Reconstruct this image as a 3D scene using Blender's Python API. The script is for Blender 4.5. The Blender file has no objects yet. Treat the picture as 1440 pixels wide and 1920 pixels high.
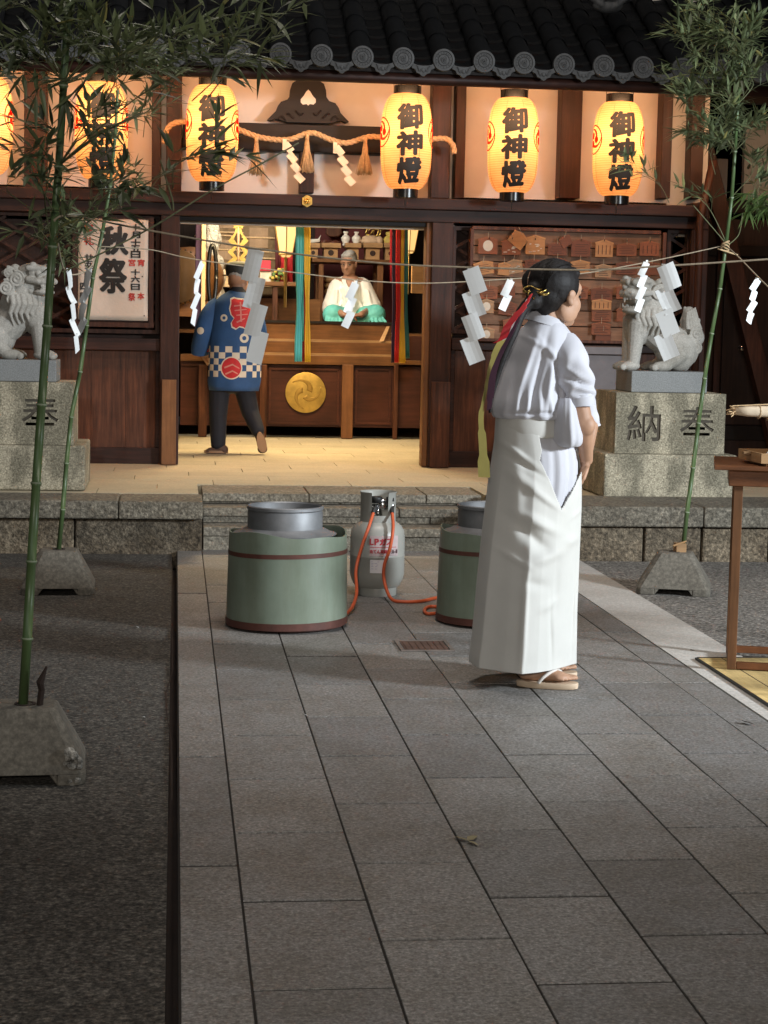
import bpy, bmesh, math, random
from mathutils import Vector, Matrix
from mathutils.bvhtree import BVHTree
random.seed(7)
R = math.radians
sc = bpy.context.scene
C = sc.collection
# ------------------------------------------------------------------ camera
YAW, PITCH, ROLL, FPX, EYE = .115945, .102612, .02, 3400., 1.38
Fv = Vector((math.sin(YAW)*math.cos(PITCH), math.cos(YAW)*math.cos(PITCH), -math.sin(PITCH)))
R0 = Fv.cross(Vector((0,0,1))).normalized(); U0 = R0.cross(Fv)
Rv = math.cos(ROLL)*R0+math.sin(ROLL)*U0; Uv = -math.sin(ROLL)*R0+math.cos(ROLL)*U0
cd = bpy.data.cameras.new('camera'); cam = bpy.data.objects.new('camera', cd); C.objects.link(cam)
cd.lens = 36*FPX/1920; cd.sensor_width = 36; cd.clip_end = 500; cd.clip_start = .05
mw = Matrix.Identity(4)
for i in range(3):
    mw[i][0] = Rv[i]; mw[i][1] = Uv[i]; mw[i][2] = -Fv[i]
mw[2][3] = EYE
cam.matrix_world = mw; sc.camera = cam
# ------------------------------------------------------------------ world, lights, exposure
w = bpy.data.worlds.new('World'); sc.world = w; w.use_nodes = True
nt = w.node_tree; bg = nt.nodes['Background']
sky = nt.nodes.new('ShaderNodeTexSky'); sky.sky_type = 'NISHITA'; sky.sun_disc = False
sky.sun_elevation = R(-4); sky.sun_rotation = R(200)
nt.links.new(sky.outputs[0], bg.inputs[0]); bg.inputs[1].default_value = .10
sc.view_settings.view_transform = 'Standard'; sc.view_settings.look = 'None'
sc.view_settings.gamma = 1; sc.view_settings.exposure = 0.0
def aim(o, loc, tgt):
    o.location = loc
    o.rotation_euler = (Vector(tgt)-Vector(loc)).to_track_quat('-Z','Y').to_euler()
def lamp(name, typ, loc, tgt, energy, col, **k):
    l = bpy.data.lights.new(name, typ); l.energy = energy; l.color = col
    for a, b in k.items(): setattr(l, a, b)
    o = bpy.data.objects.new(name, l); C.objects.link(o); aim(o, loc, tgt); return o
lamp('night_fill_light', 'SUN', (0,0,9), (1.2,4,0), .32, (.92,.95,1), angle=R(40))
lamp('festival_floodlight', 'SPOT', (7.2,3.6,2.7), (1.7,9.0,.2), 3100, (.86,.94,1), spot_size=R(66), spot_blend=.75, shadow_soft_size=.42)
lamp('court_lamp', 'AREA', (-.9,-4.5,2.9), (1.3,10,.9), 255, (1,.93,.84), shape='DISK', size=.35)
lamp('overhead_fill_light', 'AREA', (1.3,7.6,6.3), (1.2,8.4,0), 140, (1,.9,.8), shape='DISK', size=1.6)  # unseen soft fill, added to brighten the court and the step treads
lamp('entrance_ceiling_lamp', 'AREA', (1.0,15.3,2.75), (1.0,15.3,0), 135, (1,.74,.40), shape='RECTANGLE', size=1.6, size_y=.8)
lamp('eaves_strip_fill', 'AREA', (1.0,12.75,3.02), (1.0,13.75,2.75), 52, (1,.53,.26), shape='RECTANGLE', size=7.5, size_y=.12)  # added warm strip, stands in for the lanterns' glow on the plaster
lamp('eaves_down_fill', 'AREA', (1.3,12.7,3.03), (1.3,13.6,1.3), 20, (1,.62,.36), shape='RECTANGLE', size=7, size_y=.1)  # added warm fill for the timber wall and plaque board, not a fixture
lamp('sanctuary_lamp', 'AREA', (.7,17.0,3.0), (1.3,18.9,1.5), 55, (1,.9,.74), shape='DISK', size=.8)
# ------------------------------------------------------------------ pixel -> world (a ray of the photograph meets a plane at a chosen real distance)
def ray(px, py): return Fv + Rv*((px-720)/FPX) - Uv*((py-960)/FPX)
def W(px, py, Y):
    d = ray(px, py); t = Y/d.y; return Vector((d.x*t, Y, EYE+d.z*t))
def G(px, py, z=0.):
    d = ray(px, py); t = (z-EYE)/d.z; return Vector((d.x*t, d.y*t, z))
def PXM(Y): return FPX/Y
# ------------------------------------------------------------------ mesh building
class MB:
    def __init__(s): s.v = []; s.f = []; s.m = []
    def add(s, vs, fs, mi=0):
        n = len(s.v); s.v += [Vector(p) for p in vs]; s.f += [tuple(i+n for i in f) for f in fs]; s.m += [mi]*len(fs); return s
    def box(s, a, b, mi=0, M=None):
        x0,y0,z0 = a; x1,y1,z1 = b
        vs = [Vector(p) for p in ((x0,y0,z0),(x1,y0,z0),(x1,y1,z0),(x0,y1,z0),(x0,y0,z1),(x1,y0,z1),(x1,y1,z1),(x0,y1,z1))]
        if M: vs = [M@p for p in vs]
        return s.add(vs, [(0,3,2,1),(4,5,6,7),(0,1,5,4),(1,2,6,5),(2,3,7,6),(3,0,4,7)], mi)
    def loft(s, rings, closed=True, caps=True, mi=0):
        n = len(rings[0]); vs = [p for r in rings for p in r]; fs = []
        for i in range(len(rings)-1):
            for j in range(n if closed else n-1):
                k = (j+1) % n
                fs.append((i*n+j, i*n+k, (i+1)*n+k, (i+1)*n+j))
        if caps and closed:
            fs.append(tuple(reversed(range(n)))); fs.append(tuple((len(rings)-1)*n+j for j in range(n)))
        return s.add(vs, fs, mi)
    def lathe(s, prof, c=(0,0,0), n=32, mi=0, M=None, caps=True):
        c = Vector(c); rings = []
        for r, z in prof:
            rg = [Vector((r*math.cos(2*math.pi*j/n), r*math.sin(2*math.pi*j/n), z)) for j in range(n)]
            rings.append([(M@p if M else p)+c for p in rg])
        return s.loft(rings, caps=caps, mi=mi)
    def tube(s, pts, r, n=8, mi=0):
        pts = [Vector(p) for p in pts]; rs = r if isinstance(r, (list, tuple)) else [r]*len(pts)
        rings = []; prev = None
        for i, p in enumerate(pts):
            t = (pts[min(i+1,len(pts)-1)]-pts[max(i-1,0)])
            if t.length < 1e-9: t = Vector((0,0,1))
            t.normalize()
            if prev is None:
                a = Vector((0,0,1)) if abs(t.z) < .9 else Vector((1,0,0)); prev = t.cross(a).normalized()
            prev = (prev - t*prev.dot(t))
            if prev.length < 1e-6: prev = t.orthogonal()
            prev.normalize(); b = t.cross(prev)
            rings.append([p+(prev*math.cos(2*math.pi*j/n)+b*math.sin(2*math.pi*j/n))*rs[i] for j in range(n)])
        return s.loft(rings, mi=mi)
    def ell(s, c, r, n=16, m=10, M=None, mi=0):
        c = Vector(c); rings = []
        for i in range(m+1):
            a = math.pi*(i/m-.5) ; a = max(-math.pi/2+.02, min(math.pi/2-.02, a))
            rg = [Vector((r[0]*math.cos(a)*math.cos(2*math.pi*j/n), r[1]*math.cos(a)*math.sin(2*math.pi*j/n), r[2]*math.sin(a))) for j in range(n)]
            rings.append([(M@p if M else p)+c for p in rg])
        return s.loft(rings, mi=mi)
    def cap(s, p0, p1, r0, r1, n=12, mi=0):
        p0 = Vector(p0); p1 = Vector(p1); d = p1-p0
        L = d.length; d = d/L if L > 1e-9 else Vector((0,0,1))
        pts = []; rs = []
        for k in range(5):
            a = math.pi/2*k/5; pts.append(p0-d*r0*math.cos(a)); rs.append(max(r0*math.sin(a), .0008))
        pts += [p0, p1]; rs += [r0, r1]
        for k in range(4, -1, -1):
            a = math.pi/2*k/5; pts.append(p1+d*r1*math.cos(a)); rs.append(max(r1*math.sin(a), .0008))
        return s.tube(pts, rs, n, mi)
    def ribbon(s, pts, wd, wid, th=.002, mi=0):
        """flat strip along pts, wid per point, width direction wd"""
        rings = []
        for i, p in enumerate(pts):
            p = Vector(p); t = (Vector(pts[min(i+1,len(pts)-1)])-Vector(pts[max(i-1,0)])).normalized()
            d = Vector(wd[i]) if isinstance(wd, list) else Vector(wd); nn = t.cross(d).normalized(); ww = wid[i] if isinstance(wid, (list,tuple)) else wid
            rings.append([p-d*ww/2-nn*th/2, p+d*ww/2-nn*th/2, p+d*ww/2+nn*th/2, p-d*ww/2+nn*th/2])
        return s.loft(rings, mi=mi)
    def poly(s, pts2, fr, th, mi=0):
        """extruded outline; fr(u,v) -> world front point, th vector"""
        n = len(pts2); f = [fr(u, v) for u, v in pts2]; b = [p+Vector(th) for p in f]
        fs = [tuple(range(n)), tuple(reversed(range(n, 2*n)))]+[((i+1) % n, i, n+i, n+(i+1) % n) for i in range(n)]
        return s.add(f+b, fs, mi)
WL = {}
def setp(o, label=None, cat=None, group=None, kind=None):
    if label: o['label'] = label
    if cat: o['category'] = cat
    if group: o['group'] = group
    if kind: o['kind'] = kind
    return o
def thing(name, loc, label, cat, group=None):
    o = bpy.data.objects.new(name, None); o.empty_display_size = .1; C.objects.link(o)
    o.location = loc; WL[o.name] = Vector(loc); return setp(o, label, cat, group)
def obj(name, mb, mat, parent=None, smooth=False, bevel=0, sub=0, auto=None, **k):
    me = bpy.data.meshes.new(name)
    if parent is not None: org = WL[parent.name]
    else:
        xs = [p.x for p in mb.v]; ys = [p.y for p in mb.v]; zs = [p.z for p in mb.v]
        org = Vector(((min(xs)+max(xs))/2, (min(ys)+max(ys))/2, min(zs)))
    me.from_pydata([p-org for p in mb.v], [], mb.f)
    ms = mat if isinstance(mat, (list, tuple)) else [mat]
    for m_ in ms: me.materials.append(m_)
    if len(ms) > 1: me.polygons.foreach_set('material_index', mb.m)
    me.validate(); 
    bm = bmesh.new(); bm.from_mesh(me); bmesh.ops.recalc_face_normals(bm, faces=bm.faces); bm.to_mesh(me); bm.free()
    if smooth: me.polygons.foreach_set('use_smooth', [True]*len(me.polygons))
    me.update()
    o = bpy.data.objects.new(name, me); C.objects.link(o)
    if parent is not None: o.parent = parent; WL[o.name] = org
    else: o.location = org; WL[o.name] = org
    if auto is not None: me.set_sharp_from_angle(angle=R(auto))
    if bevel:
        b = o.modifiers.new('bevel', 'BEVEL'); b.width = bevel; b.segments = 2; b.limit_method = 'ANGLE'; b.angle_limit = R(40)
    if sub:
        b = o.modifiers.new('sub', 'SUBSURF'); b.levels = sub; b.render_levels = sub
    if k: setp(o, **k)
    return o
def bake(o):
    dg = bpy.context.evaluated_depsgraph_get(); dg.update()
    me = bpy.data.meshes.new_from_object(o.evaluated_get(dg)); old = o.data; o.modifiers.clear(); o.data = me
    return o
def remesh_obj(name, mb, mat, voxel, parent=None, smooth=2, **k):
    """one continuous surface grown from overlapping solid pieces"""
    o = obj(name, mb, mat, parent, **k)
    m = o.modifiers.new('r', 'REMESH'); m.mode = 'VOXEL'; m.voxel_size = voxel; m.use_smooth_shade = True
    if smooth:
        s = o.modifiers.new('s', 'SMOOTH'); s.factor = .5; s.iterations = smooth
    bake(o); o.data.polygons.foreach_set('use_smooth', [True]*len(o.data.polygons)); return o
def copy_tree(o, parent=None):
    c = o.copy(); C.objects.link(c); c.parent = parent
    for ch in list(o.children): copy_tree(ch, c)
    return c
def boxpx(mb, x0, y0, x1, y1, Y, dep, mi=0):
    xm, ym = (x0+x1)/2, (y0+y1)/2
    X0 = W(x0, ym, Y).x; X1 = W(x1, ym, Y).x; Z0 = W(xm, y1, Y).z; Z1 = W(xm, y0, Y).z
    return mb.box((X0, Y, Z0), (X1, Y+dep, Z1), mi)
# ------------------------------------------------------------------ materials
def mk(name):
    m = bpy.data.materials.new(name); m.use_nodes = True; n = m.node_tree; b = n.nodes['Principled BSDF']; return m, n, b
def ramp(n, fac, cols):
    r = n.nodes.new('ShaderNodeValToRGB'); e = r.color_ramp.elements
    while len(e) < len(cols): e.new(.5)
    for el, (p, c) in zip(e, cols): el.position = p; el.color = (*c, 1)
    n.links.new(fac, r.inputs[0]); return r.outputs[0]
def noise(n, vec, scale, detail=4, rough=.6, typ='ShaderNodeTexNoise'):
    t = n.nodes.new(typ); t.inputs['Scale'].default_value = scale
    if typ == 'ShaderNodeTexNoise': t.inputs['Detail'].default_value = detail; t.inputs['Roughness'].default_value = rough
    if vec is not None: n.links.new(vec, t.inputs['Vector'])
    return t
def mapping(n, s=(1,1,1), r=(0,0,0)):
    tc = n.nodes.new('ShaderNodeTexCoord'); mp = n.nodes.new('ShaderNodeMapping'); mp.inputs['Scale'].default_value = s
    mp.inputs['Rotation'].default_value = r
    n.links.new(tc.outputs['Object'], mp.inputs[0]); return mp.outputs[0]
def mixc(n, a, b, fac, mode='MULTIPLY'):
    x = n.nodes.new('ShaderNodeMix'); x.data_type = 'RGBA'; x.blend_type = mode
    if isinstance(fac, float): x.inputs[0].default_value = fac
    else: n.links.new(fac, x.inputs[0])
    for i, c in ((6, a), (7, b)):
        if isinstance(c, tuple): x.inputs[i].default_value = (*c, 1)
        else: n.links.new(c, x.inputs[i])
    return x.outputs[2]
def bump(n, b, h, strength, dist=.01):
    x = n.nodes.new('ShaderNodeBump'); x.inputs['Strength'].default_value = strength; x.inputs['Distance'].default_value = dist
    n.links.new(h, x.inputs['Height']); n.links.new(x.outputs[0], b.inputs['Normal'])
def dim(c, k): return tuple(min(1, v*k) for v in c)
def plain(name, c, rough=.6, metal=0., var=.25, scale=8, bmp=.15, bscale=60, bd=.003, spec=.5, sheen=0):
    m, n, b = mk(name); v = mapping(n)
    t = noise(n, v, scale, 5)
    col = ramp(n, t.outputs[0], [(.25, dim(c, 1-var)), (.75, dim(c, 1+var))]); n.links.new(col, b.inputs['Base Color'])
    b.inputs['Roughness'].default_value = rough; b.inputs['Metallic'].default_value = metal; b.inputs['Specular IOR Level'].default_value = spec
    if sheen: b.inputs['Sheen Weight'].default_value = sheen
    if bmp: bump(n, b, noise(n, v, bscale, 3).outputs[0], bmp, bd)
    return m
def wood(name, c, axis='z', rough=.55, var=.45, scale=1., plank=0, spec=.3):
    m, n, b = mk(name); s = {'x': (1.5,22,22), 'y': (22,1.5,22), 'z': (22,22,1.5)}[axis]
    v = mapping(n, tuple(q*scale for q in s)); t = noise(n, v, 1.6, 8, .65); t2 = noise(n, mapping(n, (1,1,1)), 2.3, 4)
    col = ramp(n, t.outputs[0], [(.3, dim(c, 1-var)), (.55, c), (.75, dim(c, 1+var))])
    col = mixc(n, col, ramp(n, t2.outputs[0], [(.35, (.62,.6,.58)), (.7, (1.15,1.12,1.1))]), 1.)
    isl = n.nodes.new('ShaderNodeNewGeometry')
    col = mixc(n, col, ramp(n, isl.outputs['Random Per Island'], [(0, (.75,.75,.75)), (1, (1.1,1.1,1.1))]), 1.)
    n.links.new(col, b.inputs['Base Color']); b.inputs['Roughness'].default_value = rough; b.inputs['Specular IOR Level'].default_value = spec
    bump(n, b, t.outputs[0], .35, .003); return m
def granite(name, c, speck=.5, stain=.5, scale=130, rough=.8, island=.12, rough_bump=.4, bd=.006, stainc=(.22,.22,.2), vertical=False, bsc=None):
    m, n, b = mk(name); v = mapping(n)
    t = noise(n, v, scale, 3, .7); v1 = noise(n, v, scale*.55, 2, .5)
    k = 1-speck
    col = ramp(n, t.outputs[0], [(.34, dim(c, max(.1, 1-speck*1.25))), (.45, dim(c, 1-speck*.45)), (.55, dim(c, 1.05)), (.66, dim(c, 1+speck*1.4))])
    col = mixc(n, col, ramp(n, v1.outputs[0], [(.38, (.5,.48,.46)), (.55, (1.05,1.05,1.05))]), min(1., speck*1.1))
    vs = mapping(n, (1,1,.42)) if vertical else v
    st = noise(n, vs, 3.2 if not vertical else 5.0, 6 if vertical else 9, .62 if vertical else .72)
    mx = mixc(n, col, ramp(n, st.outputs[0], [((.43 if vertical else .42), (1,1,1)), ((.56 if vertical else .62), stainc)]), stain)
    isl = n.nodes.new('ShaderNodeNewGeometry')
    mx = mixc(n, mx, ramp(n, isl.outputs['Random Per Island'], [(0, (1-island,)*3), (1, (1+island, 1+island*.9, 1+island*.7))]), 1.)
    n.links.new(mx, b.inputs['Base Color']); b.inputs['Roughness'].default_value = rough
    bump(n, b, noise(n, v, bsc or scale*.6, 4, .7).outputs[0], rough_bump, bd); return m
def emis(name, c, s, base=None):
    m, n, b = mk(name); b.inputs['Base Color'].default_value = (*(base or c), 1)
    b.inputs['Emission Color'].default_value = (*c, 1); b.inputs['Emission Strength'].default_value = s; return m
M_pave = granite('paving granite', (.235,.228,.222), .42, .62, 100, .58, .15, .25, .003, (.66,.62,.55))
M_border = granite('pale border stone', (.50,.48,.45), .15, .3, 90, .8, .05, .3, .003, (.65,.6,.55))
M_asph = granite('old asphalt', (.090,.081,.069), .85, .45, 85, .92, .0, .7, .006, (.65,.6,.55))
M_asph2 = granite('fine aggregate ground', (.21,.195,.175), .75, .3, 70, .9, .0, .7, .006, (.6,.57,.55))
M_plat = granite('rough podium stone', (.24,.195,.14), .5, .6, 50, .88, .35, 1.0, .03, (.45,.38,.3), bsc=26)
M_cope = granite('podium coping stone', (.24,.215,.17), .5, .5, 60, .85, .22, .9, .015, (.5,.45,.4), bsc=45)
M_step = granite('worn step stone', (.27,.245,.20), .42, .5, 60, .85, .2, .9, .015, (.5,.45,.38), bsc=45)
M_ped = granite('weathered pedestal granite', (.47,.42,.31), .45, .62, 100, .85, .08, .5, .005, (.20,.21,.19), vertical=True)
M_ped2 = granite('grey pedestal granite', (.26,.27,.27), .25, .3, 200, .75, .03, .2, .003, (.6,.6,.6))
M_lion = granite('carved pale stone', (.46,.44,.40), .16, .6, 150, .85, .0, .35, .004, (.45,.44,.40))
M_conc = granite('cast concrete', (.15,.135,.11), .25, .4, 60, .9, .0, .25, .004, (.6,.58,.55))
M_chip = granite('broken concrete', (.5,.48,.43), .6, .6, 45, .95, .0, 1., .02, (.2,.2,.2))
M_wood = wood('dark red timber', (.062,.024,.015), 'z', .5, .6); M_woodx = wood('dark red timber rail', (.050,.019,.013), 'x', .5, .6)
M_woodb = wood('brown door boards', (.135,.050,.026), 'z', .5, .65); M_woodl = wood('bright worn timber', (.26,.12,.05), 'z', .5, .3)
M_black = wood('blackened timber', (.012,.007,.006), 'x'); M_blackz = wood('blackened timber boards', (.035,.018,.014), 'z')
M_honey = wood('honey coloured timber', (.22,.10,.038), 'x', .45, .3); M_honeyz = wood('honey coloured post', (.27,.12,.05), 'z', .45, .3)
M_red = wood('red brown altar boards', (.085,.027,.016), 'x', .45, .3)
M_table = wood('stained table wood', (.20,.075,.028), 'x', .45, .3); M_tablez = wood('stained table leg wood', (.22,.10,.042), 'z', .5, .3)
M_pale = wood('pale cypress wood', (.48,.29,.14), 'x', .55, .2)
M_plaster = plain('warm white plaster', (.72,.66,.60), .9, var=.08, scale=3, bmp=.1)
M_tile = plain('dark smoked roof tile', (.006,.0065,.0075), .7, var=.3, scale=14, bmp=.2, spec=.25)
M_tileg = plain('grey roof end tile', (.075,.077,.080), .65, var=.4, scale=20, bmp=.2)
M_lacq = plain('black lacquer', (.008,.008,.008), .25, var=.1, bmp=0)
M_ink = plain('black ink', (.012,.010,.009), .6, var=.3, bmp=0)
M_redink = plain('red ink', (.45,.03,.02), .7, var=.2, bmp=0)
M_iron = plain('dark iron wire', (.06,.05,.045), .5, .6, bmp=0)
M_gold = plain('aged gold leaf', (.50,.34,.09), .55, .6, var=.35, scale=9)
M_brass = plain('polished brass', (.75,.52,.16), .3, 1.)
M_straw = plain('straw rope', (.52,.36,.20), .85, var=.3, scale=60, bmp=.6, bscale=200)
M_twine = plain('hemp twine', (.38,.31,.22), .85, var=.3, scale=60, bmp=.5, bscale=300)
M_paper = plain('white folded paper', (.88,.90,.90), .7, var=.04, bmp=.08, bscale=20)
M_paperc = plain('cream folded paper', (.80,.68,.52), .7, var=.05, bmp=.08)
M_poster = plain('poster paper', (.58,.50,.43), .55, var=.10, scale=5, bmp=.5, bscale=9, bd=.01)
M_green = plain('pale green painted steel', (.19,.25,.175), .45, var=.22, scale=5, bmp=.12, bscale=9, bd=.008)
def tubpaint():
    m, n, b = mk('worn green tub paint'); v = mapping(n, (1,1,.15)); v2 = mapping(n)
    st = noise(n, v, 9, 8, .7); sp = noise(n, v2, 26, 5, .75); bl = noise(n, v2, 3.2, 5, .6)
    c = ramp(n, bl.outputs[0], [(.3, (.175,.215,.165)), (.6, (.225,.27,.21)), (.75, (.28,.31,.25))])
    c = mixc(n, c, ramp(n, st.outputs[0], [(.42, (1.03,1.03,1.03)), (.64, (.74,.70,.62))]), .55)
    c = mixc(n, c, ramp(n, sp.outputs[0], [(.66, (1,1,1)), (.74, (.40,.26,.17))]), 1.)
    n.links.new(c, b.inputs['Base Color']); b.inputs['Roughness'].default_value = .42
    bump(n, b, noise(n, v2, 5, 2).outputs[0], .15, .015); return m
M_green = tubpaint()
M_band = plain('rusty red steel band', (.10,.035,.025), .6, var=.35, scale=14)
M_alu = plain('dull aluminium', (.25,.255,.265), .56, .6, var=.35, scale=6, bmp=.1, bscale=12)
M_cyl = plain('grey cylinder paint', (.34,.34,.31), .38, var=.10, scale=6, bmp=.05)
M_chrome = plain('chromed steel', (.75,.75,.75), .18, 1., var=.05, bmp=0)
M_hose = plain('orange rubber hose', (.62,.11,.035), .5, var=.15, bmp=.1)
M_rubber = plain('black rubber', (.015,.015,.015), .5, var=.1, bmp=0)
M_label = plain('paper label', (.72,.70,.72), .6, var=.05, bmp=0)
M_skin = plain('skin', (.43,.245,.155), .58, var=.14, scale=12, bmp=.15, bscale=180, bd=.001)
M_skin2 = plain('tanned skin', (.36,.19,.12), .55, var=.12, scale=12, bmp=.1, bscale=180, bd=.001)
M_hair = plain('black hair', (.010,.008,.008), .6, var=.3, scale=40, bmp=.6, bscale=70, spec=.25)
M_ghair = plain('grey hair', (.30,.29,.28), .6, var=.4, scale=70, bmp=.6, bscale=120)
M_blouse = plain('pale lavender cotton', (.54,.54,.585), .75, var=.07, scale=4, bmp=.12, bscale=35, bd=.006, sheen=.2)
M_apron = plain('off white cotton', (.60,.59,.555), .8, var=.08, scale=3, bmp=.10, bscale=30, bd=.006, sheen=.1)
M_sandal = plain('cream sandal sole', (.62,.47,.33), .6, var=.06, bmp=0); M_thong = plain('white sandal thong', (.75,.70,.65), .6, var=.05, bmp=0)
M_ribred = plain('red ribbon', (.50,.012,.02), .5, var=.2, bmp=.1); M_riby = plain('olive yellow ribbon', (.30,.25,.06), .6, var=.15, bmp=.1)
M_ribp = plain('dark purple ribbon', (.05,.008,.03), .6, var=.2, bmp=.1); M_ribw = plain('white ribbon', (.7,.68,.68), .6, var=.1, bmp=.1)
M_navy = plain('indigo coat cotton', (.022,.075,.20), .75, var=.2, scale=6, bmp=.3, bscale=25, bd=.006)
M_check = plain('white coat check', (.70,.60,.48), .8, var=.08, bmp=.1)
M_coatred = plain('coat red dye', (.55,.025,.03), .75, var=.2, scale=20, bmp=.1)
M_pants = plain('black trousers', (.010,.011,.018), .8, var=.3, bmp=.2, bscale=30)
M_shoe = plain('brown canvas shoe', (.09,.045,.028), .7, var=.2); M_sole = plain('tan shoe sole', (.30,.17,.09), .7, var=.15)
M_robe = plain('white priest robe', (.86,.83,.78), .75, var=.05, bmp=.25, bscale=14, bd=.008)
M_teal = plain('turquoise hakama', (.13,.52,.47), .6, var=.15, scale=10, bmp=.2, bscale=20)
M_mat = wood('woven straw mat', (.62,.46,.20), 'y', .8, .25, .8)
M_mud = plain('brown channel soil', (.026,.015,.011), .9, var=.3)
M_leafbits = plain('dry leaf', (.30,.26,.15), .8, var=.3)
def leafmat(name, c):
    m, n, b = mk(name); isl = n.nodes.new('ShaderNodeNewGeometry')
    col = ramp(n, isl.outputs['Random Per Island'], [(0, dim(c, .45)), (.5, c), (.93, dim(c, 1.5)), (1, (c[0]*2.6, c[1]*1.9, c[2]*1.4))])
    n.links.new(col, b.inputs['Base Color']); b.inputs['Roughness'].default_value = .5
    tr = n.nodes.new('ShaderNodeBsdfTranslucent'); n.links.new(col, tr.inputs[0]); mx = n.nodes.new('ShaderNodeMixShader'); mx.inputs[0].default_value = .25
    out = n.nodes['Material Output']; n.links.new(b.outputs[0], mx.inputs[1]); n.links.new(tr.outputs[0], mx.inputs[2]); n.links.new(mx.outputs[0], out.inputs[0]); return m
M_leaf = leafmat('bamboo leaf', (.115,.145,.068)); M_leaf2 = leafmat('fresh bamboo leaf', (.12,.20,.06))
M_culm = plain('green bamboo culm', (.075,.12,.045), .4, var=.3, scale=5, bmp=.05)
M_node = plain('pale bamboo node bloom', (.22,.26,.17), .6, var=.2, bmp=0)
M_twig = plain('bamboo twig', (.12,.13,.06), .6, var=.3, bmp=.1)
def shade_mat():
    m, n, b = mk('lit lantern paper'); v = mapping(n); t = noise(n, v, 9, 4)
    z = n.nodes.new('ShaderNodeSeparateXYZ'); n.links.new(v, z.inputs[0])
    wv = n.nodes.new('ShaderNodeMath'); wv.operation = 'MULTIPLY'; wv.inputs[1].default_value = 2*math.pi/.0165; n.links.new(z.outputs[2], wv.inputs[0])
    sn = n.nodes.new('ShaderNodeMath'); sn.operation = 'SINE'; n.links.new(wv.outputs[0], sn.inputs[0])
    rb = ramp(n, sn.outputs[0], [(0, (.95,.64,.36)), (.8, (.95,.61,.33)), (1., (.66,.36,.16))])
    col = mixc(n, rb, ramp(n, t.outputs[0], [(.3, (.88,.86,.84)), (.7, (1,1,1))]), 1.)
    tr = n.nodes.new('ShaderNodeBsdfTranslucent'); n.links.new(col, tr.inputs[0])
    df = n.nodes.new('ShaderNodeBsdfDiffuse'); n.links.new(col, df.inputs[0])
    mx = n.nodes.new('ShaderNodeMixShader'); mx.inputs[0].default_value = .35
    n.links.new(tr.outputs[0], mx.inputs[1]); n.links.new(df.outputs[0], mx.inputs[2])
    n.links.new(mx.outputs[0], n.nodes['Material Output'].inputs[0]); return m
M_shade = shade_mat()
# ------------------------------------------------------------------ lettering
_tc = {}
def glyph(ch, bold=.03):
    if (ch, bold) in _tc: return _tc[(ch, bold)]
    cu = bpy.data.curves.new('t', 'FONT'); cu.body = ch; cu.size = 1; cu.offset = bold; cu.resolution_u = 3; cu.align_x = 'CENTER'
    o = bpy.data.objects.new('t', cu); C.objects.link(o)
    dg = bpy.context.evaluated_depsgraph_get(); dg.update(); me = bpy.data.meshes.new_from_object(o.evaluated_get(dg))
    vs = [v.co.copy() for v in me.vertices]; fs = [tuple(p.vertices) for p in me.polygons]
    bpy.data.objects.remove(o); bpy.data.curves.remove(cu); bpy.data.meshes.remove(me)
    if vs:
        x0, x1 = min(v.x for v in vs), max(v.x for v in vs); y0, y1 = min(v.y for v in vs), max(v.y for v in vs)
        vs = [Vector((v.x-(x0+x1)/2, v.y-(y0+y1)/2, 0)) for v in vs]
        _tc[(ch, bold)] = (vs, fs, x1-x0, y1-y0)
    else: _tc[(ch, bold)] = ([], [], .3, .3)
    return _tc[(ch, bold)]
def cut(vs, fs, step):
    bm = bmesh.new(); bv = [bm.verts.new(v) for v in vs]
    for f in fs:
        try: bm.faces.new([bv[i] for i in f])
        except ValueError: pass
    for ax in (0, 1):
        lo = min(v[ax] for v in vs); hi = max(v[ax] for v in vs); k = lo+step
        while k < hi:
            p = Vector((0,0,0)); p[ax] = k; nn = Vector((0,0,0)); nn[ax] = 1
            bmesh.ops.bisect_plane(bm, geom=bm.verts[:]+bm.edges[:]+bm.faces[:], plane_co=p, plane_no=nn); k += step
    bm.verts.index_update(); o = [v.co.copy() for v in bm.verts], [tuple(v.index for v in f.verts) for f in bm.faces]; bm.free(); return o
def place_glyph(mb, ch, u, v, wd, ht, fn, bold=.03, step=None, mi=0, shear=0., nb=8):
    """glyph centred at (u,v) scaled to wd x ht, mapped through fn(u,v,lift)->world; thickened like a brush stroke by shifted copies"""
    vs, fs, gw, gh = glyph(ch, 0.)
    if not vs: return
    k = min(wd/max(gw, .05), ht/max(gh, .05)) if ht and wd else (ht/gh if ht else wd/gw)
    kx = wd/gw if (wd and gw > .45) else k; ky = ht/gh if (ht and gh > .45) else k
    kx *= 1-bold*1.6; ky *= 1-bold*1.6
    q = [Vector((p.x*kx, p.y*ky+p.x*kx*shear, 0)) for p in vs]
    if step: q, fs = cut(q, fs, step)
    for i in range(nb if bold else 1):
        a = 2*math.pi*i/nb+.3; rr = bold*(wd or ht) if bold else 0
        dx, dy = rr*math.cos(a), rr*math.sin(a)*.8
        mb.add([fn(u+p.x+dx, v+p.y+dy, .0002*i) for p in q], fs, mi)
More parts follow.
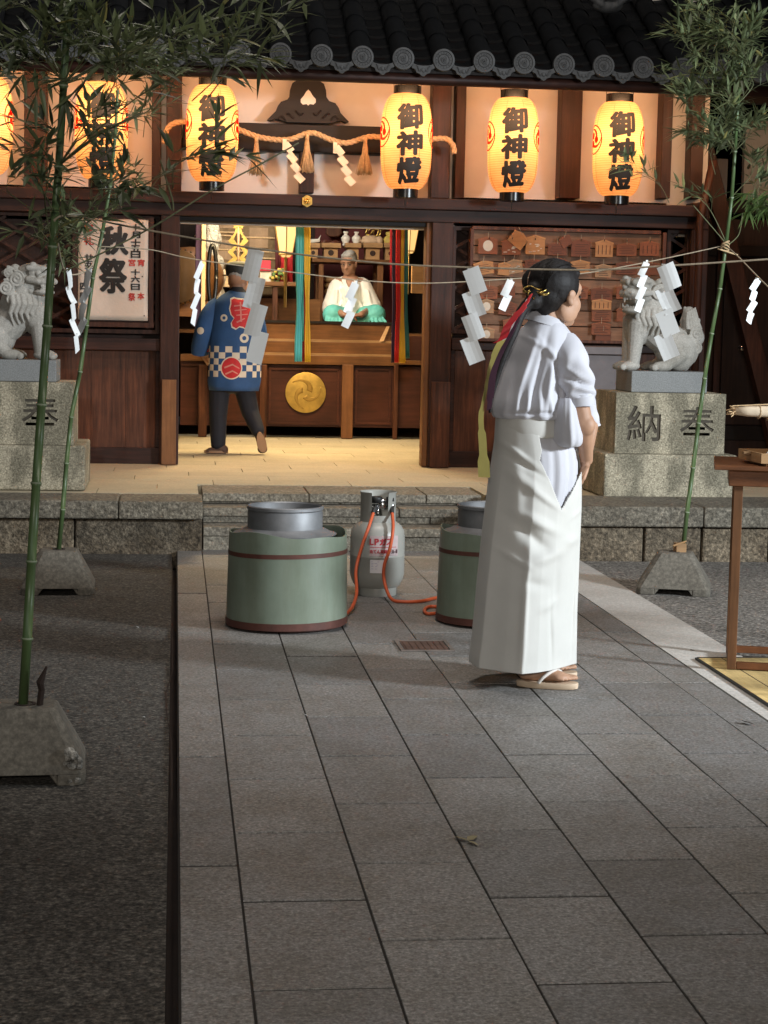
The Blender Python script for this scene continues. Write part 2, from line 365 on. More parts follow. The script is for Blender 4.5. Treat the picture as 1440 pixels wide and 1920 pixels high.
# ================================================================== SETTING
ZP = .31
def structure(name, mb, mat, **k): return obj(name, mb, mat, kind='structure', **k)
structure('ground', MB().box((-60,-15,-.4),(60,70,-.12)), M_asph2)
structure('asphalt_yard', MB().box((-25,-12,-.118),(-.010,10.93,-.02)), M_asph)
structure('aggregate_yard', MB().box((2.425,-12,-.118),(25,10.64,-.012)), M_asph2)
ck = MB()
def crack(pts, wd):
    q = [G(x, y, -.0195) for x, y in smoothpx2(pts)]
    for i in range(len(q)-1):
        d = (q[i+1]-q[i]).normalized(); s_ = Vector((-d.y, d.x, 0))*wd*random.uniform(.5,1.3); up = Vector((0,0,.0006))
        ck.add([q[i]-s_+up, q[i]+s_+up, q[i+1]+s_+up, q[i+1]-s_+up], [(0,1,2,3)])
def smoothpx2(p):
    o = []
    for a, b in zip(p, p[1:]):
        for t in range(8): o.append((a[0]+(b[0]-a[0])*t/8+random.uniform(-.8,.8), a[1]+(b[1]-a[1])*t/8))
    return o+[p[-1]]
crack([(323,1062),(322,1140),(324,1255),(311,1300),(312,1332),(322,1395),(322,1500)], .0022)
crack([(322,1341),(250,1340),(180,1342),(60,1341)], .0018); crack([(322,1086),(230,1087),(150,1086),(20,1088)], .003)
structure('asphalt_cracks', ck, M_mud)
structure('gutter_channel', MB().box((-.0095,-12,-.118),(.017,10.6,-.075)), M_mud)
structure('paving_bed', MB().box((.0175,-12,-.118),(2.4245,11.05,-.0035)), plain('dark joint dirt', (.018,.014,.011), .95))
pv = MB(); g = .0028
def slabs(mb, x0, x1, ys):
    for a, b in zip(ys, ys[1:]):
        dz = random.uniform(-.0012, .0012)
        mb.box((x0+g, a+.0065, -.05), (x1-g, b-.0065, dz))
xs = [.17,.47,.77,1.07,1.37,1.665,1.965]
for i in range(6):
    st = (4.235 if i % 2 == 0 else 3.94)
    ys = [-1.9]+[st+.585*k for k in range(-8, 12)]+[11.04]; ys = [y for y in ys if y > -2 and y <= 11.05]
    slabs(pv, xs[i], xs[i+1], sorted(ys))
for x0, x1 in ((.02,.17),(1.965,2.115)):
    slabs(pv, x0, x1, [4.53+1.17*k for k in range(-5, 6)]+[11.04])
structure('paving', pv, M_pave, bevel=.0015)
bd = MB(); ys = [-2+1.5*k for k in range(0, 10)]
for a, b in zip(ys, ys[1:]): bd.box((2.118, a+.002, -.05), (2.42, min(b, 10.66)-.002, .002))
structure('pale_border_strip', bd, M_border)
# podium
pc = MB(); pw = MB()
XL, XR = W(374, 990, 10.9).x, 1.98
def blocks(mb, x0, x1, cuts, y0, y1, z0, z1, j=.004):
    c = [x0]+[q for q in cuts if x0 < q < x1]+[x1]
    for a, b in zip(c, c[1:]):
        mb.box((a+j/2, y0+random.uniform(0,.006), z0), (b-j/2, y1, z1-random.uniform(0,.003)))
xa = W(222, 940, 10.86).x; xb = W(1305, 950, 10.8).x
blocks(pc, -6, XL+.02, [-4.6,-3.2,-1.6,xa], 10.85, 11.34, .20, ZP)
blocks(pc, XR-.02, 8, [xb,4.6,6.2], 10.62, 11.34, .20, ZP+.015)
blocks(pw, -6, XL+.02, [-5,-3.9,-2.7,-1.5,W(250,1000,10.9).x-.35], 10.93, 11.3, -.119, .194, .008)
blocks(pw, XR-.02, 8, [W(1198,1000,10.8).x, W(1305,1000,10.8).x, W(1430,1000,10.8).x,5.2,6.1,7.1], 10.67, 11.3, -.119, .194, .012)
structure('podium_coping', pc, M_cope, bevel=.010); structure('podium_wall', pw, M_plat, bevel=.012)
stp = MB()
zs = [W(600,990,10.97).z, W(600,953,11.19).z, ZP-.001]
for k, (y, z, cuts) in enumerate(((10.98,zs[0],[.9]),(11.20,zs[1],[.55,1.4]),(11.42,zs[2],[.85,1.6]))):
    blocks(stp, XL+.021, XR-.021, cuts, y, 12.0 if k == 2 else y+.6, z-.055, z, .007)
    blocks(stp, XL+.021, XR-.021, [q+.2 for q in cuts], y+.022, 11.9 if k == 2 else y+.55, (-.119 if k == 0 else zs[k-1]+.001), z-.056, .007)
structure('entrance_steps', stp, M_step, bevel=.008)
fl = MB(); y = 11.345; rows = 0
while y < 17.2:
    d = .335; off = (rows*.37) % .9
    x = -6+off
    while x < 8:
        x2 = x+.92
        for u0, u1 in (((x, min(x2, XL)), (max(x, XL), min(x2, XR)), (max(x, XR), x2)) if y < 12.0 else ((x, x2),)):
            if u1-u0 < .02: continue
            ya = max(y, 12.003) if (y < 12. and u1 > XL+.01 and u0 < XR-.01) else y
            if ya < y+d-.02: fl.box((u0+.002, ya+.002, ZP-.1), (u1-.002, y+d-.002, ZP-random.uniform(.0005,.002)))
        x = x2
    y += d; rows += 1
M_floor = granite('worn podium floor stone', (.50,.435,.31), .10, .35, 60, .7, .07, .15, .002, (.7,.68,.62))
structure('podium_floor', fl, M_floor, bevel=.0015)
structure('podium_core', MB().box((-6,12.01,-.11),(8,21,ZP-.11)), M_plat)
# ================================================================== MAIN HALL
YF = 13.7
hall = thing('main_hall', (1.0, YF, ZP), 'dark timber shrine hall with open doorway, white plaster upper wall and tiled roof', 'shrine hall')
def part(name, mb, mat, parent=None, **k): return obj(name, mb, mat, parent or hall, **k)
LB = 0.  # helper x range of the facade
XLW = -4.2; XRW = W(1322, 500, YF).x
# lower timber walls: boards, rails
def lower_wall(x0p, x1p, ytop, ybot, name='lower_wall_panel'):
    X0 = W(x0p, 740, YF).x if x0p > -400 else XLW; X1 = W(x1p, 740, YF).x
    zt = W((max(x0p,0)+x1p)/2, ytop, YF).z
    mb = MB(); nb = max(1, round((X1-X0)/.26)); wd = (X1-X0)/nb
    for i in range(nb): mb.box((X0+wd*i+.001, YF+.03, ZP+.12), (X0+wd*(i+1)-.001, YF+.06, zt-.06))
    o = part(name, mb, M_woodb)
    fr = MB().box((X0, YF-.02, ZP), (X1, YF+.1, ZP+.12)); fr.box((X0, YF-.045, zt-.06), (X1, YF+.1, zt+.03))
    k = max(1, round((X1-X0)/.9))
    for i in range(k+1):
        xx = X0+(X1-X0)*i/k; fr.box((max(X0, xx-.035), YF-.005, ZP+.12), (min(X1, xx+.035), YF+.09, zt-.06))
    obj('panel_frame', fr, M_woodx, o, bevel=.004); return o
lower_wall(-500, 300, 640, 868); lower_wall(843, 1296, 645, 875)
# door posts and outer posts, full height
def post(x0, x1, y0, y1, Y, dep, mat=None, name='post', bev=.006):
    mb = MB(); X0 = W(x0, (y0+y1)/2, Y).x; X1 = W(x1, (y0+y1)/2, Y).x; zt = W((x0+x1)/2, y0, Y).z
    mb.box((X0, Y, ZP+.004 if y1 > 860 else W((x0+x1)/2, y1, Y).z), (X1, Y+dep, zt)); return part(name, mb, mat or M_wood, bevel=bev)
post(300, 336, 395, 870, YF-.09, .22, name='door_post'); post(806, 846, 408, 875, YF-.09, .22, name='door_post')
post(795, 805, 412, 875, YF-.05, .14, M_woodl, name='door_edge_strip')
post(1290, 1322, 380, 875, YF-.09, .2); post(303, 330, 712, 868, YF-.13, .035, M_woodl, name='post_repair_plate', bev=.003)
post(808, 843, 716, 874, YF-.13, .035, M_woodb, name='post_repair_plate', bev=.003)
# lintel beams
def beam(x0, x1, yl, yr, thick, Y, dep, mat=M_woodx, name='lintel_beam'):
    X0 = W(x0, yl, Y).x; X1 = W(x1, yr, Y).x; z = (W(x0, yl, Y).z+W(x1, yr, Y).z)/2
    return part(name, MB().box((X0, Y, z-thick/PXM(Y)), (X1, Y+dep, z)), mat, bevel=.006)
beam(-400, 1330, 340, 384, 21, YF-.16, .3); beam(-400, 1330, 361, 405, 24, YF-.10, .25, M_woodx)
beam(336, 800, 403, 409, 14, YF-.03, .12, M_black, 'door_head_board')
zl = W(465, 357, YF).z
# plaster wall of the upper zone, behind posts
part('plaster_wall', MB().box((XLW, YF+.10, zl-.25), (XRW+.02, YF+.2, 4.2)), M_plaster)
for x0, x1 in ((45,88),(285,302),(312,341),(811,846),(856,874),(1053,1092),(1243,1262),(1298,1322)):
    post(x0, x1, 60, 372 if x0 > 600 else 362, YF-.07, .165, name='upper_post')
for x0 in (-420,-260):
    post(x0, x0+40, 60, 362, YF-.07, .165, name='upper_post')
# curved beam, centre strut, frog-leg strut, crest
cb = MB(); n = 24; tp = []; bt = []
for i in range(n+1):
    u = i/n; px = 343+u*(812-343)
    yt = 222+.03*(px-400)+ (6 if .1 < u < .9 else 6+14*abs(u-.5))+ 10*math.sin(u*math.pi)*0
    yb = 274+.028*(px-400) + 6*math.sin(u*math.pi)
    tp.append(W(px, yt, YF-.06)); bt.append(W(px, yb, YF-.06))
rings = [[t, t+Vector((0,.14,0)), b+Vector((0,.14,0)), b] for t, b in zip(tp, bt)]
part('curved_beam', cb.loft(rings), M_black, bevel=.006)
beam(341, 812, 258, 272, 20, YF-.03, .12, M_black, 'tie_beam')
post(562, 589, 270, 362, YF-.04, .13, name='centre_strut')
half = [(0,-148),(18,-147),(30,-140),(34,-128),(35,-115),(40,-108),(52,-104),(58,-96),(62,-86),(74,-74),(78,-70),(72,-68),(64,-72),(54,-70),(40,-66),(20,-66),(0,-66)]
def sym(h): return [(x, y) for x, y in h]+[(-x, y) for x, y in reversed(h[1:-1])]
fo = [(578+x*.98, y+296+.03*x) for x, y in sym(half)]
hole = [(578+x, 186+y) for x, y in ((0,-18),(4,-14),(8,-7),(14,0),(14,6),(10,10),(3,9),(0,12),(-3,9),(-10,10),(-14,6),(-14,0),(-8,-7),(-4,-14))]
fs_ = part('frog_leg_strut', MB().poly(fo, lambda u, v: W(u, v, YF-.05), (0,.09,0)), M_black)
obj('strut_opening', MB().poly(hole, lambda u, v: W(u, v, YF-.054), (0,.003,0)), M_plaster, fs_)
for s in (-1, 1):
    scr = MB()
    for q in range(3): scr.tube([W(578+s*(10+q*16)+s*a*6, 212+4*math.sin(a*2+q)+q*5, YF-.056) for a in [t*.3 for t in range(9)]], .007, 6)
    obj('carved_scroll', scr, M_black, fs_, smooth=True)
hx = [(576+11*math.sin(R(60*k)), 377+12*math.cos(R(60*k))) for k in range(6)]
cr = part('hexagonal_crest', MB().poly(hx, lambda u, v: W(u, v, YF-.175), (0,.014,0)), M_gold, bevel=.002)
cc = MB(); c0 = W(576, 377, YF-.185)
for k in range(6): cc.ell(c0+Vector((.017*math.sin(R(60*k+30)), 0, .017*math.cos(R(60*k+30)))), (.008,.008,.008), 8, 6)
cc.ell(c0, (.012,.012,.012), 10, 8); obj('crest_petals', cc, M_brass, cr, smooth=True)
# lattice screens
def lattice(x0, x1, y0, y1, Y, pitch=.155, name='lattice_screen', back=True, wdt=.022):
    xm, ym = (x0+x1)/2, (y0+y1)/2
    X0, X1 = W(x0, ym, Y).x, W(x1, ym, Y).x; Z0, Z1 = W(xm, y1, Y).z, W(xm, y0, Y).z
    mb = MB(); sl = .58; cs = Vector((1,0,sl)).normalized()
    for sgn, dy in ((1,0),(-1,.018)):
        c = Z0-abs(sl)*(X1-X0)-.1
        while c < Z1+abs(sl)*(X1-X0)+.1:
            # line z = c + sgn*sl*(x-X0)
            pts = []
            for t in range(0, 41):
                x = X0+(X1-X0)*t/40; z = c+sgn*sl*(x-X0)
                if Z0 <= z <= Z1: pts.append(Vector((x, Y+dy, z)))
            if len(pts) > 1:
                a, b = pts[0], pts[-1]; nrm = Vector((-sgn*sl, 0, 1)).normalized()*wdt/2
                mb.add([a-nrm, b-nrm, b+nrm, a+nrm]+[p+Vector((0,.016,0)) for p in (a-nrm, b-nrm, b+nrm, a+nrm)],
                       [(0,1,2,3),(7,6,5,4),(0,4,5,1),(1,5,6,2),(2,6,7,3),(3,7,4,0)])
            c += pitch
    o = part(name, mb, M_wood)
    fr = MB(); fr.box((X0-.03, Y-.02, Z0-.03), (X0, Y+.05, Z1+.03)); fr.box((X1, Y-.02, Z0-.03), (X1+.03, Y+.05, Z1+.03))
    fr.box((X0, Y-.02, Z1), (X1, Y+.05, Z1+.03)); fr.box((X0, Y-.02, Z0-.03), (X1, Y+.05, Z0)); obj('screen_frame', fr, M_wood, o)
    return o
lattice(-420, 292, 402, 612, YF+.02); lattice(853, 876, 432, 618, YF+.02); lattice(1254, 1284, 438, 632, YF+.02)
# ---- inside: walls, ceiling, raised sanctuary floor
M_in = wood('interior wall timber', (.045,.02,.014), 'z'); M_inred = plain('dark crimson altar cloth', (.10,.010,.012), .7, var=.2, scale=3)
part('interior_side_wall', MB().box((-1.6,13.95,ZP),(-1.5,20.6,3.5)), M_in); part('interior_side_wall', MB().box((3.75,13.95,ZP),(3.85,20.6,3.5)), M_in)
part('interior_back_wall', MB().box((-1.6,20.6,ZP),(3.85,20.7,3.5)), M_in); part('interior_ceiling', MB().box((-1.6,13.95,3.3),(3.85,20.7,3.4)), M_in)
part('inner_wall', MB().box((-1.5,YF+.10,ZP),(W(300,700,YF+.1).x,YF+.14,zl)), M_in); part('inner_wall', MB().box((W(846,700,YF+.1).x,YF+.10,ZP),(3.75,YF+.14,zl)), M_in)
part('sanctuary_floor', MB().box((-1.49,17.6,1.27),(3.74,20.59,1.30)), M_honey)
part('altar_backdrop', MB().box((W(590,500,19.9).x,19.9,1.3),(W(765,500,19.9).x,19.95,3.28)), M_inred)
# ---- roof
roof = part('roof', MB().add([(-4.6,12.475,3.10),(5.6,12.475,3.10),(5.6,17,5.53),(-4.6,17,5.53),(-4.6,12.475,3.14),(5.6,12.475,3.14),(5.6,17,5.6),(-4.6,17,5.6)],
    [(0,3,2,1),(4,5,6,7),(0,1,5,4),(1,2,6,5),(2,3,7,6),(3,0,4,7)]), M_black)
SL = .55; sp = .276; X00 = W(526, 98, 12.4).x; ZE = 3.19; YE = 12.4
def rz(yy): return ZE+SL*(yy-YE)
cov = MB(); pan = MB()
for k in range(-15, 18):
    x = X00+sp*k
    for i in range(11):
        ya = YE+.27*i; yb = ya+.285; r1, r2 = .078, .070
        rg = []
        for yy, rr in ((ya, r1), (yb, r2)):
            rg.append([Vector((x+rr*math.cos(a), yy, rz(yy)-.02+rr*math.sin(a))) for a in [math.pi*j/10 for j in range(11)]])
        cov.loft(rg, closed=False, caps=False)
    for i in range(18):
        ya = YE+.02+.165*i; yb = ya+.175
        rg = []
        for yy, dz in ((ya, -.022), (ya, .0), (yb, -.018)):
            rg.append([Vector((x+sp/2+(u-.5)*sp*1.02, yy, rz(yy)-.045+dz-.035*math.sin(math.pi*u))) for u in [j/8 for j in range(9)]])
        pan.loft(rg, closed=False, caps=False)
obj('cover_tiles', cov, M_tile, roof, smooth=True, auto=40); obj('pan_tiles', pan, M_tile, roof, smooth=True, auto=35)
def eave_disk(cx):
    mb = MB(); Mx = Matrix.Rotation(R(90), 4, 'X'); c = Vector((cx, YE-.012, ZE-.018))
    prof = [(.0757,-.03),(.0757,0),(.073,.008),(.060,.010),(.056,.002),(.042,.001),(.038,.006),(.034,.0015),(.0005,.0015)]
    mb.lathe(prof, c, 28, M=Mx)
    for q in range(16):
        a = 2*math.pi*q/16; mb.ell(c+Vector((.049*math.cos(a), -.003, .049*math.sin(a))), (.004,.004,.004), 6, 4)
    for q in range(3):
        a0 = 2*math.pi*q/3
        pts = [c+Vector(((.004+.022*t)*math.cos(a0+t*3.4), -.004, (.004+.022*t)*math.sin(a0+t*3.4))) for t in [j/9 for j in range(10)]]
        mb.tube(pts, [.008*(1-t*.85) for t in [j/9 for j in range(10)]], 6)
    return mb
def pendant(cx):
    mb = MB(); c = Vector((cx, YE-.008, ZE-.045))
    top = [(-.075,.012),(-.06,-.006),(-.03,-.014),(0,-.017),(.03,-.014),(.06,-.006),(.075,.012)]
    bot = [(.078,-.03),(.055,-.04),(.045,-.062),(.022,-.07),(.012,-.082),(0,-.086),(-.012,-.082),(-.022,-.07),(-.045,-.062),(-.055,-.04),(-.078,-.03)]
    mb.poly(top+bot, lambda u, v: c+Vector((u, 0, v)), (0,.025,0))
    for s in (-1, 1):
        mb.tube([c+Vector((s*(.012+.034*t), -.003, -.035-.018*math.sin(t*5))) for t in [j/8 for j in range(9)]], .0045, 5)
    mb.ell(c+Vector((0,-.003,-.045)), (.012,.006,.016), 8, 6); return mb
d0 = p0 = None
for k in range(-9, 15):
    if d0 is None:
        d0 = obj('eave_tile_disk', eave_disk(X00), M_tileg, roof, smooth=True, auto=40); p0 = obj('eave_pendant_tile', pendant(X00+sp/2), M_tileg, roof)
        d0.location.x += sp*k; p0.location.x += sp*k
    else:
        for o in (d0, p0):
            c = o.copy(); C.objects.link(c); c.location.x = sp*k
part('fascia_board', MB().box((-4.6,12.43,3.085),(5.6,12.47,3.14)), M_black)
zg = W(720, 146, 12.5).z
part('eave_pole', MB().tube([(-4.6,12.5,zg),(5.6,12.5,zg)], .04, 14), M_woodx, smooth=True)
part('soffit', MB().add([(-4.6,12.47,3.13),(5.6,12.47,3.13),(5.6,YF+.1,3.78),(-4.6,YF+.1,3.78)], [(0,1,2,3)]), M_wood)
rf = MB()
for k in range(24):
    x = -4.4+.42*k; rf.add([(x,12.5,3.08),(x+.06,12.5,3.08),(x+.06,YF+.1,3.70),(x,YF+.1,3.70),(x,12.5,3.135),(x+.06,12.5,3.135),(x+.06,YF+.1,3.77),(x,YF+.1,3.77)],[(0,3,2,1),(4,5,6,7),(0,1,5,4),(1,2,6,5),(2,3,7,6),(3,0,4,7)])
part('rafters', rf, M_wood)
# ridge-end demon tile (only its chin is in the frame)
onc = W(1137, -14, 12.75); og = MB()
og.ell(onc, (.15,.09,.13), 20, 14)
og.ell(onc+Vector((0,-.05,-.10)), (.11,.06,.05), 16, 10)
for s in (-1, 1):
    og.ell(onc+Vector((s*.155,-.02,-.01)), (.05,.05,.05)); og.ell(onc+Vector((s*.2,-.01,.05)), (.06,.04,.05)); og.ell(onc+Vector((s*.06,-.10,.06)), (.03,.03,.03))
    og.cap(onc+Vector((s*.15,-.04,-.02)), onc+Vector((s*.05,-.09,-.10)), .03, .024); og.cap(onc+Vector((s*.05,-.10,-.10)), onc+Vector((s*.055,-.12,-.05)), .014, .004)
for q in range(4): og.cap(onc+Vector((-.04,-.12,.0-.022*q)), onc+Vector((.04,-.12,.0-.022*q)), .013-.001*q, .013-.001*q)
onio = remesh_obj('ridge_end_tile', og, M_tileg, .007, hall, 2)
# downpipe at the right corner
part('downpipe', MB().tube([W(1338,300,YF-.25), W(1311,420,YF-.2), W(1311,470,YF-.2), Vector((W(1311,470,YF-.2).x, YF-.2, ZP))], .03, 10), M_wood, smooth=True)
# ================================================================== SIDE HALL at right
YS = 14.6
side = thing('side_building', (W(1400,700,YS).x, YS, ZP), 'dark board building with a round door knob behind the right stone lion-dog', 'building')
X0 = W(1300,700,YS).x; sw = MB()
for i in range(18):
    sw.box((X0+.19*i+.001, YS, ZP+.3), (X0+.19*(i+1)-.001, YS+.06, 2.3))
obj('board_wall', sw, M_blackz, side)
for zz, th in ((ZP+.18,.12),(2.0,.09),(2.35,.1)):
    obj('wall_rail', MB().box((X0, YS-.03, zz), (X0+3.4, YS+.1, zz+th)), M_black, side, bevel=.005)
obj('plinth', MB().box((X0, YS-.02, ZP), (X0+3.4, YS+.1, ZP+.18)), M_blackz, side)
obj('upper_plaster', MB().box((W(1395,360,YS).x, YS+.02, 2.46), (X0+3.4, YS+.08, 3.1)), plain('grey plaster', (.34,.33,.3), .9, var=.15), side)
dr = MB(); dx0, dx1 = W(1352,650,YS).x, W(1352,650,YS).x+.86
dr.box((dx0, YS-.035, ZP+.31), (dx1, YS-.002, 1.98)); dor = obj('door', dr, M_blackz, side, bevel=.004)
kc = W(1388, 652, YS-.035); obj('knob', MB().lathe([(.022,0),(.022,.006),(.009,.01),(.009,.035),(.026,.045),(.028,.06),(.02,.072),(.001,.074)], kc, 20, M=Matrix.Rotation(R(90),4,'X')), M_chrome, dor, smooth=True)
obj('wall_edge_post', MB().box((W(1345,600,YS).x-.03, YS-.05, ZP), (W(1345,600,YS).x+.02, YS-.001, 2.4)), M_wood, side, bevel=.004)
a, b = W(1338,335,YS-.5), W(1450,790,YS-.5); br = MB()
dv = (b-a).normalized(); nn = Vector((dv.z,0,-dv.x))*.065
br.loft([[p-nn, p+nn, p+nn+Vector((0,.12,0)), p-nn+Vector((0,.12,0))] for p in (a-dv*.3, b+dv*.9)]); 
obj('diagonal_brace', br, M_wood, side, bevel=.006)
obj('white_wall_far', MB().box((W(1335,300,YS+1.2).x, YS+1.2, 2.1), (W(1365,300,YS+1.2).x, YS+1.25, 2.9)), M_plaster, side)
obj('eave_fascia', MB().box((X0+.15, YS-.3, 3.2), (X0+4, YS-.2, 3.35)), M_black, side)
# ================================================================== SHRINE FURNISHINGS ON THE FACADE
lanterns = []
def make_lantern(label):
    t = thing('paper_lantern', (0,0,0), label, 'lantern', 'paper lanterns hanging under the eaves')
    H, RR = .68, .185; prof = []
    def rad(u):  # u -1..1
        return .088+(RR-.088)*(1-abs(u)**3.4)**.55 if abs(u) < 1 else .088
    nz = 165
    for i in range(nz+1):
        u = -1+2*i/nz; z = u*H/2; prof.append((rad(u)+.0011*math.sin(2*math.pi*z/.0165), z))
    obj('paper_shade', MB().lathe(prof, n=48, caps=False), M_shade, t, smooth=True)
    obj('top_ring', MB().lathe([(.085,H/2-.008),(.1,H/2-.008),(.1,H/2+.055),(.093,H/2+.055),(.093,H/2+.01),(.02,H/2+.01)], n=40, caps=False), M_lacq, t, smooth=True, auto=40)
    obj('bottom_ring', MB().lathe([(.02,-H/2-.04),(.088,-H/2-.06),(.090,-H/2-.06),(.090,-H/2+.006),(.082,-H/2+.006)], n=40, caps=False), M_lacq, t, smooth=True, auto=40)
    wr = MB()
    for s in (-1, 1): wr.tube([(s*.098,-.0,H/2+.03),(s*.10,-.0,H/2+.09),(s*.085,0,H/2+.12)], .0025, 6)
    wr.tube([(0,0,H/2+.05),(0,0,H/2+.16)], .003, 6); wr.tube([(0,0,-H/2-.06),(0,0,-H/2-.12)], .004, 6)
    obj('wire_hook', wr, M_iron, t, smooth=True)
    rib = MB()
    for q in range(8):
        a = R(22.5+45*q); rib.tube([Vector(((r_+.0012)*math.cos(a), (r_+.0012)*math.sin(a), z_)) for r_, z_ in prof[2:-2:6]], .0013, 4)
    obj('vertical_cords', rib, plain('lantern cord', (.35,.2,.08), .8, bmp=0), t, smooth=True)
    def fn(u, v, l=0):
        r_ = rad(max(-.999, min(.999, v/(H/2))))+.0035+l; a = u/RR-math.pi/2; return Vector((r_*math.cos(a), r_*math.sin(a), v))
    tx = MB()
    for ch, vv, ht in (('御', .165, .188), ('神', -.025, .175), ('燈', -.215, .19)):
        place_glyph(tx, ch, 0, vv, .195, ht, fn, .05, .012, shear=.08)
    obj('lettering', tx, M_ink, t)
    m, n_, b_ = mk('red lantern crest'); tr = n_.nodes.new('ShaderNodeBsdfTranslucent'); tr.inputs[0].default_value = (.9,.03,.01,1); n_.links.new(tr.outputs[0], n_.nodes['Material Output'].inputs[0])
    for s in (-1, 1):
        cm = MB(); cu = s*1.36*RR
        for q in range(3):
            a0 = 2*math.pi*q/3
            oL, iL = [], []
            for tt in [j/10 for j in range(11)]:
                rr = .030+.062*tt; aa = a0+tt*2.3; wd = .026*(1-tt)**.7+.003
                oL.append((cu+(rr+wd*.5)*math.cos(aa), .06+(rr+wd*.5)*math.sin(aa))); iL.append((cu+(rr-wd*.5)*math.cos(aa), .06+(rr-wd*.5)*math.sin(aa)))
            for j in range(10): cm.add([fn(*oL[j]), fn(*oL[j+1]), fn(*iL[j+1]), fn(*iL[j])], [(0,1,2,3)])
            hd = [(cu+.034*math.cos(a0)+.025*math.cos(x), .06+.034*math.sin(a0)+.025*math.sin(x)) for x in [2*math.pi*j/16 for j in range(16)]]
            cm.add([fn(*p) for p in hd], [tuple(range(16))])
        for j in range(32):
            a, b = 2*math.pi*j/32, 2*math.pi*(j+1)/32
            cm.add([fn(cu+.1*math.cos(a), .06+.108*math.sin(a)), fn(cu+.1*math.cos(b), .06+.108*math.sin(b)), fn(cu+.09*math.cos(b), .06+.098*math.sin(b)), fn(cu+.09*math.cos(a), .06+.098*math.sin(a))], [(0,1,2,3)])
        obj('red_crest', cm, m, t)
    l = bpy.data.lights.new('lantern_bulb', 'POINT'); l.energy = LANT_W; l.color = (1,.58,.24); l.shadow_soft_size = .045
    lo = bpy.data.objects.new('lantern_bulb', l); C.objects.link(lo); lo.parent = t; lo.location = (0,0,.06)
    return t
LANT_W = 6.5
lam = [(-26, 235, 'paper lantern cut by the left edge of the picture, only its rim in view'),
       (190, 246, 'paper lantern between two posts, almost wholly screened by bamboo leaves'),
       (398, 251, 'glowing lantern over the doorway left side, bamboo leaves across its lower half'),
       (762, 266, 'glowing lantern over the doorway right side, no leaves before it'),
       (962, 273, 'glowing paper lantern in the bay left of the thick post, above the votive plaque board'),
       (1159, 280, 'glowing paper lantern nearest the right corner, a leafy bamboo twig across its foot')]
L0 = make_lantern(lam[0][2])
for i, (px, py, lb) in enumerate(lam):
    t = L0 if i == 0 else copy_tree(L0); t['label'] = lb; t.location = W(px, py, 13.22); t.rotation_euler.z = R([0,4,-3,1,-7,-5][i])
# shimenawa: thick straw rope with tassels and paper streamers
rope = thing('sacred_rope', W(576, 262, 13.45), 'thick twisted straw rope with tassels and folded paper strung above the doorway', 'rope')
rp = [(308,268),(312,245),(325,232),(345,228),(380,229),(430,238),(448,243),(490,258),(540,262),(583,249),(620,262),(650,268),(690,257),(715,258),(760,266),(800,262),(835,260),(849,272),(852,288)]
def smoothpx(p, k=6):
    o = []
    for i in range(len(p)-1):
        p0 = p[max(i-1,0)]; p1 = p[i]; p2 = p[i+1]; p3 = p[min(i+2,len(p)-1)]
        for j in range(k):
            t = j/k; o.append(tuple(.5*((2*p1[q])+(-p0[q]+p2[q])*t+(2*p0[q]-5*p1[q]+4*p2[q]-p3[q])*t*t+(-p0[q]+3*p1[q]-3*p2[q]+p3[q])*t**3) for q in range(len(p1))))
    o.append(tuple(p[-1])); return o
ctr = [W(x, y, 13.45) for x, y in smoothpx(rp, 14)]
rmb = MB(); L = 0; acc = [0]
for a, b in zip(ctr, ctr[1:]): L += (b-a).length; acc.append(L)
for q in range(3):
    pts = []
    for i, c in enumerate(ctr):
        t = (ctr[min(i+1,len(ctr)-1)]-ctr[max(i-1,0)]).normalized(); u = Vector((0,1,0)); v = t.cross(u).normalized()
        a = acc[i]*55+q*2*math.pi/3; pts.append(c+(u*math.cos(a)+v*math.sin(a))*.0105)
    rmb.tube(pts, .0115, 7)
obj('rope_body', rmb, M_straw, rope, smooth=True)
def tassel(px, py, ht, w2):
    mb = MB(); c = W(px, py, 13.43); h = ht/PXM(13.43); ww = w2/PXM(13.43)/2
    for q in range(70):
        a = random.uniform(0, 2*math.pi); r_ = math.sqrt(random.random()); sw_ = random.uniform(-.006,.006)
        mb.tube([c+Vector((math.cos(a)*r_*.008, math.sin(a)*r_*.008, 0)), c+Vector((math.cos(a)*r_*ww*.38, math.sin(a)*r_*ww*.38, -h*.4)), c+Vector((math.cos(a)*r_*ww*.8+sw_, math.sin(a)*r_*ww*.8, -h*.75)), c+Vector((math.cos(a)*r_*ww+sw_, math.sin(a)*r_*ww, -h*random.uniform(.93,1.03)))], .0028, 4)
    mb.tube([c+Vector((0,0,.02)), c+Vector((0,0,-.03))], .014, 8); return mb
for px, py, ht, w2 in ((481,262,64,30),(576,256,65,30),(685,262,64,30)): obj('straw_tassel', tassel(px, py, ht, w2), M_straw, rope, smooth=True)
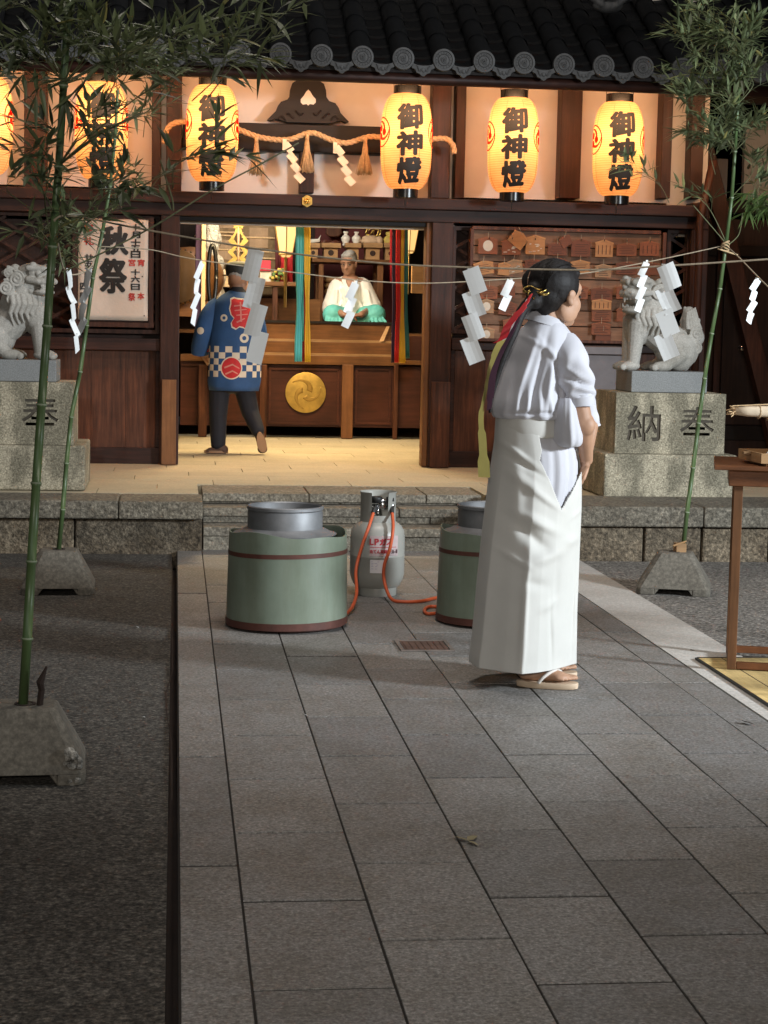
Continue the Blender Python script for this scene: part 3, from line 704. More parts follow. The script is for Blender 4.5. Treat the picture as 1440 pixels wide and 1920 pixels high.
def streamer(mb, p, Y, n, w_, h_, tilt, side, fold=.35, dense=.80):
    """zigzag of stiff paper panels hung from p"""
    a = Vector((math.sin(tilt)*side, 0, -math.cos(tilt))); b = Vector((math.cos(tilt)*side, 0, math.sin(tilt)))
    q = Vector(p)
    for k in range(n):
        y0 = (.006 if k % 2 else -.006)
        th = Vector((0,.0010,0)); vs = []; m_ = 5; bend = random.uniform(-.10,.10)*w_+(.07 if k % 2 else -.07)*w_; tw_ = random.uniform(-.05,.05)
        for jj in range(m_):
            for ii in range(m_):
                u, v = ii/(m_-1), jj/(m_-1); vs.append(q+b*w_*(u+tw_*(v-.5))+a*h_*v+Vector((0, y0*(1-2*v)+bend*(math.sin(u*math.pi)+.8*math.sin(v*math.pi)), 0)))
        fs2 = [(jj*m_+ii, jj*m_+ii+1, (jj+1)*m_+ii+1, (jj+1)*m_+ii) for jj in range(m_-1) for ii in range(m_-1)]
        mb.add(vs+[p+th for p in vs], fs2+[tuple(reversed([t+m_*m_ for t in f])) for f in fs2])
        q = q+a*h_*dense-b*w_*.52
    return mb
for px, py in ((531,266),(626,272),(718,268)):
    mb = MB(); p = W(px+4, py, 13.42); mb.box((p.x-.02, p.y, p.z-.06), (p.x+.01, p.y+.001, p.z+.02))
    streamer(mb, p+Vector((-.02,0,-.03)), 13.42, 4, .052, .075, R(42), 1, dense=.95); obj('folded_streamer', mb, M_paperc, rope)
# notice poster
poster = thing('poster', W(212, 605, 13.62), 'cream paper festival notice with brushed black and red writing in a dark frame', 'poster')
pm = MB(); nx, ny = 14, 18; vs = []
c00, c10, c11, c01 = W(146,599,13.6), W(277,603,13.6), W(279,415,13.6), W(147,409,13.6)
pw_, ph_ = (c10.x-c00.x), (c01.z-c00.z)
def pf(u, v, dy=0):  # u 0..1 left-right, v 0..1 bottom-top
    return Vector((c00.x+pw_*u, 13.6-.004*math.sin(u*9+v*5)-.003*math.sin(v*14-u*6)+dy, c00.z+ph_*v))
for j in range(ny+1):
    for i in range(nx+1): vs.append(pf(i/nx, j/ny))
fs_ = [(j*(nx+1)+i, j*(nx+1)+i+1, (j+1)*(nx+1)+i+1, (j+1)*(nx+1)+i) for j in range(ny) for i in range(nx)]
pm.add(vs, fs_); pp = obj('paper', pm, M_poster, poster, smooth=True)
md = pp.modifiers.new('t', 'SOLIDIFY'); md.thickness = .0015
bl = MB(); rd = MB()
def pg(mb, ch, u, v, w_, h_, bold): place_glyph(mb, ch, u*pw_, v*ph_, w_*pw_ if w_ else None, h_*ph_, lambda a, b, l=0: pf(a/pw_, b/ph_, -.004-l), bold, .03)
pg(bl, '秋', .52, .79, .40, .29, .05); pg(bl, '祭', .50, .44, .40, .36, .05)
for ch, v in (('十',.925),('月',.85),('十',.775),('五',.715),('日',.655)): pg(bl, ch, .82, v, .14, .066, .04)
for ch, v in (('十',.48),('六',.41),('日',.335)): pg(bl, ch, .82, v, .13, .062, .04)
pg(rd, '宵', .90, .575, .10, .07, .035); pg(rd, '宮', .77, .575, .10, .07, .035); pg(rd, '本', .90, .245, .10, .07, .035); pg(rd, '祭', .77, .235, .10, .08, .035)
pg(rd, '祭', .155, .90, .15, .09, .035); pg(rd, '礼', .155, .78, .15, .08, .03)
for ch, v in (('廿',.62),('五',.555),('六',.50),('日',.435)): pg(bl, ch, .155, v, .12, .055, .04)
for ch, v in (('四',.33),('時',.24)): pg(bl, ch, .09, v, .12, .07, .045)
obj('black_lettering', bl, M_ink, pp); obj('red_lettering', rd, M_redink, pp)
fr = MB()
for x0, y0, x1, y1 in ((136,405,145,612),(279,408,288,612)): boxpx(fr, x0, y0, x1, y1, 13.595, .05)
boxpx(fr, 136, 604, 288, 613, 13.594, .05); obj('frame', fr, M_wood, poster)
obj('backing', boxpx(MB(), 145, 408, 279, 603, 13.62, .02), M_wood, poster)
tk = MB()
for u, v in ((.04,.03),(.95,.05),(.92,.44),(.03,.45),(.92,.97)): tk.ell(pf(u, v, -.004), (.005,.003,.005), 8, 6)
obj('tacks', tk, M_iron, poster)
# votive plaque board
board = thing('plaque_board', W(1065, 642, 13.62), 'weathered board rack of grey brown slats holding wooden votive plaques', 'plaque board')
sl_ = MB(); yy = 450
for k in range(7):
    boxpx(sl_, 886, 436+29.5*k, 1240, 436+29.5*k+27.5, 13.60, .02)
obj('slats', sl_, wood('grey brown slat', (.29,.165,.105), 'x', .7, .35), board)
fr = MB(); boxpx(fr, 880, 428, 886, 642, 13.57, .07); boxpx(fr, 1240, 436, 1247, 642, 13.57, .07); boxpx(fr, 886, 428, 1240, 435, 13.57, .07); boxpx(fr, 880, 637, 1247, 643, 13.54, .12)
obj('frame', fr, M_woodb, board, bevel=.003)
hk = MB()
for k in range(8):
    p = W(916+43*k, 448+.8*k, 13.59); hk.tube([p, p+Vector((0,-.04,0)), p+Vector((0,-.05,.012))], .003, 5)
obj('hooks', hk, M_iron, board)
Mpl = [wood('red brown plaque wood', (.38,.14,.07), 'x', .6, .2), wood('orange plaque wood', (.70,.36,.15), 'x', .55, .15), wood('dark plaque wood', (.27,.10,.055), 'x', .6, .2), wood('tan plaque wood', (.56,.36,.21), 'x', .6, .2)]
MINK = [plain('brown ink', (.05,.02,.012), .7, bmp=0), plain('white plaque paint', (.62,.58,.5), .7, bmp=0)]
PL = []
rows = [('top', [(96,85,.0,0,'c'),(113,-1,0,0,''),(268,160,0,3,'w'),(425,145,0,1,'w'),(567,163,0,2,'l'),(720,155,0,2,'l'),(870,160,0,1,'v'),(1015,165,0,0,'l'),(1165,160,0,0,'v')])]
cells = [ # px centre x, centre y, w, h, rot, mat, mark, description
 (915,460,37,32,0,0,'c','brown votive plaque with a round white emblem, first of the top row'),
 (959,463,36,30,0,0,'w','red brown votive plaque with small white figures, second of the top row'),
 (972,449,32,28,R(38),1,'','orange plaque swung askew over its neighbours in the top row'),
 (1004,459,37,36,0,1,'w','orange plaque with white painted figures, fourth of the top row'),
 (1045,467,36,24,0,2,'l','small dark red plaque with faint lines, centre of the top row'),
 (1061,452,22,20,R(-28),2,'','dark tilted plaque peeping out from behind the top row'),
 (1089,465,37,33,0,2,'l','wide dark red plaque with a peaked top, right of the top row centre'),
 (1133,466,34,32,0,1,'v','bright orange plaque with upright dark brush lines'),
 (1175,468,39,24,0,0,'l','plain red brown plaque with the faintest writing, next to last in the top row'),
 (1218,466,38,28,0,0,'v','orange brown plaque with upright lines, last of the top row'),
 (907,502,37,25,R(-8),1,'l','light orange plaque tilted to the left, first of the second row'),
 (945,504,22,24,R(4),1,'','small light orange plaque half behind a tan one'),
 (964,500,32,26,R(-10),3,'w','tan tilted plaque with white marks in the second row'),
 (1001,497,35,22,0,2,'l','dark brown plaque under the two white figured ones'),
 (1045,495,35,22,0,2,'','dark brown plaque just above the woman\'s hair'),
 (1131,508,31,25,0,3,'l','tan plaque with faint lines right of the woman\'s head'),
 (1175,503,41,24,0,2,'l','wide dark plaque of the second row'),
 (1222,504,30,24,0,2,'','dark plaque at the right end of the second row'),
 (917,548,33,25,0,0,'l','red brown plaque above the round white emblem'),
 (953,545,26,26,0,2,'','dark plaque behind the small paper streamer'),
 (912,574,28,26,0,3,'c','tan plaque carrying a round white emblem, third row'),
 (912,626,30,24,0,3,'c','tan plaque with a round white emblem, lowest in the left column'),
 (1128,551,42,24,0,2,'l','dark brown plaque at the head of the hanging stack'),
 (1128,571,38,20,0,1,'v','orange plaque second in the hanging stack'),
 (1128,591,38,24,0,0,'l','red brown plaque third in the hanging stack'),
 (1127,616,37,24,0,0,'l','red brown plaque at the foot of the hanging stack'),
 (1175,548,40,26,0,0,'l','red brown plaque of the third row, close beside the lion-dog head'),
 (1131,643-14,30,20,0,2,'','dark plaque low on the board behind the woman\'s chin'),
 (960,610,34,26,0,0,'l','red brown plaque low on the board behind the red ribbon'),
 (952,578,34,26,R(5),2,'l','dark plaque of the third row behind the red ribbon'),
 (1088,500,36,24,0,1,'l','orange tan plaque of the second row, right behind the woman\'s hair'),
 (1003,545,34,26,0,3,'l','tan plaque of the third row left of the woman\'s ear, mostly behind her hair'),
 (1086,548,34,26,0,0,'l','red brown plaque of the third row, close behind the woman\'s face'),
 (1163,549,12,24,0,2,'','narrow dark plaque edge beside the hanging stack'),
 (1162,590,12,26,0,0,'','narrow red brown plaque edge at the lower right')]
for n_, (cx, cy, w_, h_, rot, mi, mark, lb) in enumerate(cells):
    Yp = 13.56-.006*(n_ % 3); c = W(cx, cy, Yp); ww = w_/PXM(Yp); hh = h_/PXM(Yp); roof_ = hh*.16
    t = thing('votive_plaque', (c.x, c.y, c.z-hh/2), lb, 'votive plaque', 'wooden plaques hung on the board'); Rm = Matrix.Rotation(rot, 3, 'Y')
    def fr_(u, v, dy=0): return c+Rm@Vector((u, dy, v))
    o = MB().poly([(-ww/2,-hh/2),(ww/2,-hh/2),(ww/2,hh/2-roof_),(0,hh/2),(-ww/2,hh/2-roof_)], fr_, (0,.008,0)); obj('panel', o, Mpl[mi], t, bevel=.0015)
    ed = MB().poly([(-ww/2-.003,hh/2-roof_-.008),(0,hh/2-.008),(ww/2+.003,hh/2-roof_-.008),(ww/2+.003,hh/2-roof_+.002),(0,hh/2+.004),(-ww/2-.003,hh/2-roof_+.002)], lambda u, v: fr_(u, v, -.003), (0,.013,0)); obj('top_trim', ed, Mpl[mi], t)
    obj('cord', MB().tube([fr_(0,hh/2-.01,-.004), c+Vector((0,-.006,hh/2+.035))], .0022, 5), M_twine, t)
    mk_ = MB()
    if mark == 'c':
        mk_.add([fr_(.3*hh*math.cos(a), .32*hh*math.sin(a)-.003, -.002) for a in [2*math.pi*j/20 for j in range(20)]], [tuple(range(20))])
        obj('painted_marks', mk_, MINK[1], t)
    elif mark == 'w':
        for q in range(9):
            u, v = random.uniform(-.35,.35)*ww, random.uniform(-.38,.05)*hh; a_, b_ = random.uniform(.006,.015), random.uniform(.002,.005)
            mk_.add([fr_(u-a_, v-b_, -.002), fr_(u+a_, v-b_*.5, -.002), fr_(u+a_, v+b_, -.002), fr_(u-a_, v+b_*.6, -.002)], [(0,1,2,3)])
        obj('painted_marks', mk_, MINK[1], t)
    elif mark in ('l', 'v'):
        for q in range(5 if mark == 'l' else 4):
            if mark == 'l':
                v = (.2-.13*q)*hh; u0, u1 = -random.uniform(.25,.4)*ww, random.uniform(.2,.4)*ww; pts = [(u0,v-.0016),(u1,v-.0016),(u1,v+.0016),(u0,v+.0016)]
            else:
                u = (-.33+.22*q)*ww; pts = [(u-.0025,-.35*hh),(u+.0025,-.35*hh),(u+.0025,random.uniform(.1,.25)*hh),(u-.0025,.2*hh)]
            mk_.add([fr_(*p, -.002) for p in pts], [(0,1,2,3)])
        obj('painted_marks', mk_, MINK[0], t)
# steel counter below the board
ct = thing('steel_counter', (W(1135,735,13.3).x, 13.3, ZP), 'grey steel cabinet counter standing below the plaque board beside the lion-dog', 'cabinet')
X0, X1 = W(1040,690,13.15).x, W(1166,690,13.15).x; zt = W(1135,650,13.15).z
Mst = plain('brushed steel sheet', (.14,.12,.12), .5, .4, var=.15)
obj('cabinet_body', MB().box((X0,13.15,ZP),(X1,13.5,zt-.06)), Mst, ct, bevel=.004); obj('counter_top', MB().box((X0-.02,13.1,zt-.058),(X1+.01,13.5,zt)), Mst, ct, bevel=.004)
# ================================================================== STONE LION-DOGS AND PEDESTALS
YPR, YPL = 11.31, 11.46
USE_SELF = {}
M_carve = plain('dirt in carved stone', (.085,.072,.055), .95, bmp=.3)
def pedestal(x_c, YP, label, chars, ins_l, group='inscribed stone pedestals'):
    """three stacked blocks; front faces at YP"""
    t = thing('stone_pedestal', (x_c, YP+.3, ZP+.004), label, 'pedestal', group)
    hs = [(.435,0.004,.285,.60),(.36,.285,.675,.52),(.25,.677,.81,.40)]
    def blk(hw, z0, z1, dp, dy, mat, name, bev):
        mb = MB(); y0 = YP+dy; mb.box((x_c-hw, y0, ZP+z0), (x_c+hw, y0+dp, ZP+z1)); return obj(name, mb, mat, t, bevel=bev)
    blk(.435, .003, .283, .70, -.02, M_ped, 'base_block', .012)
    mid = blk(.36, .285, .673, .56, .03, M_ped, 'inscribed_block', .008)
    blk(.25, .675, .81, .42, .09, M_ped2, 'top_block', .006)
    for ch, px in chars:   # characters really cut into the stone face
        cu = bpy.data.curves.new('t', 'FONT'); cu.body = ch; cu.size = .24; cu.offset = (.0012 if ch == '奉' else .0035); cu.extrude = .02; cu.resolution_u = 2
        o = bpy.data.objects.new('t', cu); C.objects.link(o); me = bpy.data.meshes.new_from_object(o.evaluated_get(bpy.context.evaluated_depsgraph_get()))
        xs_ = [v.co.x for v in me.vertices]; ys_ = [v.co.y for v in me.vertices]; bpy.data.objects.remove(o)
        cx_, cy_ = (min(xs_)+max(xs_))/2, (min(ys_)+max(ys_))/2
        for v in me.vertices: v.co = Vector((x_c+px+(v.co.x-cx_), YP+.03+v.co.z*.55+.0, ZP+.478+(v.co.y-cy_)))-WL[mid.name]
        bm = bmesh.new(); bm.from_mesh(me); bmesh.ops.remove_doubles(bm, verts=bm.verts, dist=1e-5); bmesh.ops.recalc_face_normals(bm, faces=bm.faces)
        todo = set(bm.verts); isl = []
        while todo:
            st_ = [todo.pop()]; grp = set(st_)
            while st_:
                for e in st_.pop().link_edges:
                    for v in e.verts:
                        if v in todo: todo.discard(v); grp.add(v); st_.append(v)
            isl.append(grp)
        for grp in isl:   # one stroke group at a time
            im = {v: n_ for n_, v in enumerate(grp)}; m2 = bpy.data.meshes.new('cut'); m2.from_pydata([v.co.copy() for v in im], [], [tuple(im[v] for v in f.verts) for f in bm.faces if f.verts[0] in im]); m2.materials.append(M_carve)
            k_ = bpy.data.objects.new('cutter', m2); C.objects.link(k_); k_.location = WL[mid.name]
            mid.modifiers.clear(); md = mid.modifiers.new('cut', 'BOOLEAN'); md.operation = 'DIFFERENCE'; md.solver = 'EXACT'; md.object = k_; md.material_mode = 'TRANSFER'; md.use_self = USE_SELF.get(ch, True)
            bpy.context.view_layer.update(); n0 = len(mid.data.polygons); bake(mid); bpy.data.objects.remove(k_); print('CARVED', ch, len(grp), n0, len(mid.data.polygons))
        bm.free()
    return t
XPR = (W(1127,890,YPR).x+W(1384,890,YPR).x)/2
XPL = W(158,878,YPL).x-.43
pr_ = pedestal(XPR, YPR, 'right stone pedestal with two large carved characters, dark stains running down its base', [('納', -.175), ('奉', .175)], None)
pl_ = pedestal(XPL, YPL, 'left stone pedestal with a carved character, standing behind two bamboo poles', [('奉', .155), ('献', -.2)][:1], None)
def lion(x_c, YP, label, s, openm):
    """seated lion-dog; local x points where it faces, s=-1 faces left"""
    zb = ZP+.812; yc = YP+.29
    def T(x, y, z): return Vector((x_c+s*x, yc-y, zb+z))   # +y local = towards the viewer
    mb = MB()
    def E_(c, r, rot=None): mb.ell(T(*c), r, 18, 12, M=rot)
    def K_(a, b, r0, r1): mb.cap(T(*a), T(*b), r0, r1, 14)
    for q in (-1, 1):
        E_((-.14, q*.075, .125), (.115,.065,.125)); K_((-.13,q*.10,.10), (-.03,q*.12,.03), .06, .035)
        E_((-.015,q*.125,.028), (.07,.042,.034))
        for d in (-.026,0,.026): E_((.042,q*.125+d,.020), (.022,.013,.022))
        K_((.145,q*.07,.30), (.165,q*.075,.05), .062, .040); E_((.185,q*.075,.028), (.065,.048,.032))
        for d in (-.028,0,.028): E_((.238,q*.075+d,.020), (.022,.014,.021))
        E_((.13,q*.085,.27), (.06,.045,.085)) 
    E_((-.12,0,.15), (.13,.12,.14)); K_((-.11,0,.17), (.08,0,.32), .115, .115); E_((.125,0,.27), (.085,.105,.12)); K_((.02,0,.33), (.07,0,.42), .12, .12)
    E_((.05,0,.42), (.125,.135,.125)); E_((.11,0,.33), (.09,.10,.09))
    # mane ridges falling over the shoulders and chest
    for q in (-1, 1):
        for k in range(6):
            y = q*(.05+.018*k); x = .15-.032*k
            mb.tube([T(x, q*(.09+.012*min(k,3)), .40), T(x+.012, q*(.112+.012*min(k,3)), .345), T(x-.01, q*(.118+.008*min(k,3)), .29), T(x+.012, q*(.108), .245-.008*k)], [.017,.019,.014,.004], 8)
        for k in range(3): mb.tube([T(.165, q*(.02+.026*k), .38), T(.205-.01*k, q*(.022+.026*k), .33), T(.20-.01*k, q*(.02+.026*k), .27), T(.19, q*(.018+.02*k), .235)], [.013,.016,.012,.004], 8)
    # head, turned a little to the viewer
    hc = T(.115, .02, .475); ang = s*R(-46); hs = 1.16; Rm = Matrix.Rotation(ang, 3, 'Z')
    def H(x, y, z): return hc+Rm@Vector((s*x*hs, -y*hs, z*hs))
    def EH(c, r): mb.ell(H(*c), tuple(q_*hs for q_ in r), 18, 12, M=Rm)
    def KH(a, b, r0, r1): mb.cap(H(*a), H(*b), r0, r1, 12)
    EH((-.012,0,.02), (.095,.11,.092)); EH((.055,0,.055), (.055,.085,.042)); EH((.088,0,.012), (.058,.075,.028))  # upper muzzle
    jaw = -.068 if openm else -.036
    EH((.088,0,jaw-.010), (.056,.062,.020)); KH((0,.07,-.03), (.05,.06,jaw-.005), .03,.022); KH((0,-.07,-.03), (.05,-.06,jaw-.005), .03,.022)
    EH((.128,0,.026), (.022,.036,.020)); EH((.138,.018,.020), (.012,.014,.012)); EH((.138,-.018,.020), (.012,.014,.012))
    for q in (-1, 1):
        KH((.11,q*.02,.078), (.06,q*.088,.082), .022, .017); EH((.098,q*.046,.052), (.017,.019,.017)); KH((.11,q*.06,.012), (.06,q*.085,.02), .018,.022)
        KH((.12,q*.035,-.012), (.12,q*.035,-.034), .009,.004)
        if openm: KH((.11,q*.05,jaw+.008), (.112,q*.05,jaw+.03), .007,.003)
        KH((-.03,q*.10,.075), (-.10,q*.125,.055), .034,.014)     # ear
        for k in range(5): EH((.07-.03*k, q*.06*math.cos(k*.3), .10-.006*k), (.020,.020,.016))
    for yy in (-.04,-.02,0,.02,.04): EH((.118,yy,-.014), (.006,.008,.008)); EH((.112,yy*.9,jaw+.008), (.006,.008,.008))
    EH((.06,0,jaw+.008), (.045,.03,.008))
    # snail curls
    def curl(c, r, q):
        mb.ell(c, (r*.86,r*.5,r*.86), 14, 10); pts = []; rs = []
        for k in range(34):
            t = k/33; a = t*4.6*math.pi; rr = r*(.12+.9*t); pts.append(c+Vector((s*rr*math.cos(a), -q*(r*.55-.012*t), rr*math.sin(a)))); rs.append(.0052+.0035*t)
        mb.tube(pts, rs, 7)
    for q in (-1, 1):
        for x, z, r in ((.02,.50,.052),(-.045,.445,.050),(-.03,.54,.036),(-.01,.375,.040),(.055,.385,.034),(.135,.375,.026),(.10,.355,.024)):
            curl(T(x, q*(.118 if x < .1 else .095), z), r, q)
    for y in (-.045,0,.045): curl(T(.19-.6*abs(y), y, .385), .024, 1)
    # flame tail
    for y in (0,):
        E_((-.235,0,.18), (.06,.06,.14)); K_((-.25,0,.22), (-.215,0,.38), .072, .040); K_((-.24,0,.24), (-.275,0,.33), .04,.018); K_((-.20,0,.34), (-.185,0,.41), .03,.010); K_((-.23,0,.10), (-.20,0,.03), .04,.03)
    for q in (-1, 1):
        for x, z, r in ((-.245,.155,.046),(-.25,.24,.044),(-.205,.075,.030)): curl(T(x, q*.066, z), r*1.1, q)
        for k in range(5): mb.tube([T(-.19-.022*k, q*.072, .27), T(-.185-.018*k, q*.066, .32), T(-.19-.013*k, q*.040, .385+.008*k)], [.012,.013,.005], 6)
        for k in range(3): mb.tube([T(-.19, q*.07, .05+.01*k), T(-.20-.01*k, q*.08, .09+.03*k), T(-.17-.02*k, q*.085, .15+.03*k)], [.006,.010,.004], 6)
    return remesh_obj('stone_lion_dog', mb, M_lion, .0042, None, 1, label=label, cat='guardian statue', group='seated stone lion-dogs')
lion(XPR-.045, YPR, 'seated stone lion-dog facing left with its mouth open and swirling tail raised', -1, True)
lion(XPL-.02, YPL, 'seated stone lion-dog facing right behind the left bamboo, closed mouth', 1, False)
# ================================================================== GREEN TUBS WITH STEAMER RINGS, GAS BOTTLE
def tub(px, pyb, Y, label, plabel, tilt=0., sq=1.0, phi=0):
    c = G(px, pyb); c = Vector((c.x, Y, -.016)); r0, r1, h = .278, .268, .452
    t = thing('insulated_tub', c, label, 'tub', 'pale green metal tubs')
    Mt = Matrix.Rotation(tilt, 3, 'Y')
    prof = [(r0,.045),(r0-.001,.10),(r1+.003,.40),(r1,h),(r1-.006,h),(r1-.004,.40),(r0-.012,.10)]
    n = 56; rings = []
    for k, (r, z) in enumerate(prof):
        rings.append([c+Mt@Vector((r*math.cos(a)*(1+.006*math.sin(3*a+z*4)), r*math.sin(a)*(1+.006*math.cos(2*a)), z+(.010*math.sin(2*a+phi)+.006*math.sin(5*a)) *(z > .35))) for a in [2*math.pi*j/n for j in range(n)]])
    sh = obj('metal_shell', MB().loft(rings, caps=False), M_green, t, smooth=True, auto=45)
    bd_ = MB(); 
    def hoop(z, r, hh, th=.004):
        bd2 = MB(); rg = []
        for dz, dr in ((0,0),(0,th),(hh,th),(hh,0)):
            rg.append([c+Mt@Vector(((r+dr)*math.cos(a)*(1+.006*math.sin(3*a+z*4)), (r+dr)*math.sin(a)*(1+.006*math.cos(2*a)), z+dz+.006*math.sin(a+2))) for a in [2*math.pi*j/n for j in range(n)]])
        return bd2.loft(rg+[rg[0]], caps=False)
    obj('steel_hoop', hoop(.352, r1+.001, .020), M_band, t, smooth=True, auto=40)
    obj('base_rim', hoop(.03, r0-.004, .032, .007), M_band, t, smooth=True, auto=40)
    obj('base_plate', MB().lathe([(.25,.022),(.272,.030),(.272,.036),(.2,.04),(.001,.04)], c, 40), M_band, t, smooth=True, auto=40)
    for k in range(3):
        a = R(-95+120*k); f_ = MB(); q = c+Vector((.20*math.cos(a), .20*math.sin(a), 0)); f_.box((q.x-.03,q.y-.015,.0), (q.x+.03,q.y+.015,.010)); obj('foot', f_, M_band, t)
    # steamer ring
    pc_ = c+Vector((-.012,.02,.0)); p = thing('steamer_ring', pc_+Vector((0,0,h-.02)), plabel, 'steamer pot', 'aluminium steamer rings on the tubs')
    z0 = h-.012
    obj('flange', MB().lathe([(.02,z0-.012),(.215,z0-.014),(.236,z0-.002),(.237,z0+.002),(.222,z0+.004),(.19,z0+.020),(.17,z0+.028)], pc_, 48, caps=False), M_alu, p, smooth=True, auto=35)
    obj('ring_wall', MB().lathe([(.172,z0+.022),(.172,z0+.098),(.169,z0+.106),(.176,z0+.112),(.176,z0+.124),(.170,z0+.128),(.165,z0+.122),(.165,z0+.02),(.02,z0+.018)], pc_, 56, caps=False), M_alu, p, smooth=True, auto=30)
    return c
tc1 = tub(542, 1185, 8.24, 'large pale green tub standing alone left of the gas bottle', 'dull aluminium steamer ring on the left green tub')
tc2 = tub(950, 1185, 8.36, 'pale green tub half hidden behind the standing woman', 'aluminium steamer ring on the tub behind the woman', phi=2)
# gas cylinder
gc = Vector((W(706,1110,9.2).x, 9.2, 0)); gt = thing('gas_cylinder', gc, 'grey LP gas cylinder with red lettering and orange hoses', 'gas cylinder')
RG = .140
prof = [(.05,.028),(.09,.034),(.118,.052),(.132,.080),(RG,.11),(RG,.20),(RG+.0012,.203),(RG+.0012,.209),(RG,.212),(RG,.30),(.136,.332),(.121,.358),(.095,.378),(.06,.392),(.02,.398),(.001,.398)]
gb = obj('body', MB().lathe(prof, gc, 48), M_cyl, gt, smooth=True)
obj('foot_ring', MB().lathe([(.098,0),(.102,0),(.102,.052),(.100,.06),(.096,.052)], gc, 40, caps=False), M_cyl, gt, smooth=True, auto=40)
col = MB(); n = 40
for lo, hi in ((R(-140),R(-102)),(R(-75),R(-38)),(R(-30),R(210)-R(0))):
    pass
rg = []
for r, z in ((.088,.352),(.088,.525),(.094,.533),(.096,.531),(.091,.522),(.091,.352)):
    rg.append([gc+Vector((r*math.cos(a), r*math.sin(a), z)) for a in [R(-62+ (304)*j/n) for j in range(n+1)]])
col.loft(rg, closed=False, caps=False)
rg = []
for r, z in ((.088,.352),(.088,.415),(.091,.415),(.091,.352)):
    rg.append([gc+Vector((r*math.cos(a), r*math.sin(a), z)) for a in [R(-118+56*j/12) for j in range(13)]])
col.loft(rg, closed=False, caps=False)
obj('collar', col, M_cyl, gt, smooth=True, auto=40)
vm = MB(); vm.lathe([(.022,.39),(.022,.44),(.014,.445),(.014,.47),(.001,.47)], gc, 20)
vm.cap(gc+Vector((-.05,-.03,.455)), gc+Vector((.055,-.03,.455)), .016, .016); vm.ell(gc+Vector((.02,-.045,.47)), (.032,.02,.03)); vm.ell(gc+Vector((.062,-.045,.46)), (.018,.018,.024)); vm.cap(gc+Vector((-.01,-.05,.46)), gc+Vector((-.01,-.06,.44)), .012, .010)
vl = obj('valve', vm, M_chrome, gt, smooth=True)
hb = MB(); hb.lathe([(.001,.03),(.03,.03),(.032,.02),(.03,.0),(.02,-.004)], gc+Vector((-.015,-.04,.48)), 14); hb.lathe([(.001,.03),(.020,.03),(.022,.01),(.012,0)], gc+Vector((.055,-.045,.478)), 14)
hb.cap(gc+Vector((-.022,-.065,.455)), gc+Vector((-.034,-.082,.432)), .011, .011); hb.cap(gc+Vector((.062,-.06,.455)), gc+Vector((.062,-.085,.434)), .011, .011); obj('valve_knobs', hb, M_rubber, vl, smooth=True)
def cyf(u, v, l=0, r=RG+.0022): a = u/RG-R(90)+R(6); return gc+Vector(((r+l)*math.cos(a), (r+l)*math.sin(a), v))
pt = MB()
for q in range(14): # pale painted band behind the writing
    u0, u1 = -.070+.155*q/14, -.070+.155*(q+1)/14; pt.add([cyf(u0,.215,0,RG+.001),cyf(u1,.215,0,RG+.001),cyf(u1,.318 if q < 14 else .3,0,RG+.001),cyf(u0,.318,0,RG+.001)],[(0,1,2,3)])
obj('painted_band', pt, plain('pale pink paint', (.50,.40,.40), .45, bmp=0), gb)
tx = MB()
for ch, u, w_, h_ in (('L',-.060,.022,.034),('P',-.034,.028,.034),('ガ',-.002,.034,.036),('ス',.032,.032,.034)): place_glyph(tx, ch, u, .288, w_, h_, cyf, .075, .012)
for q in range(10):
    u0, u1 = -.068+.14*q/10, -.068+.14*(q+1)/10; tx.add([cyf(u0,.2585),cyf(u1,.2585),cyf(u1,.2615),cyf(u0,.2615)],[(0,1,2,3)])
for ch, u, w_ in (('充',-.060,.018),('て',-.042,.016),('ん',-.024,.018),('期',-.005,.018),('限',.013,.018)): place_glyph(tx, ch, u, .238, w_, .019, cyf, .05, .012)
obj('red_lettering', tx, plain('red stencil paint', (.40,.03,.04), .5, bmp=0), gb)
t2 = MB()
for ch, u, w_ in (('平',.034,.016),('3',.047,.009),('6',.057,.009),('-',.065,.006),('1',.072,.005),('1',.078,.005)): place_glyph(t2, ch, u, .238, w_, .021, cyf, .03, .012)
obj('black_lettering', t2, plain('dark stencil paint', (.10,.05,.06), .5, bmp=0), gb)
lb_ = MB()
for q in range(8):
    u0, u1 = -.066+.078*q/8, -.066+.078*(q+1)/8; lb_.add([cyf(u0,.128,0,RG+.0015),cyf(u1,.128,0,RG+.0015),cyf(u1,.196,0,RG+.0015),cyf(u0,.196,0,RG+.0015)],[(0,1,2,3)])
lb2 = obj('paper_label', lb_, M_label, gb); ls = MB()
for q in range(5):
    v = .185-.008*q-.004*(q > 3); u1 = -.035+.02*random.random(); ls.add([cyf(-.060,v),cyf(u1,v),cyf(u1,v+.0016),cyf(-.060,v+.0016)],[(0,1,2,3)])
obj('printed_lines', ls, plain('lilac print', (.30,.28,.50), .6, bmp=0), lb2)
def hose(pts, label, r=.0085):
    mb = MB().tube(pts, r, 10); return obj('gas_hose', mb, M_hose, smooth=True, label=label, cat='hose', group='orange gas hoses')
def cr3(p, k=8):
    return [Vector(q) for q in smoothpx([tuple(v) for v in p], k)]
hose(cr3([gc+Vector((-.034,-.085,.430)), gc+Vector((-.06,-.14,.37)), gc+Vector((-.10,-.19,.27)), gc+Vector((-.135,-.26,.16)), gc+Vector((-.15,-.45,.06)), Vector((tc1.x+.30, tc1.y+.25,.012)), Vector((tc1.x+.17, tc1.y+.05,.012))]),
     'orange rubber hose running from the gas bottle down behind the left tub')
def g_(px, py, z=.0095): return G(px, py, z)
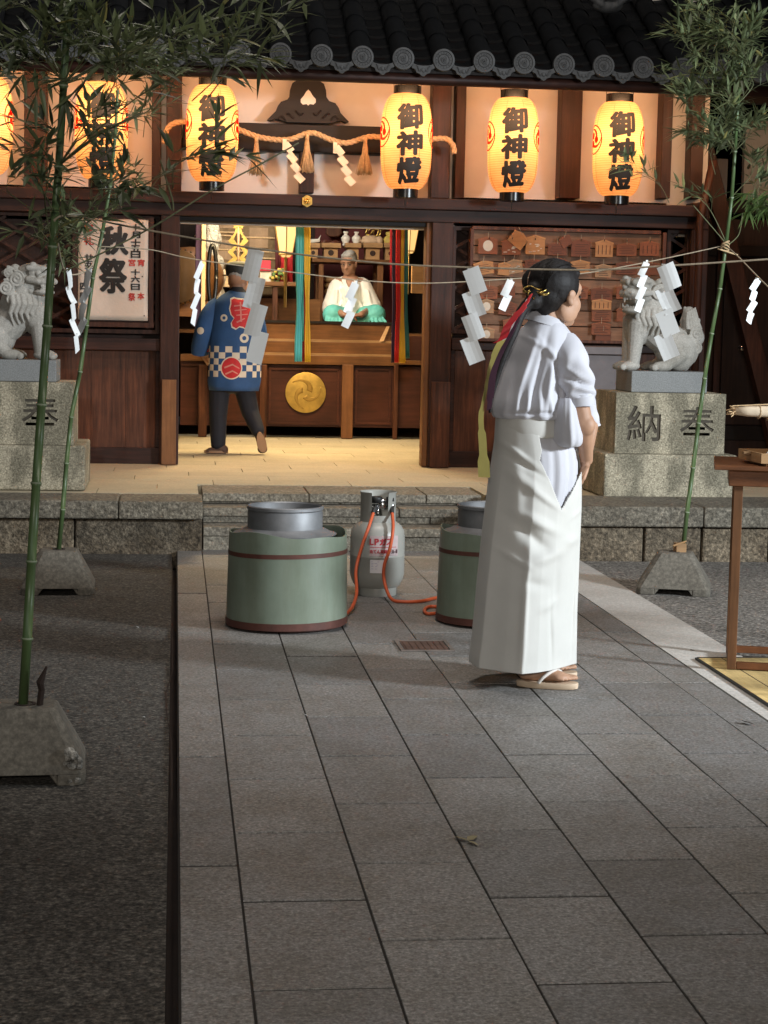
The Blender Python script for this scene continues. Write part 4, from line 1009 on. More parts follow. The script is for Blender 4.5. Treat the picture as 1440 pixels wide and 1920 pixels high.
hose(cr3([gc+Vector((.062,-.087,.432)), gc+Vector((.060,-.155,.36)), gc+Vector((.045,-.168,.26)), gc+Vector((.018,-.165,.17)), gc+Vector((.020,-.170,.09)), g_(733,1122,.02), g_(755,1128), g_(790,1127), g_(818,1121), g_(838,1120), g_(862,1126), g_(868,1136), g_(840,1139), g_(808,1137), g_(796,1143), g_(800,1150), g_(815,1150), g_(845,1147), Vector((tc2.x-.2, tc2.y,.012))]),
     'orange rubber hose looping over the paving to the tub behind the woman')
# drain cover
dcn = G(803,1212); dt = thing('drain_cover', (dcn.x, dcn.y, .001), 'small rusty drain cover set between paving slabs near the woman\'s shadow', 'drain cover')
a = G(752,1222); b = G(858,1222); c2 = G(846,1202); ang = 0
X0, X1, Y0, Y1 = a.x, b.x-.01, a.y, c2.y
fr = MB(); fr.box((X0,Y0,.0005),(X1,Y0+.018,.006)); fr.box((X0,Y1-.018,.0005),(X1,Y1,.006)); fr.box((X0,Y0+.018,.0005),(X0+.018,Y1-.018,.006)); fr.box((X1-.018,Y0+.018,.0005),(X1,Y1-.018,.006))
obj('frame', fr, plain('worn iron frame', (.20,.17,.15), .6, .5, var=.4), dt, bevel=.001); pl = MB().box((X0+.022,Y0+.022,.0005),(X1-.022,Y1-.022,.004))
for q in range(7):
    x = X0+.035+(X1-X0-.07)*q/6; pl.box((x-.004,Y0+.03,.004),(x+.004,Y1-.03,.0055))
obj('lid', pl, plain('rusty lid', (.10,.055,.04), .8, .2, var=.4), dt)
# ================================================================== BAMBOO, CONCRETE FEET, CORDS
def foot_block(c, label, w0=.185, w1=.095, h=.215, rot=0., chip=False, d0=.185, d1=.085):
    """cast foot: truncated pyramid with chamfered corners and an arch cut under each side"""
    mb = MB(); Rz = Matrix.Rotation(rot, 3, 'Z')
    def ringp(w_, d_, z, ch):
        return [c+Rz@Vector(p+(z,)) for p in ((-w_+ch,-d_),(w_-ch,-d_),(w_,-d_+ch),(w_,d_-ch),(w_-ch,d_),(-w_+ch,d_),(-w_,d_-ch),(-w_,-d_+ch))]
    zz = [.0,.035,.075,h-.0,]
    def wat(z): 
        t = max(0,(z-.035)/(h-.035)); return w0+(w1-w0)*t, d0+(d1-d0)*t
    rings = [ringp(*wat(z), z, .022) for z in (.034,.07,.12,h-.006)]+[ringp(w1-.006, d1-.006, h, .018)]
    mb.loft(rings)
    for sx in (-1, 1):
        for sy in (-1, 1):
            x0 = .10; y0 = .10
            ps = [(x0,y0),(w0,y0),(w0,d0-.022),(w0-.022,d0),(x0,d0)]
            rg = [[c+Rz@Vector((sx*p[0]*k, sy*p[1]*k, z)) for p in ps] for z, k in ((.0,.99),(.0345,1.0))]
            mb.loft(rg)
    # slanted shoulders of the arch
    for sx, sy, ax in ((0,-1,0),(0,1,0),(-1,0,1),(1,0,1)):
        for s in (-1, 1):
            if ax == 0: pr = [(s*.10,sy*(d0-.004),.0),(s*.075,sy*(d0-.004),.0345),(s*.10,sy*(d0-.004),.0345),(s*.10,sy*.10,.0),(s*.075,sy*.10,.0345),(s*.10,sy*.10,.0345)]
            else: pr = [(sx*(w0-.004),s*.10,.0),(sx*(w0-.004),s*.075,.0345),(sx*(w0-.004),s*.10,.0345),(sx*.10,s*.10,.0),(sx*.10,s*.075,.0345),(sx*.10,s*.10,.0345)]
            mb.add([c+Rz@Vector(p) for p in pr], [(0,1,2),(5,4,3),(0,3,4,1),(1,4,5,2),(2,5,3,0)])
    t = thing('concrete_foot', c, label, 'concrete base', 'concrete feet holding the bamboo')
    o = obj('block', mb, M_conc, t, bevel=.004)
    hole = MB().lathe([(.034,0),(.034,.003),(.024,.003),(.022,.0005),(.001,.0005)], c+Vector((0,0,h-.0005)), 20, caps=False); obj('socket', hole, M_mud, t)
    if chip:
        ch_ = MB(); q = c+Rz@Vector((w0-.035,-d0+.022,.045))
        for k in range(16): ch_.ell(q+Rz@Vector((random.uniform(-.022,.018)-.2*0, random.uniform(-.012,.010), random.uniform(-.038,.055))), tuple(random.uniform(.010,.019) for _ in range(3)), 7, 5, M=Matrix.Rotation(random.uniform(0,3),3,'X'))
        obj('broken_corner', ch_, M_chip, t)
    return t
def surf_c(px, pyfront, d0): # centre of a base whose front bottom edge is at pixel row
    p = G(px, pyfront, -.02); return Vector((p.x, p.y+d0, -.02))
f1 = Vector((G(38,1476,-.02).x, G(38,1476,-.02).y+.185, -.02)); f2 = Vector((G(106,1117,-.02).x, G(106,1117,-.02).y+.185, -.02)); f3 = Vector((G(1283,1119,-.012).x, G(1283,1119,-.012).y+.20, -.012))
foot_block(f1, 'nearest concrete foot at the left edge, its front corner broken and rough', rot=R(3), chip=True)
foot_block(f2, 'concrete foot near the podium wall at left, holding the thinner bamboo', rot=R(2))
foot_block(f3, 'concrete foot on the right yard, with a wooden wedge beside its bamboo', .195, .09, .215, R(-17))
wd_ = MB(); q = W(1275,1042,f3.y); wd_.box((q.x-.03,f3.y-.03,f3.z+.212),(q.x+.026,f3.y+.03,f3.z+.262)); wd_.cap(Vector((q.x-.045,f3.y-.03,f3.z+.25)), Vector((q.x+.02,f3.y-.035,f3.z+.275)), .006,.004)
obj('wooden_wedge', wd_, M_pale, bevel=.003, label='pale wooden wedge jammed beside the bamboo in the right concrete foot', cat='wedge')
def leaf(mb, p, d, L, wdt, up):
    d = d.normalized(); s = d.cross(up)
    if s.length < .05: s = d.orthogonal()
    s.normalize(); n = s.cross(d); dr = Vector((0,0,-1))
    a = p; b1 = p+d*L*.28+s*wdt/2; b2 = p+d*L*.28-s*wdt/2; m1 = p+d*L*.28-n*wdt*.13
    c1 = p+d*L*.62+s*wdt*.36+dr*L*.04; c2 = p+d*L*.62-s*wdt*.36+dr*L*.04; m2 = p+d*L*.62-n*wdt*.1+dr*L*.04; e = p+d*L+dr*L*.13
    mb.add([a,b1,m1,b2,c1,m2,c2,e], [(0,1,2),(0,2,3),(1,4,5,2),(2,5,6,3),(4,7,5),(5,7,6)])
def bamboo(foot, path, Y0, rad0, rad1, clusters, leafL, label, seed, mleaf=M_leaf, bare=(), nodes=.24, lw=.155, stub=None):
    random.seed(seed)
    t = thing('bamboo', foot, label, 'bamboo', 'bamboo stems standing in concrete feet')
    pts = [W(px, py, Y) for px, py, Y in path]; pts = [Vector(p) for p in smoothpx([tuple(p) for p in pts], 10)]
    cum = [0]
    for a, b in zip(pts, pts[1:]): cum.append(cum[-1]+(b-a).length)
    T = cum[-1]
    def at(s):
        s = max(0, min(T, s))
        for i in range(len(cum)-1):
            if cum[i+1] >= s: f = (s-cum[i])/max(1e-6, cum[i+1]-cum[i]); return pts[i].lerp(pts[i+1], f)
        return pts[-1]
    cp, rs = [], []; s = 0; ns = []
    while s < T:
        r_ = rad0+(rad1-rad0)*s/T
        for ds, k in ((0,1.),(nodes-.012,.96),(nodes-.006,1.22),(nodes-.002,1.02),(nodes,1.16)):
            if s+ds < T: cp.append(at(s+ds)); rs.append(r_*k)
        s += nodes; ns.append(s)
    cm_ = MB().tube(cp, rs, 12)
    for s in ns:
        if s < T-.02: cm_.tube([at(s-.0075), at(s-.006), at(s-.002), at(s-.0005)], [(rad0+(rad1-rad0)*s/T)*q for q in (1.1,1.27,1.27,1.1)], 12, mi=1)
    obj('culm', cm_, [M_culm, M_node], t, smooth=True)
    tw = MB(); lf = MB()
    def spray(p, d, n, L):
        for k in range(n):
            az = random.uniform(-1, 1); dd = (d.normalized()+Vector((random.uniform(-.9,.9), random.uniform(-.9,.9), random.uniform(-.75,.45)))*1.0)
            leaf(lf, p, dd, L*random.uniform(.6,1.2), L*lw*random.uniform(.8,1.25), Vector((random.uniform(-.5,.5), random.uniform(-.6,.2), 1)))
    def branch(p0, p1, r_, ln, dens, spr=.13):
        mid = p0.lerp(p1, .5)+Vector((random.uniform(-.06,.06), random.uniform(-.05,.05), (p1-p0).length*random.uniform(.04,.14)))
        bp = [Vector(q) for q in smoothpx([tuple(p0), tuple(mid), tuple(p1)], 6)]
        tw.tube(bp, [r_*(1-.75*i/len(bp)) for i in range(len(bp))], 5)
        for i in range(len(bp)//3, len(bp)):
            if random.random() > dens: continue
            dmain = (bp[min(i+1, len(bp)-1)]-bp[i-1]).normalized()
            side = (dmain+Vector((random.uniform(-1,1), random.uniform(-1,1), random.uniform(-.5,.8)))*.9).normalized()
            q = bp[i]+side*random.uniform(.4,1.)*spr
            tw.tube([bp[i], bp[i].lerp(q,.5)+Vector((0,0,.008)), q], [r_*.4, r_*.3, r_*.15], 4)
            spray(q, side, random.randint(2, 4), ln); spray(bp[i].lerp(q,.6), side, random.randint(1, 2), ln*.9)
        spray(bp[-1], bp[-1]-bp[-2], 3, ln)
    for cx, cy, rx, ry, nbr, dens in clusters:
        for k in range(nbr):
            a = random.uniform(0, 2*math.pi); r_ = math.sqrt(random.random()); tx_, ty_ = cx+rx*r_*math.cos(a), cy+ry*r_*math.sin(a)
            Yt = Y0+random.uniform(-.35,.35); tgt = W(tx_, ty_, Yt)
            # start: a node lower on the culm, or a point on an earlier branch
            best = min(ns, key=lambda s_: abs((at(s_).z) - (tgt.z-.45*(tgt-at(s_)).length))); st_ = at(best)
            if (tgt-st_).length > .35 and random.random() < .75:
                st2 = st_.lerp(tgt, random.uniform(.45,.75))+Vector((random.uniform(-.05,.05),0,random.uniform(-.1,.02))); branch(st2, tgt, .0022, leafL, dens)
                if random.random() < .25: tw.tube([st_, st_.lerp(st2,.5)+Vector((0,0,.02)), st2], [.0035,.003,.0022], 5)
            else: branch(st_, tgt, .003, leafL, dens)
    for ps in bare:
        q = [W(a, b, Y0+c_) for a, b, c_ in ps]; tw.tube([Vector(v) for v in smoothpx([tuple(v) for v in q], 6)], .0028, 5)
    obj('branches', tw, M_twig, t, smooth=True); lo = obj('leaves', lf, mleaf, t); lo['kind'] = 'stuff' if False else 'part'; del lo['kind']
    if stub: obj('stub_shoot', MB().tube([stub, stub+Vector((.006,0,.05)), stub+Vector((.002,-.01,.075)), stub+Vector((.022,-.01,.125))], [.010,.010,.012,.003], 8), M_mud, t)
    return pts
YA = f1.y
b1 = bamboo(f1, [(42,1338,YA),(52,1180,YA),(62,1000,YA),(75,800,YA+.02),(88,620,YA+.03),(97,480,YA+.03),(104,400,YA+.03),(113,270,YA+.02),(121,130,YA),(128,0,YA-.02),(131,-150,YA-.05)], YA, .0152, .0100,
   [(70,50,80,70,5,.7),(190,40,100,50,4,.7),(300,90,110,65,6,.75),(390,60,90,50,4,.7),(450,95,70,30,3,.6),(200,190,80,60,2,.6),(60,200,60,80,3,.6),(40,330,50,60,2,.6),(215,300,80,60,2,.6),(190,385,80,30,2,.7),(400,285,50,45,2,.5),(420,240,60,40,1,.5),(500,40,90,35,3,.5),(20,90,50,80,3,.7),(110,420,50,30,2,.6)],
   .105, 'tall bamboo at the left edge, thickest green stem under a mass of leaves', 3,
   bare=[[(117,510,0),(200,470,.1),(290,423,.15),(400,355,.2),(480,312,.25),(560,268,.3)],[(190,150,.1),(300,60,0),(380,5,-.1)],[(100,395,0),(60,320,0),(20,250,0)],[(300,300,.1),(322,370,.1),(325,395,.1)]], stub=Vector((f1.x+.045, f1.y-.02, f1.z+.213)))
YB = f2.y
b2 = bamboo(f2, [(109,1040,YB),(118,950,YB),(131,800,YB),(146,720,YB-.02),(158,650,YB-.04),(168,560,YB-.06),(182,480,YB-.06),(193,430,YB-.05),(205,360,YB),(214,280,YB),(220,190,YB),(222,90,YB)], YB, .0125, .007,
   [(190,420,45,25,3,.75),(205,345,55,50,2,.7),(180,260,60,60,2,.7),(235,220,70,70,2,.7),(275,130,70,50,3,.8),(150,470,40,25,2,.6),(130,330,40,60,2,.6)],
   .115, 'thinner bamboo behind the nearest one, in front of the poster and left pedestal', 5)
YC = f3.y
b3 = bamboo(f3, [(1279,1042,YC),(1287,970,YC),(1299,880,YC),(1314,760,YC),(1330,650,YC),(1347,560,YC),(1361,460,YC),(1371,380,YC),(1377,300,YC),(1383,200,YC),(1392,90,YC),(1402,-60,YC)], YC, .0125, .008,
   [(1340,50,80,50,6,.8),(1400,60,45,60,6,.85),(1405,160,45,60,5,.8),(1330,130,50,50,4,.7),(1265,85,60,60,3,.6),(1335,220,50,40,5,.8),(1395,255,50,40,4,.8),(1330,265,45,30,4,.75),(1420,330,30,40,3,.7),(1290,150,45,40,2,.6),(1275,200,30,25,2,.6),(1270,350,40,25,1,.5),(1200,318,30,20,1,.6),(1240,130,40,20,1,.6)],
   .115, 'bamboo at the right whose leaves hang over the roof corner and side building', 11, bare=[[(1360,455,0),(1330,420,-.05),(1300,385,-.1)],[(1361,462,0),(1385,440,.05),(1392,400,.1)]])
random.seed(21)
fb = MB(); tw = MB(); p0 = W(1432,372,11.2); 
sh = thing('bamboo_spray', W(1440,470,11.3), 'bright fresh green leaves at the right edge above the diagonal brace', 'leaves')
for k in range(16):
    q = W(random.uniform(1400,1450), random.uniform(345,400), 11.2+random.uniform(-.15,.15)); tw.tube([p0+Vector((.12,.1,-.25)), p0+Vector((.05,0,-.05)), q], [.004,.003,.001], 4)
    for j in range(6): leaf(fb, q, Vector((random.uniform(-1,.6), random.uniform(-.6,.4), random.uniform(-.9,.1))), random.uniform(.11,.17), .017, Vector((0,-.4,1)))
obj('leaves', fb, M_leaf2, sh); obj('stems', tw, M_twig, sh, smooth=True)
# rope ties
def cord(pts, label, r=.0032, k=10):
    return obj('twine_line', MB().tube(cr3(pts, k), r, 6), M_twine, smooth=True, label=label, cat='cord', group='twine lines between the bamboo stems')
t1 = W(104,398,YA+.03); t3 = W(1360,460,YC); t2_ = W(172,472,YB-.06)
t2b = W(186,462,YB-.06)
cord([W(102,412,YA), W(135,405,YA+.02), W(280,432,YA-.01), W(480,466,YA-.02), W(700,492,YA-.02), W(870,501,YA), W(1100,506,YA), W(1240,499,YA), W(1440,486,YA), W(1520,479,YA)], 'near twine line crossing the whole picture in front of the woman\'s head')
cord([t2b, W(280,468,YB), W(370,487,YB), W(560,512,YB), W(680,526,YB), W(800,531,YB), W(940,524,YB), W(1060,516,YB), W(1130,507,YB), W(1240,486,YB), t3], 'far twine line sagging from the left bamboo to the right bamboo')
cord([W(102,412,YA), W(118,500,6.6), W(140,515,7.6), W(170,500,8.4), t2b], 'short twine line between the two left bamboo stems')
cord([t3, W(1385,482,9.0), W(1430,528,8.2), W(1475,570,7.3)], 'twine line running from the right bamboo tie down to the right edge')
kn = MB()
for k in range(5): kn.tube([t3+Vector((.02*math.cos(a+k), .02*math.sin(a+k), -.02+.008*k+.01*math.sin(a))) for a in [j*.5 for j in range(14)]], .004, 5)
kn.tube([t3+Vector((0,-.02,0)), t3+Vector((-.05,-.03,-.02)), t3+Vector((.06,-.03,-.05))], .005, 5)
obj('twine_knot', kn, M_straw, smooth=True, label='knotted straw tie where the lines meet on the right bamboo', cat='knot')
def shide(px, py, Y, n, wpx, hpx, tilt, side, label, lead=6, rot=0., dense=.80):
    p = W(px, py, Y); k = 1/PXM(Y); mb = MB()
    mb.box((p.x-.006, p.y-.001, p.z-lead*k), (p.x+.006, p.y+.0005, p.z+.004)); streamer(mb, p+Vector((-side*wpx*k*.4, 0, -lead*k)), Y, n, wpx*k, hpx*k, tilt, side, dense=dense)
    if rot:
        Mz = Matrix.Rotation(rot, 3, 'Z'); mb.v = [p+Mz@(v-p) for v in mb.v]
    return obj('paper_streamer', mb, M_paper, label=label, cat='paper streamer', group='zigzag paper streamers hung on the twine')
shide(484,468,YA,4,30,60,R(14),-1,'large pale zigzag paper streamer hanging before the man\'s back', lead=4, dense=.80)
shide(880,503,YA,4,32,50,R(22),1,'large zigzag paper streamer left of the woman, before the plaque board')
shide(1244,497,YA,4,34,50,R(24),1,'large zigzag paper streamer hanging over the right lion-dog\'s back')
shide(378,490,YB,4,15,34,R(26),-1,'grey narrow paper streamer before the purple and white cloth column', rot=R(55))
shide(668,528,YB,3,15,32,R(24),-1,'small zigzag paper streamer hanging before the seated priest')
shide(959,523,YB,2,15,32,R(24),-1,'small paper streamer beside the woman\'s red ribbon')
shide(1213,489,YB,4,13,27,R(22),-1,'small zigzag paper streamer in front of the right lion-dog\'s mouth')
shide(1421,522,8.35,4,15,24,R(30),-1,'small curled paper streamer at the right edge before the diagonal brace', rot=R(25))
shide(126,505,6.7,5,16,36,R(28),1,'crumpled white paper streamer between the two left bamboo stems', rot=R(62))
shide(170,505,8.0,4,17,36,R(30),-1,'white paper streamer touching the thinner left bamboo', rot=R(-50))
# ================================================================== TABLE, OFFERINGS AND MAT AT RIGHT
tx0 = W(1335,885,7.34).x; tb = thing('offering_table', (W(1345,1262,7.3).x+.6, 7.1, 0), 'brown wooden offering table standing on the straw mat at the right edge', 'table')
lx, ly = G(1357,1262).x, G(1357,1262).y; zt = W(1372,872,ly).z; RT = Matrix.Rotation(R(-16.6), 4, 'Z'); RT.translation = Vector((lx, ly, 0))
top = MB(); top.box((-.07,-.05,zt-.018), (1.5,.52,zt), M=RT); top.box((-.01,0,zt-.085), (1.4,.02,zt-.019), M=RT); top.box((-.01,.45,zt-.085), (1.4,.47,zt-.019), M=RT); top.box((-.01,.021,zt-.085), (.01,.449,zt-.019), M=RT)
obj('table_top', top, M_table, tb, bevel=.003)
for x in (0, 1.35):
    for y in (.022, .41): obj('leg', MB().box((x+.012, y, .0125), (x+.048, y+.036, zt-.02), M=RT), M_tablez, tb, bevel=.002)
for y in (.024, .412): obj('stretcher', MB().box((.049, y, .014), (1.36, y+.032, .042), M=RT), M_table, tb, bevel=.002)
obj('stretcher', MB().box((.014, .059, .014), (.046, .409, .042), M=RT), M_table, tb, bevel=.002)
mt = MB(); mx0, my1 = 2.20, G(1330,1238).y
mt.box((mx0, 5.2, .0065), (mx0+2.2, my1, .0095)); mm = MB()
for k in range(50): mm.box((mx0+.001, 5.2+(my1-5.2)*k/50+.002, .0095), (mx0+2.19, 5.2+(my1-5.2)*(k+1)/50-.002, .0105))
ms = thing('straw_mat', (mx0+1, 6.4, .004), 'yellow woven straw mat with a dark bound edge under the offering table', 'mat'); obj('mat_base', MB().box((mx0, 5.2, .0045), (mx0+2.2, my1, .0068)), M_mat, ms); obj('weave', mm, M_mat, ms)
ed = MB(); ed.box((mx0-.012, 5.2, .0045), (mx0, my1, .012)); ed.box((mx0, my1, .0045), (mx0+2.2, my1+.012, .012)); obj('bound_edge', ed, M_rubber, ms)
fm = MB()
for q in range(5): fm.box((mx0+.1+.35*q, 5.2, .0106), (mx0+.104+.35*q, my1, .0112))
obj('stitch_lines', fm, M_mud, ms)
q = W(1405,868,7.15); tr = thing('offering_tray', (q.x+.2, 7.15, zt), 'small cypress tray with white folded paper on the offering table', 'tray')
obj('tray_body', MB().box((q.x, 7.0, zt+.012), (q.x+.36, 7.3, zt+.018)).box((q.x, 7.0, zt+.018), (q.x+.36, 7.008, zt+.052)).box((q.x, 7.292, zt+.018), (q.x+.36, 7.3, zt+.052)).box((q.x, 7.008, zt+.018), (q.x+.008, 7.292, zt+.052)).box((q.x-.03, 7.13, zt+.04), (q.x, 7.16, zt+.05)).box((q.x+.03,7.03,zt),(q.x+.05,7.27,zt+.012)).box((q.x+.28,7.03,zt),(q.x+.30,7.27,zt+.012)), M_pale, tr)
wp = MB()
for k in range(4): wp.poly([(0,0),(.07,.02),(.10,.065),(.04,.05)], lambda u, v: Vector((q.x+.03+.05*k+u, 7.05+.02*k, zt+.03+v*(1-.2*k))), (.01,.05,.0))
obj('folded_paper', wp, M_paper, tr)
q2 = W(1420,775,7.5); st2 = thing('offering_stand', (q2.x+.1, 7.2, zt), 'cypress offering stand at the right edge, mostly outside the picture', 'stand')
obj('stand_body', MB().box((q2.x+.06, 7.08, zt+.02), (q2.x+.3, 7.32, W(1420,800,7.2).z)), M_pale, st2, bevel=.003); zs = W(1420,793,7.2).z
obj('stand_tray', MB().box((q2.x, 7.02, zs), (q2.x+.4, 7.38, zs+.02)), M_pale, st2, bevel=.002); 
a, b = W(1378,768,7.2), W(1450,765,7.2); a.z = b.z = zs+.047
bu = thing('straw_bundle', (b.x, 7.2, zs+.02), 'pale paper wrapped bundle tied with string on the raised stand', 'bundle'); bm_ = MB(); 
rgs = []
for k in range(9):
    u = k/8; c = a.lerp(b+Vector((.25,0,0)), u); r_ = .022+.004*math.sin(u*3.1)-.006*(k == 0)
    rgs.append([c+Vector((0, r_*1.2*math.cos(x), r_*math.sin(x)+.002*math.sin(3*x))) for x in [2*math.pi*j/14 for j in range(14)]])
bm_.loft(rgs); obj('wrapping', bm_, plain('cream wrapping', (.62,.50,.36), .8, bmp=.4), bu, smooth=True)
s2 = MB()
for k in range(12): s2.tube([a+Vector((.01,random.uniform(-.018,.018),random.uniform(-.018,.018))), a+Vector((-random.uniform(.01,.04),random.uniform(-.03,.03),random.uniform(-.025,.025)))], .0025, 4)
s2.tube([a+Vector((.10,.03*math.cos(x),.029*math.sin(x))) for x in [j*.5 for j in range(14)]], .0025, 4); s2.tube([a+Vector((-.02,-.028,.022)), a+Vector((.12,-.028,.03)), a+Vector((.2,-.02,.032))], .0025, 4)
obj('straw_ends', s2, M_straw, bu)
# litter
lt = 0
for px, py, s_, lb in ((876,1578,.035,'curled dry leaf lying on a paving joint in the foreground'),(570,1341,.016,'tiny pale scrap on the paving before the left tub'),(255,1176,.02,'small white scrap on the asphalt beyond the gutter'),(1293,1219,.022,'dark dry leaf on the pale border strip'),(1390,1353,.045,'dark twig lying on the paving near the mat'),(268,1345,.012,'tiny white scrap on the near asphalt'),(268,1197+0,.0,None)):
    if not lb: continue
    z0 = -.0195 if px < 320 else .0025; p = G(px, py, z0); mb = MB(); 
    for k in range(3 if px == 876 else 1): leaf(mb, p+Vector((0,0,.004)), Vector((math.cos(k*1.7-1), math.sin(k*1.7-1)*1.4, .15)), s_*1.6, s_*.6, Vector((.3,0,1)))
    o = obj('fallen_leaf' if s_ > .02 else 'paper_scrap', mb, M_leafbits if px in (876,) else (M_mud if px > 1200 else M_paper), label=lb, cat='leaf' if s_ > .02 else 'scrap')

# ================================================================== INSIDE THE HALL
YC1 = 17.0
oc = thing('offering_counter', (W(560,815,YC1).x, YC1, ZP), 'long red brown offering counter with stepped top boards and a round golden crest', 'counter')
def bp(x0, y0, x1, y1, Y, dep, mat, name, par=oc, bev=.004): return obj(name, boxpx(MB(), x0, y0, x1, y1, Y, dep), mat, par, bevel=bev)
bp(338,684,788,800,17.02,.05,M_red,'front_panel')
bp(480,606,733,638,17.36,.04,M_honey,'top_board'); bp(480,637,735,641,17.28,.12,M_pale,'board_lip',bev=.001)
bp(480,641,735,663,17.20,.04,M_honey,'middle_board'); bp(480,663,737,667,17.12,.12,M_pale,'board_lip',bev=.001)
bp(480,667,740,684,16.97,.14,M_honey,'front_rail'); bp(338,664,398,677,16.97,.14,M_honey,'front_rail'); bp(740,676,790,684,16.97,.14,M_honey,'front_rail')
bp(338,677,398,686,17.0,.10,M_red,'front_panel'); bp(737,630,790,676,17.3,.05,M_red,'side_board')
bp(480,602,735,607,17.34,.08,M_black,'top_edge',bev=.001)
for x0, x1, yb in ((641,662,826),(372,388,815),(487,500,808),(738,746,800)):
    mb = MB(); X0 = W(x0,750,16.95).x; X1 = W(x1,750,16.95).x; mb.box((X0,16.95,ZP+.003),(X1,17.02,W((x0+x1)/2,684,16.95).z)); obj('post', mb, M_honeyz if x0 == 641 else M_woodb, oc, bevel=.004)
sb = MB(); p_ = [W(725,612,17.33),W(731,612,17.33),W(719,640,17.22),W(711,641,17.22)]
sb.add(p_+[v+Vector((0,.02,0)) for v in p_], [(0,1,2,3),(7,6,5,4),(0,4,5,1),(1,5,6,2),(2,6,7,3),(3,7,4,0)]); obj('end_board', sb, M_pale, oc)
pn = MB()
for x0, x1 in ((504,636),(666,733),(393,480)):
    for (a0,b0,a1,b1) in ((x0,690,x1,694),(x0,792,x1,796),(x0,694,x0+4,792),(x1-4,694,x1,792)): boxpx(pn, a0,b0,a1,b1,17.005,.016)
obj('panel_moulding', pn, M_red, oc)
cd_ = MB(); cc_ = W(573,736,17.005); Mx = Matrix.Rotation(R(90),4,'X'); cd_.lathe([(.19,0),(.19,.006),(.183,.010),(.001,.010)], cc_, 56, M=Mx)
gcst = obj('gold_crest', cd_, M_gold, oc, smooth=True, auto=30)
fx = MB()
for q in range(3):
    a0 = 2*math.pi*q/3+.4; pts = []
    pts = [cc_+Vector(((.035+.12*t)*math.cos(a0+t*2.1), -.011, (.035+.12*t)*math.sin(a0+t*2.1))) for t in [j/12 for j in range(13)]]
    fx.tube(pts, [.028*(1-t*.85) for t in [j/12 for j in range(13)]], 8)
fx.v = [Vector((v.x, cc_.y-.010+(v.y-cc_.y+.010)*.12, v.z)) for v in fx.v]
obj('crest_relief', fx, plain('dark gold relief', (.42,.27,.07), .5, .7, var=.2), gcst, smooth=True)
# five-coloured streamers
def streamers(label, strips, Y, topy, boty):
    t = thing('coloured_streamers', W(sum(s[0] for s in strips)/len(strips), boty, Y), label, 'streamers', 'five coloured silk streamers in the doorway')
    for i, (px, wpx, px2, wpx2, py2, matc, dy) in enumerate(strips):
        mb = MB(); rg = []; n = 9
        for k in range(15):
            u = k/14; x = px+(px2-px)*(u**1.6); ww = wpx+(wpx2-wpx)*(u**2); y = topy+(py2-topy)*u; pin = 1-.45*math.exp(-((u-.62)/.16)**2)
            row = []
            for j in range(n):
                v = j/(n-1)-.5; row.append(W(x+v*ww*pin, y, Y+dy+.012*math.sin(j*2.2+i+u*2)))
            rg.append(row)
        mb.loft(rg, closed=False); o = obj('silk_strip', mb, matc, t, smooth=True); md = o.modifiers.new('s','SOLIDIFY'); md.thickness = .002
silk = lambda n_, c: plain(n_, c, .5, var=.12, scale=5, bmp=.1, bscale=10)
SK = dict(teal=silk('teal silk',(.10,.50,.47)), yel=silk('yellow silk',(.85,.50,.03)), crim=silk('crimson silk',(.40,.015,.025)), red=silk('bright red silk',(.70,.02,.012)), pur=silk('purple silk',(.045,.02,.06)), cream=silk('salmon silk',(.70,.30,.16)), grn=silk('dark green silk',(.035,.20,.18)))
streamers('teal, crimson and yellow silk streamers at the middle of the doorway', [(562,15,559,14,678,SK['teal'],0),(568,8,566,7,640,SK['teal'],.02),(571,6,568,8,678,SK['crim'],.03),(576,12,577,10,679,SK['yel'],0)], 14.6, 405, 678)
streamers('purple, red, salmon, yellow and green streamers near the right door post', [(739,7,737,7,680,SK['pur'],.04),(747,9,744,9,680,SK['red'],0),(752,7,749,8,678,SK['red'],.02),(755,6,754,12,681,SK['yel'],-.01),(757,5,750,5,640,SK['cream'],.01),(761,8,762,12,672,SK['grn'],.03)], 14.6, 408, 680)
# cloth wrapped column, left
colm = thing('cloth_column', W(376,662,15.9), 'slim column of purple and cream cloth hanging beside the drum', 'cloth banner')
obj('purple_cloth', boxpx(MB(), 366,398,377,664,15.9,.05), SK['pur'], colm, bevel=.006); obj('cream_cloth', boxpx(MB(), 377,398,385,666,15.88,.03), plain('cream silk',(.70,.50,.30),.6,bmp=.1), colm, bevel=.005)
# drum on its stand
dY = 16.9; dc = W(356,520,dY); dm = thing('taiko_drum', dc-Vector((0,0,.34)), 'large barrel drum with a dark head and tan rim on a wooden stand', 'drum'); My = Matrix.Rotation(R(90),4,'X')@Matrix.Rotation(R(0),4,'Y')
Rz_ = Matrix.Rotation(R(-24),4,'Z')
obj('barrel', MB().lathe([(.235,-.25),(.27,-.12),(.28,0),(.27,.12),(.235,.25)], dc, 36, M=Rz_@Mx), M_honey, dm, smooth=True, auto=50)
obj('drum_head', MB().lathe([(.238,.235),(.238,.262),(.23,.268),(.001,.266)], dc, 36, M=Rz_@Mx), plain('cream drum skin',(.10,.06,.035),.6), dm, smooth=True, auto=40)
stn = MB()
for i in range(28):
    a = 2*math.pi*i/28; stn.ell(dc+(Rz_@Mx@Vector((.242*math.cos(a), .242*math.sin(a), .225))), (.011,.011,.011), 8, 6)
obj('studs', stn, M_iron, dm, smooth=True)
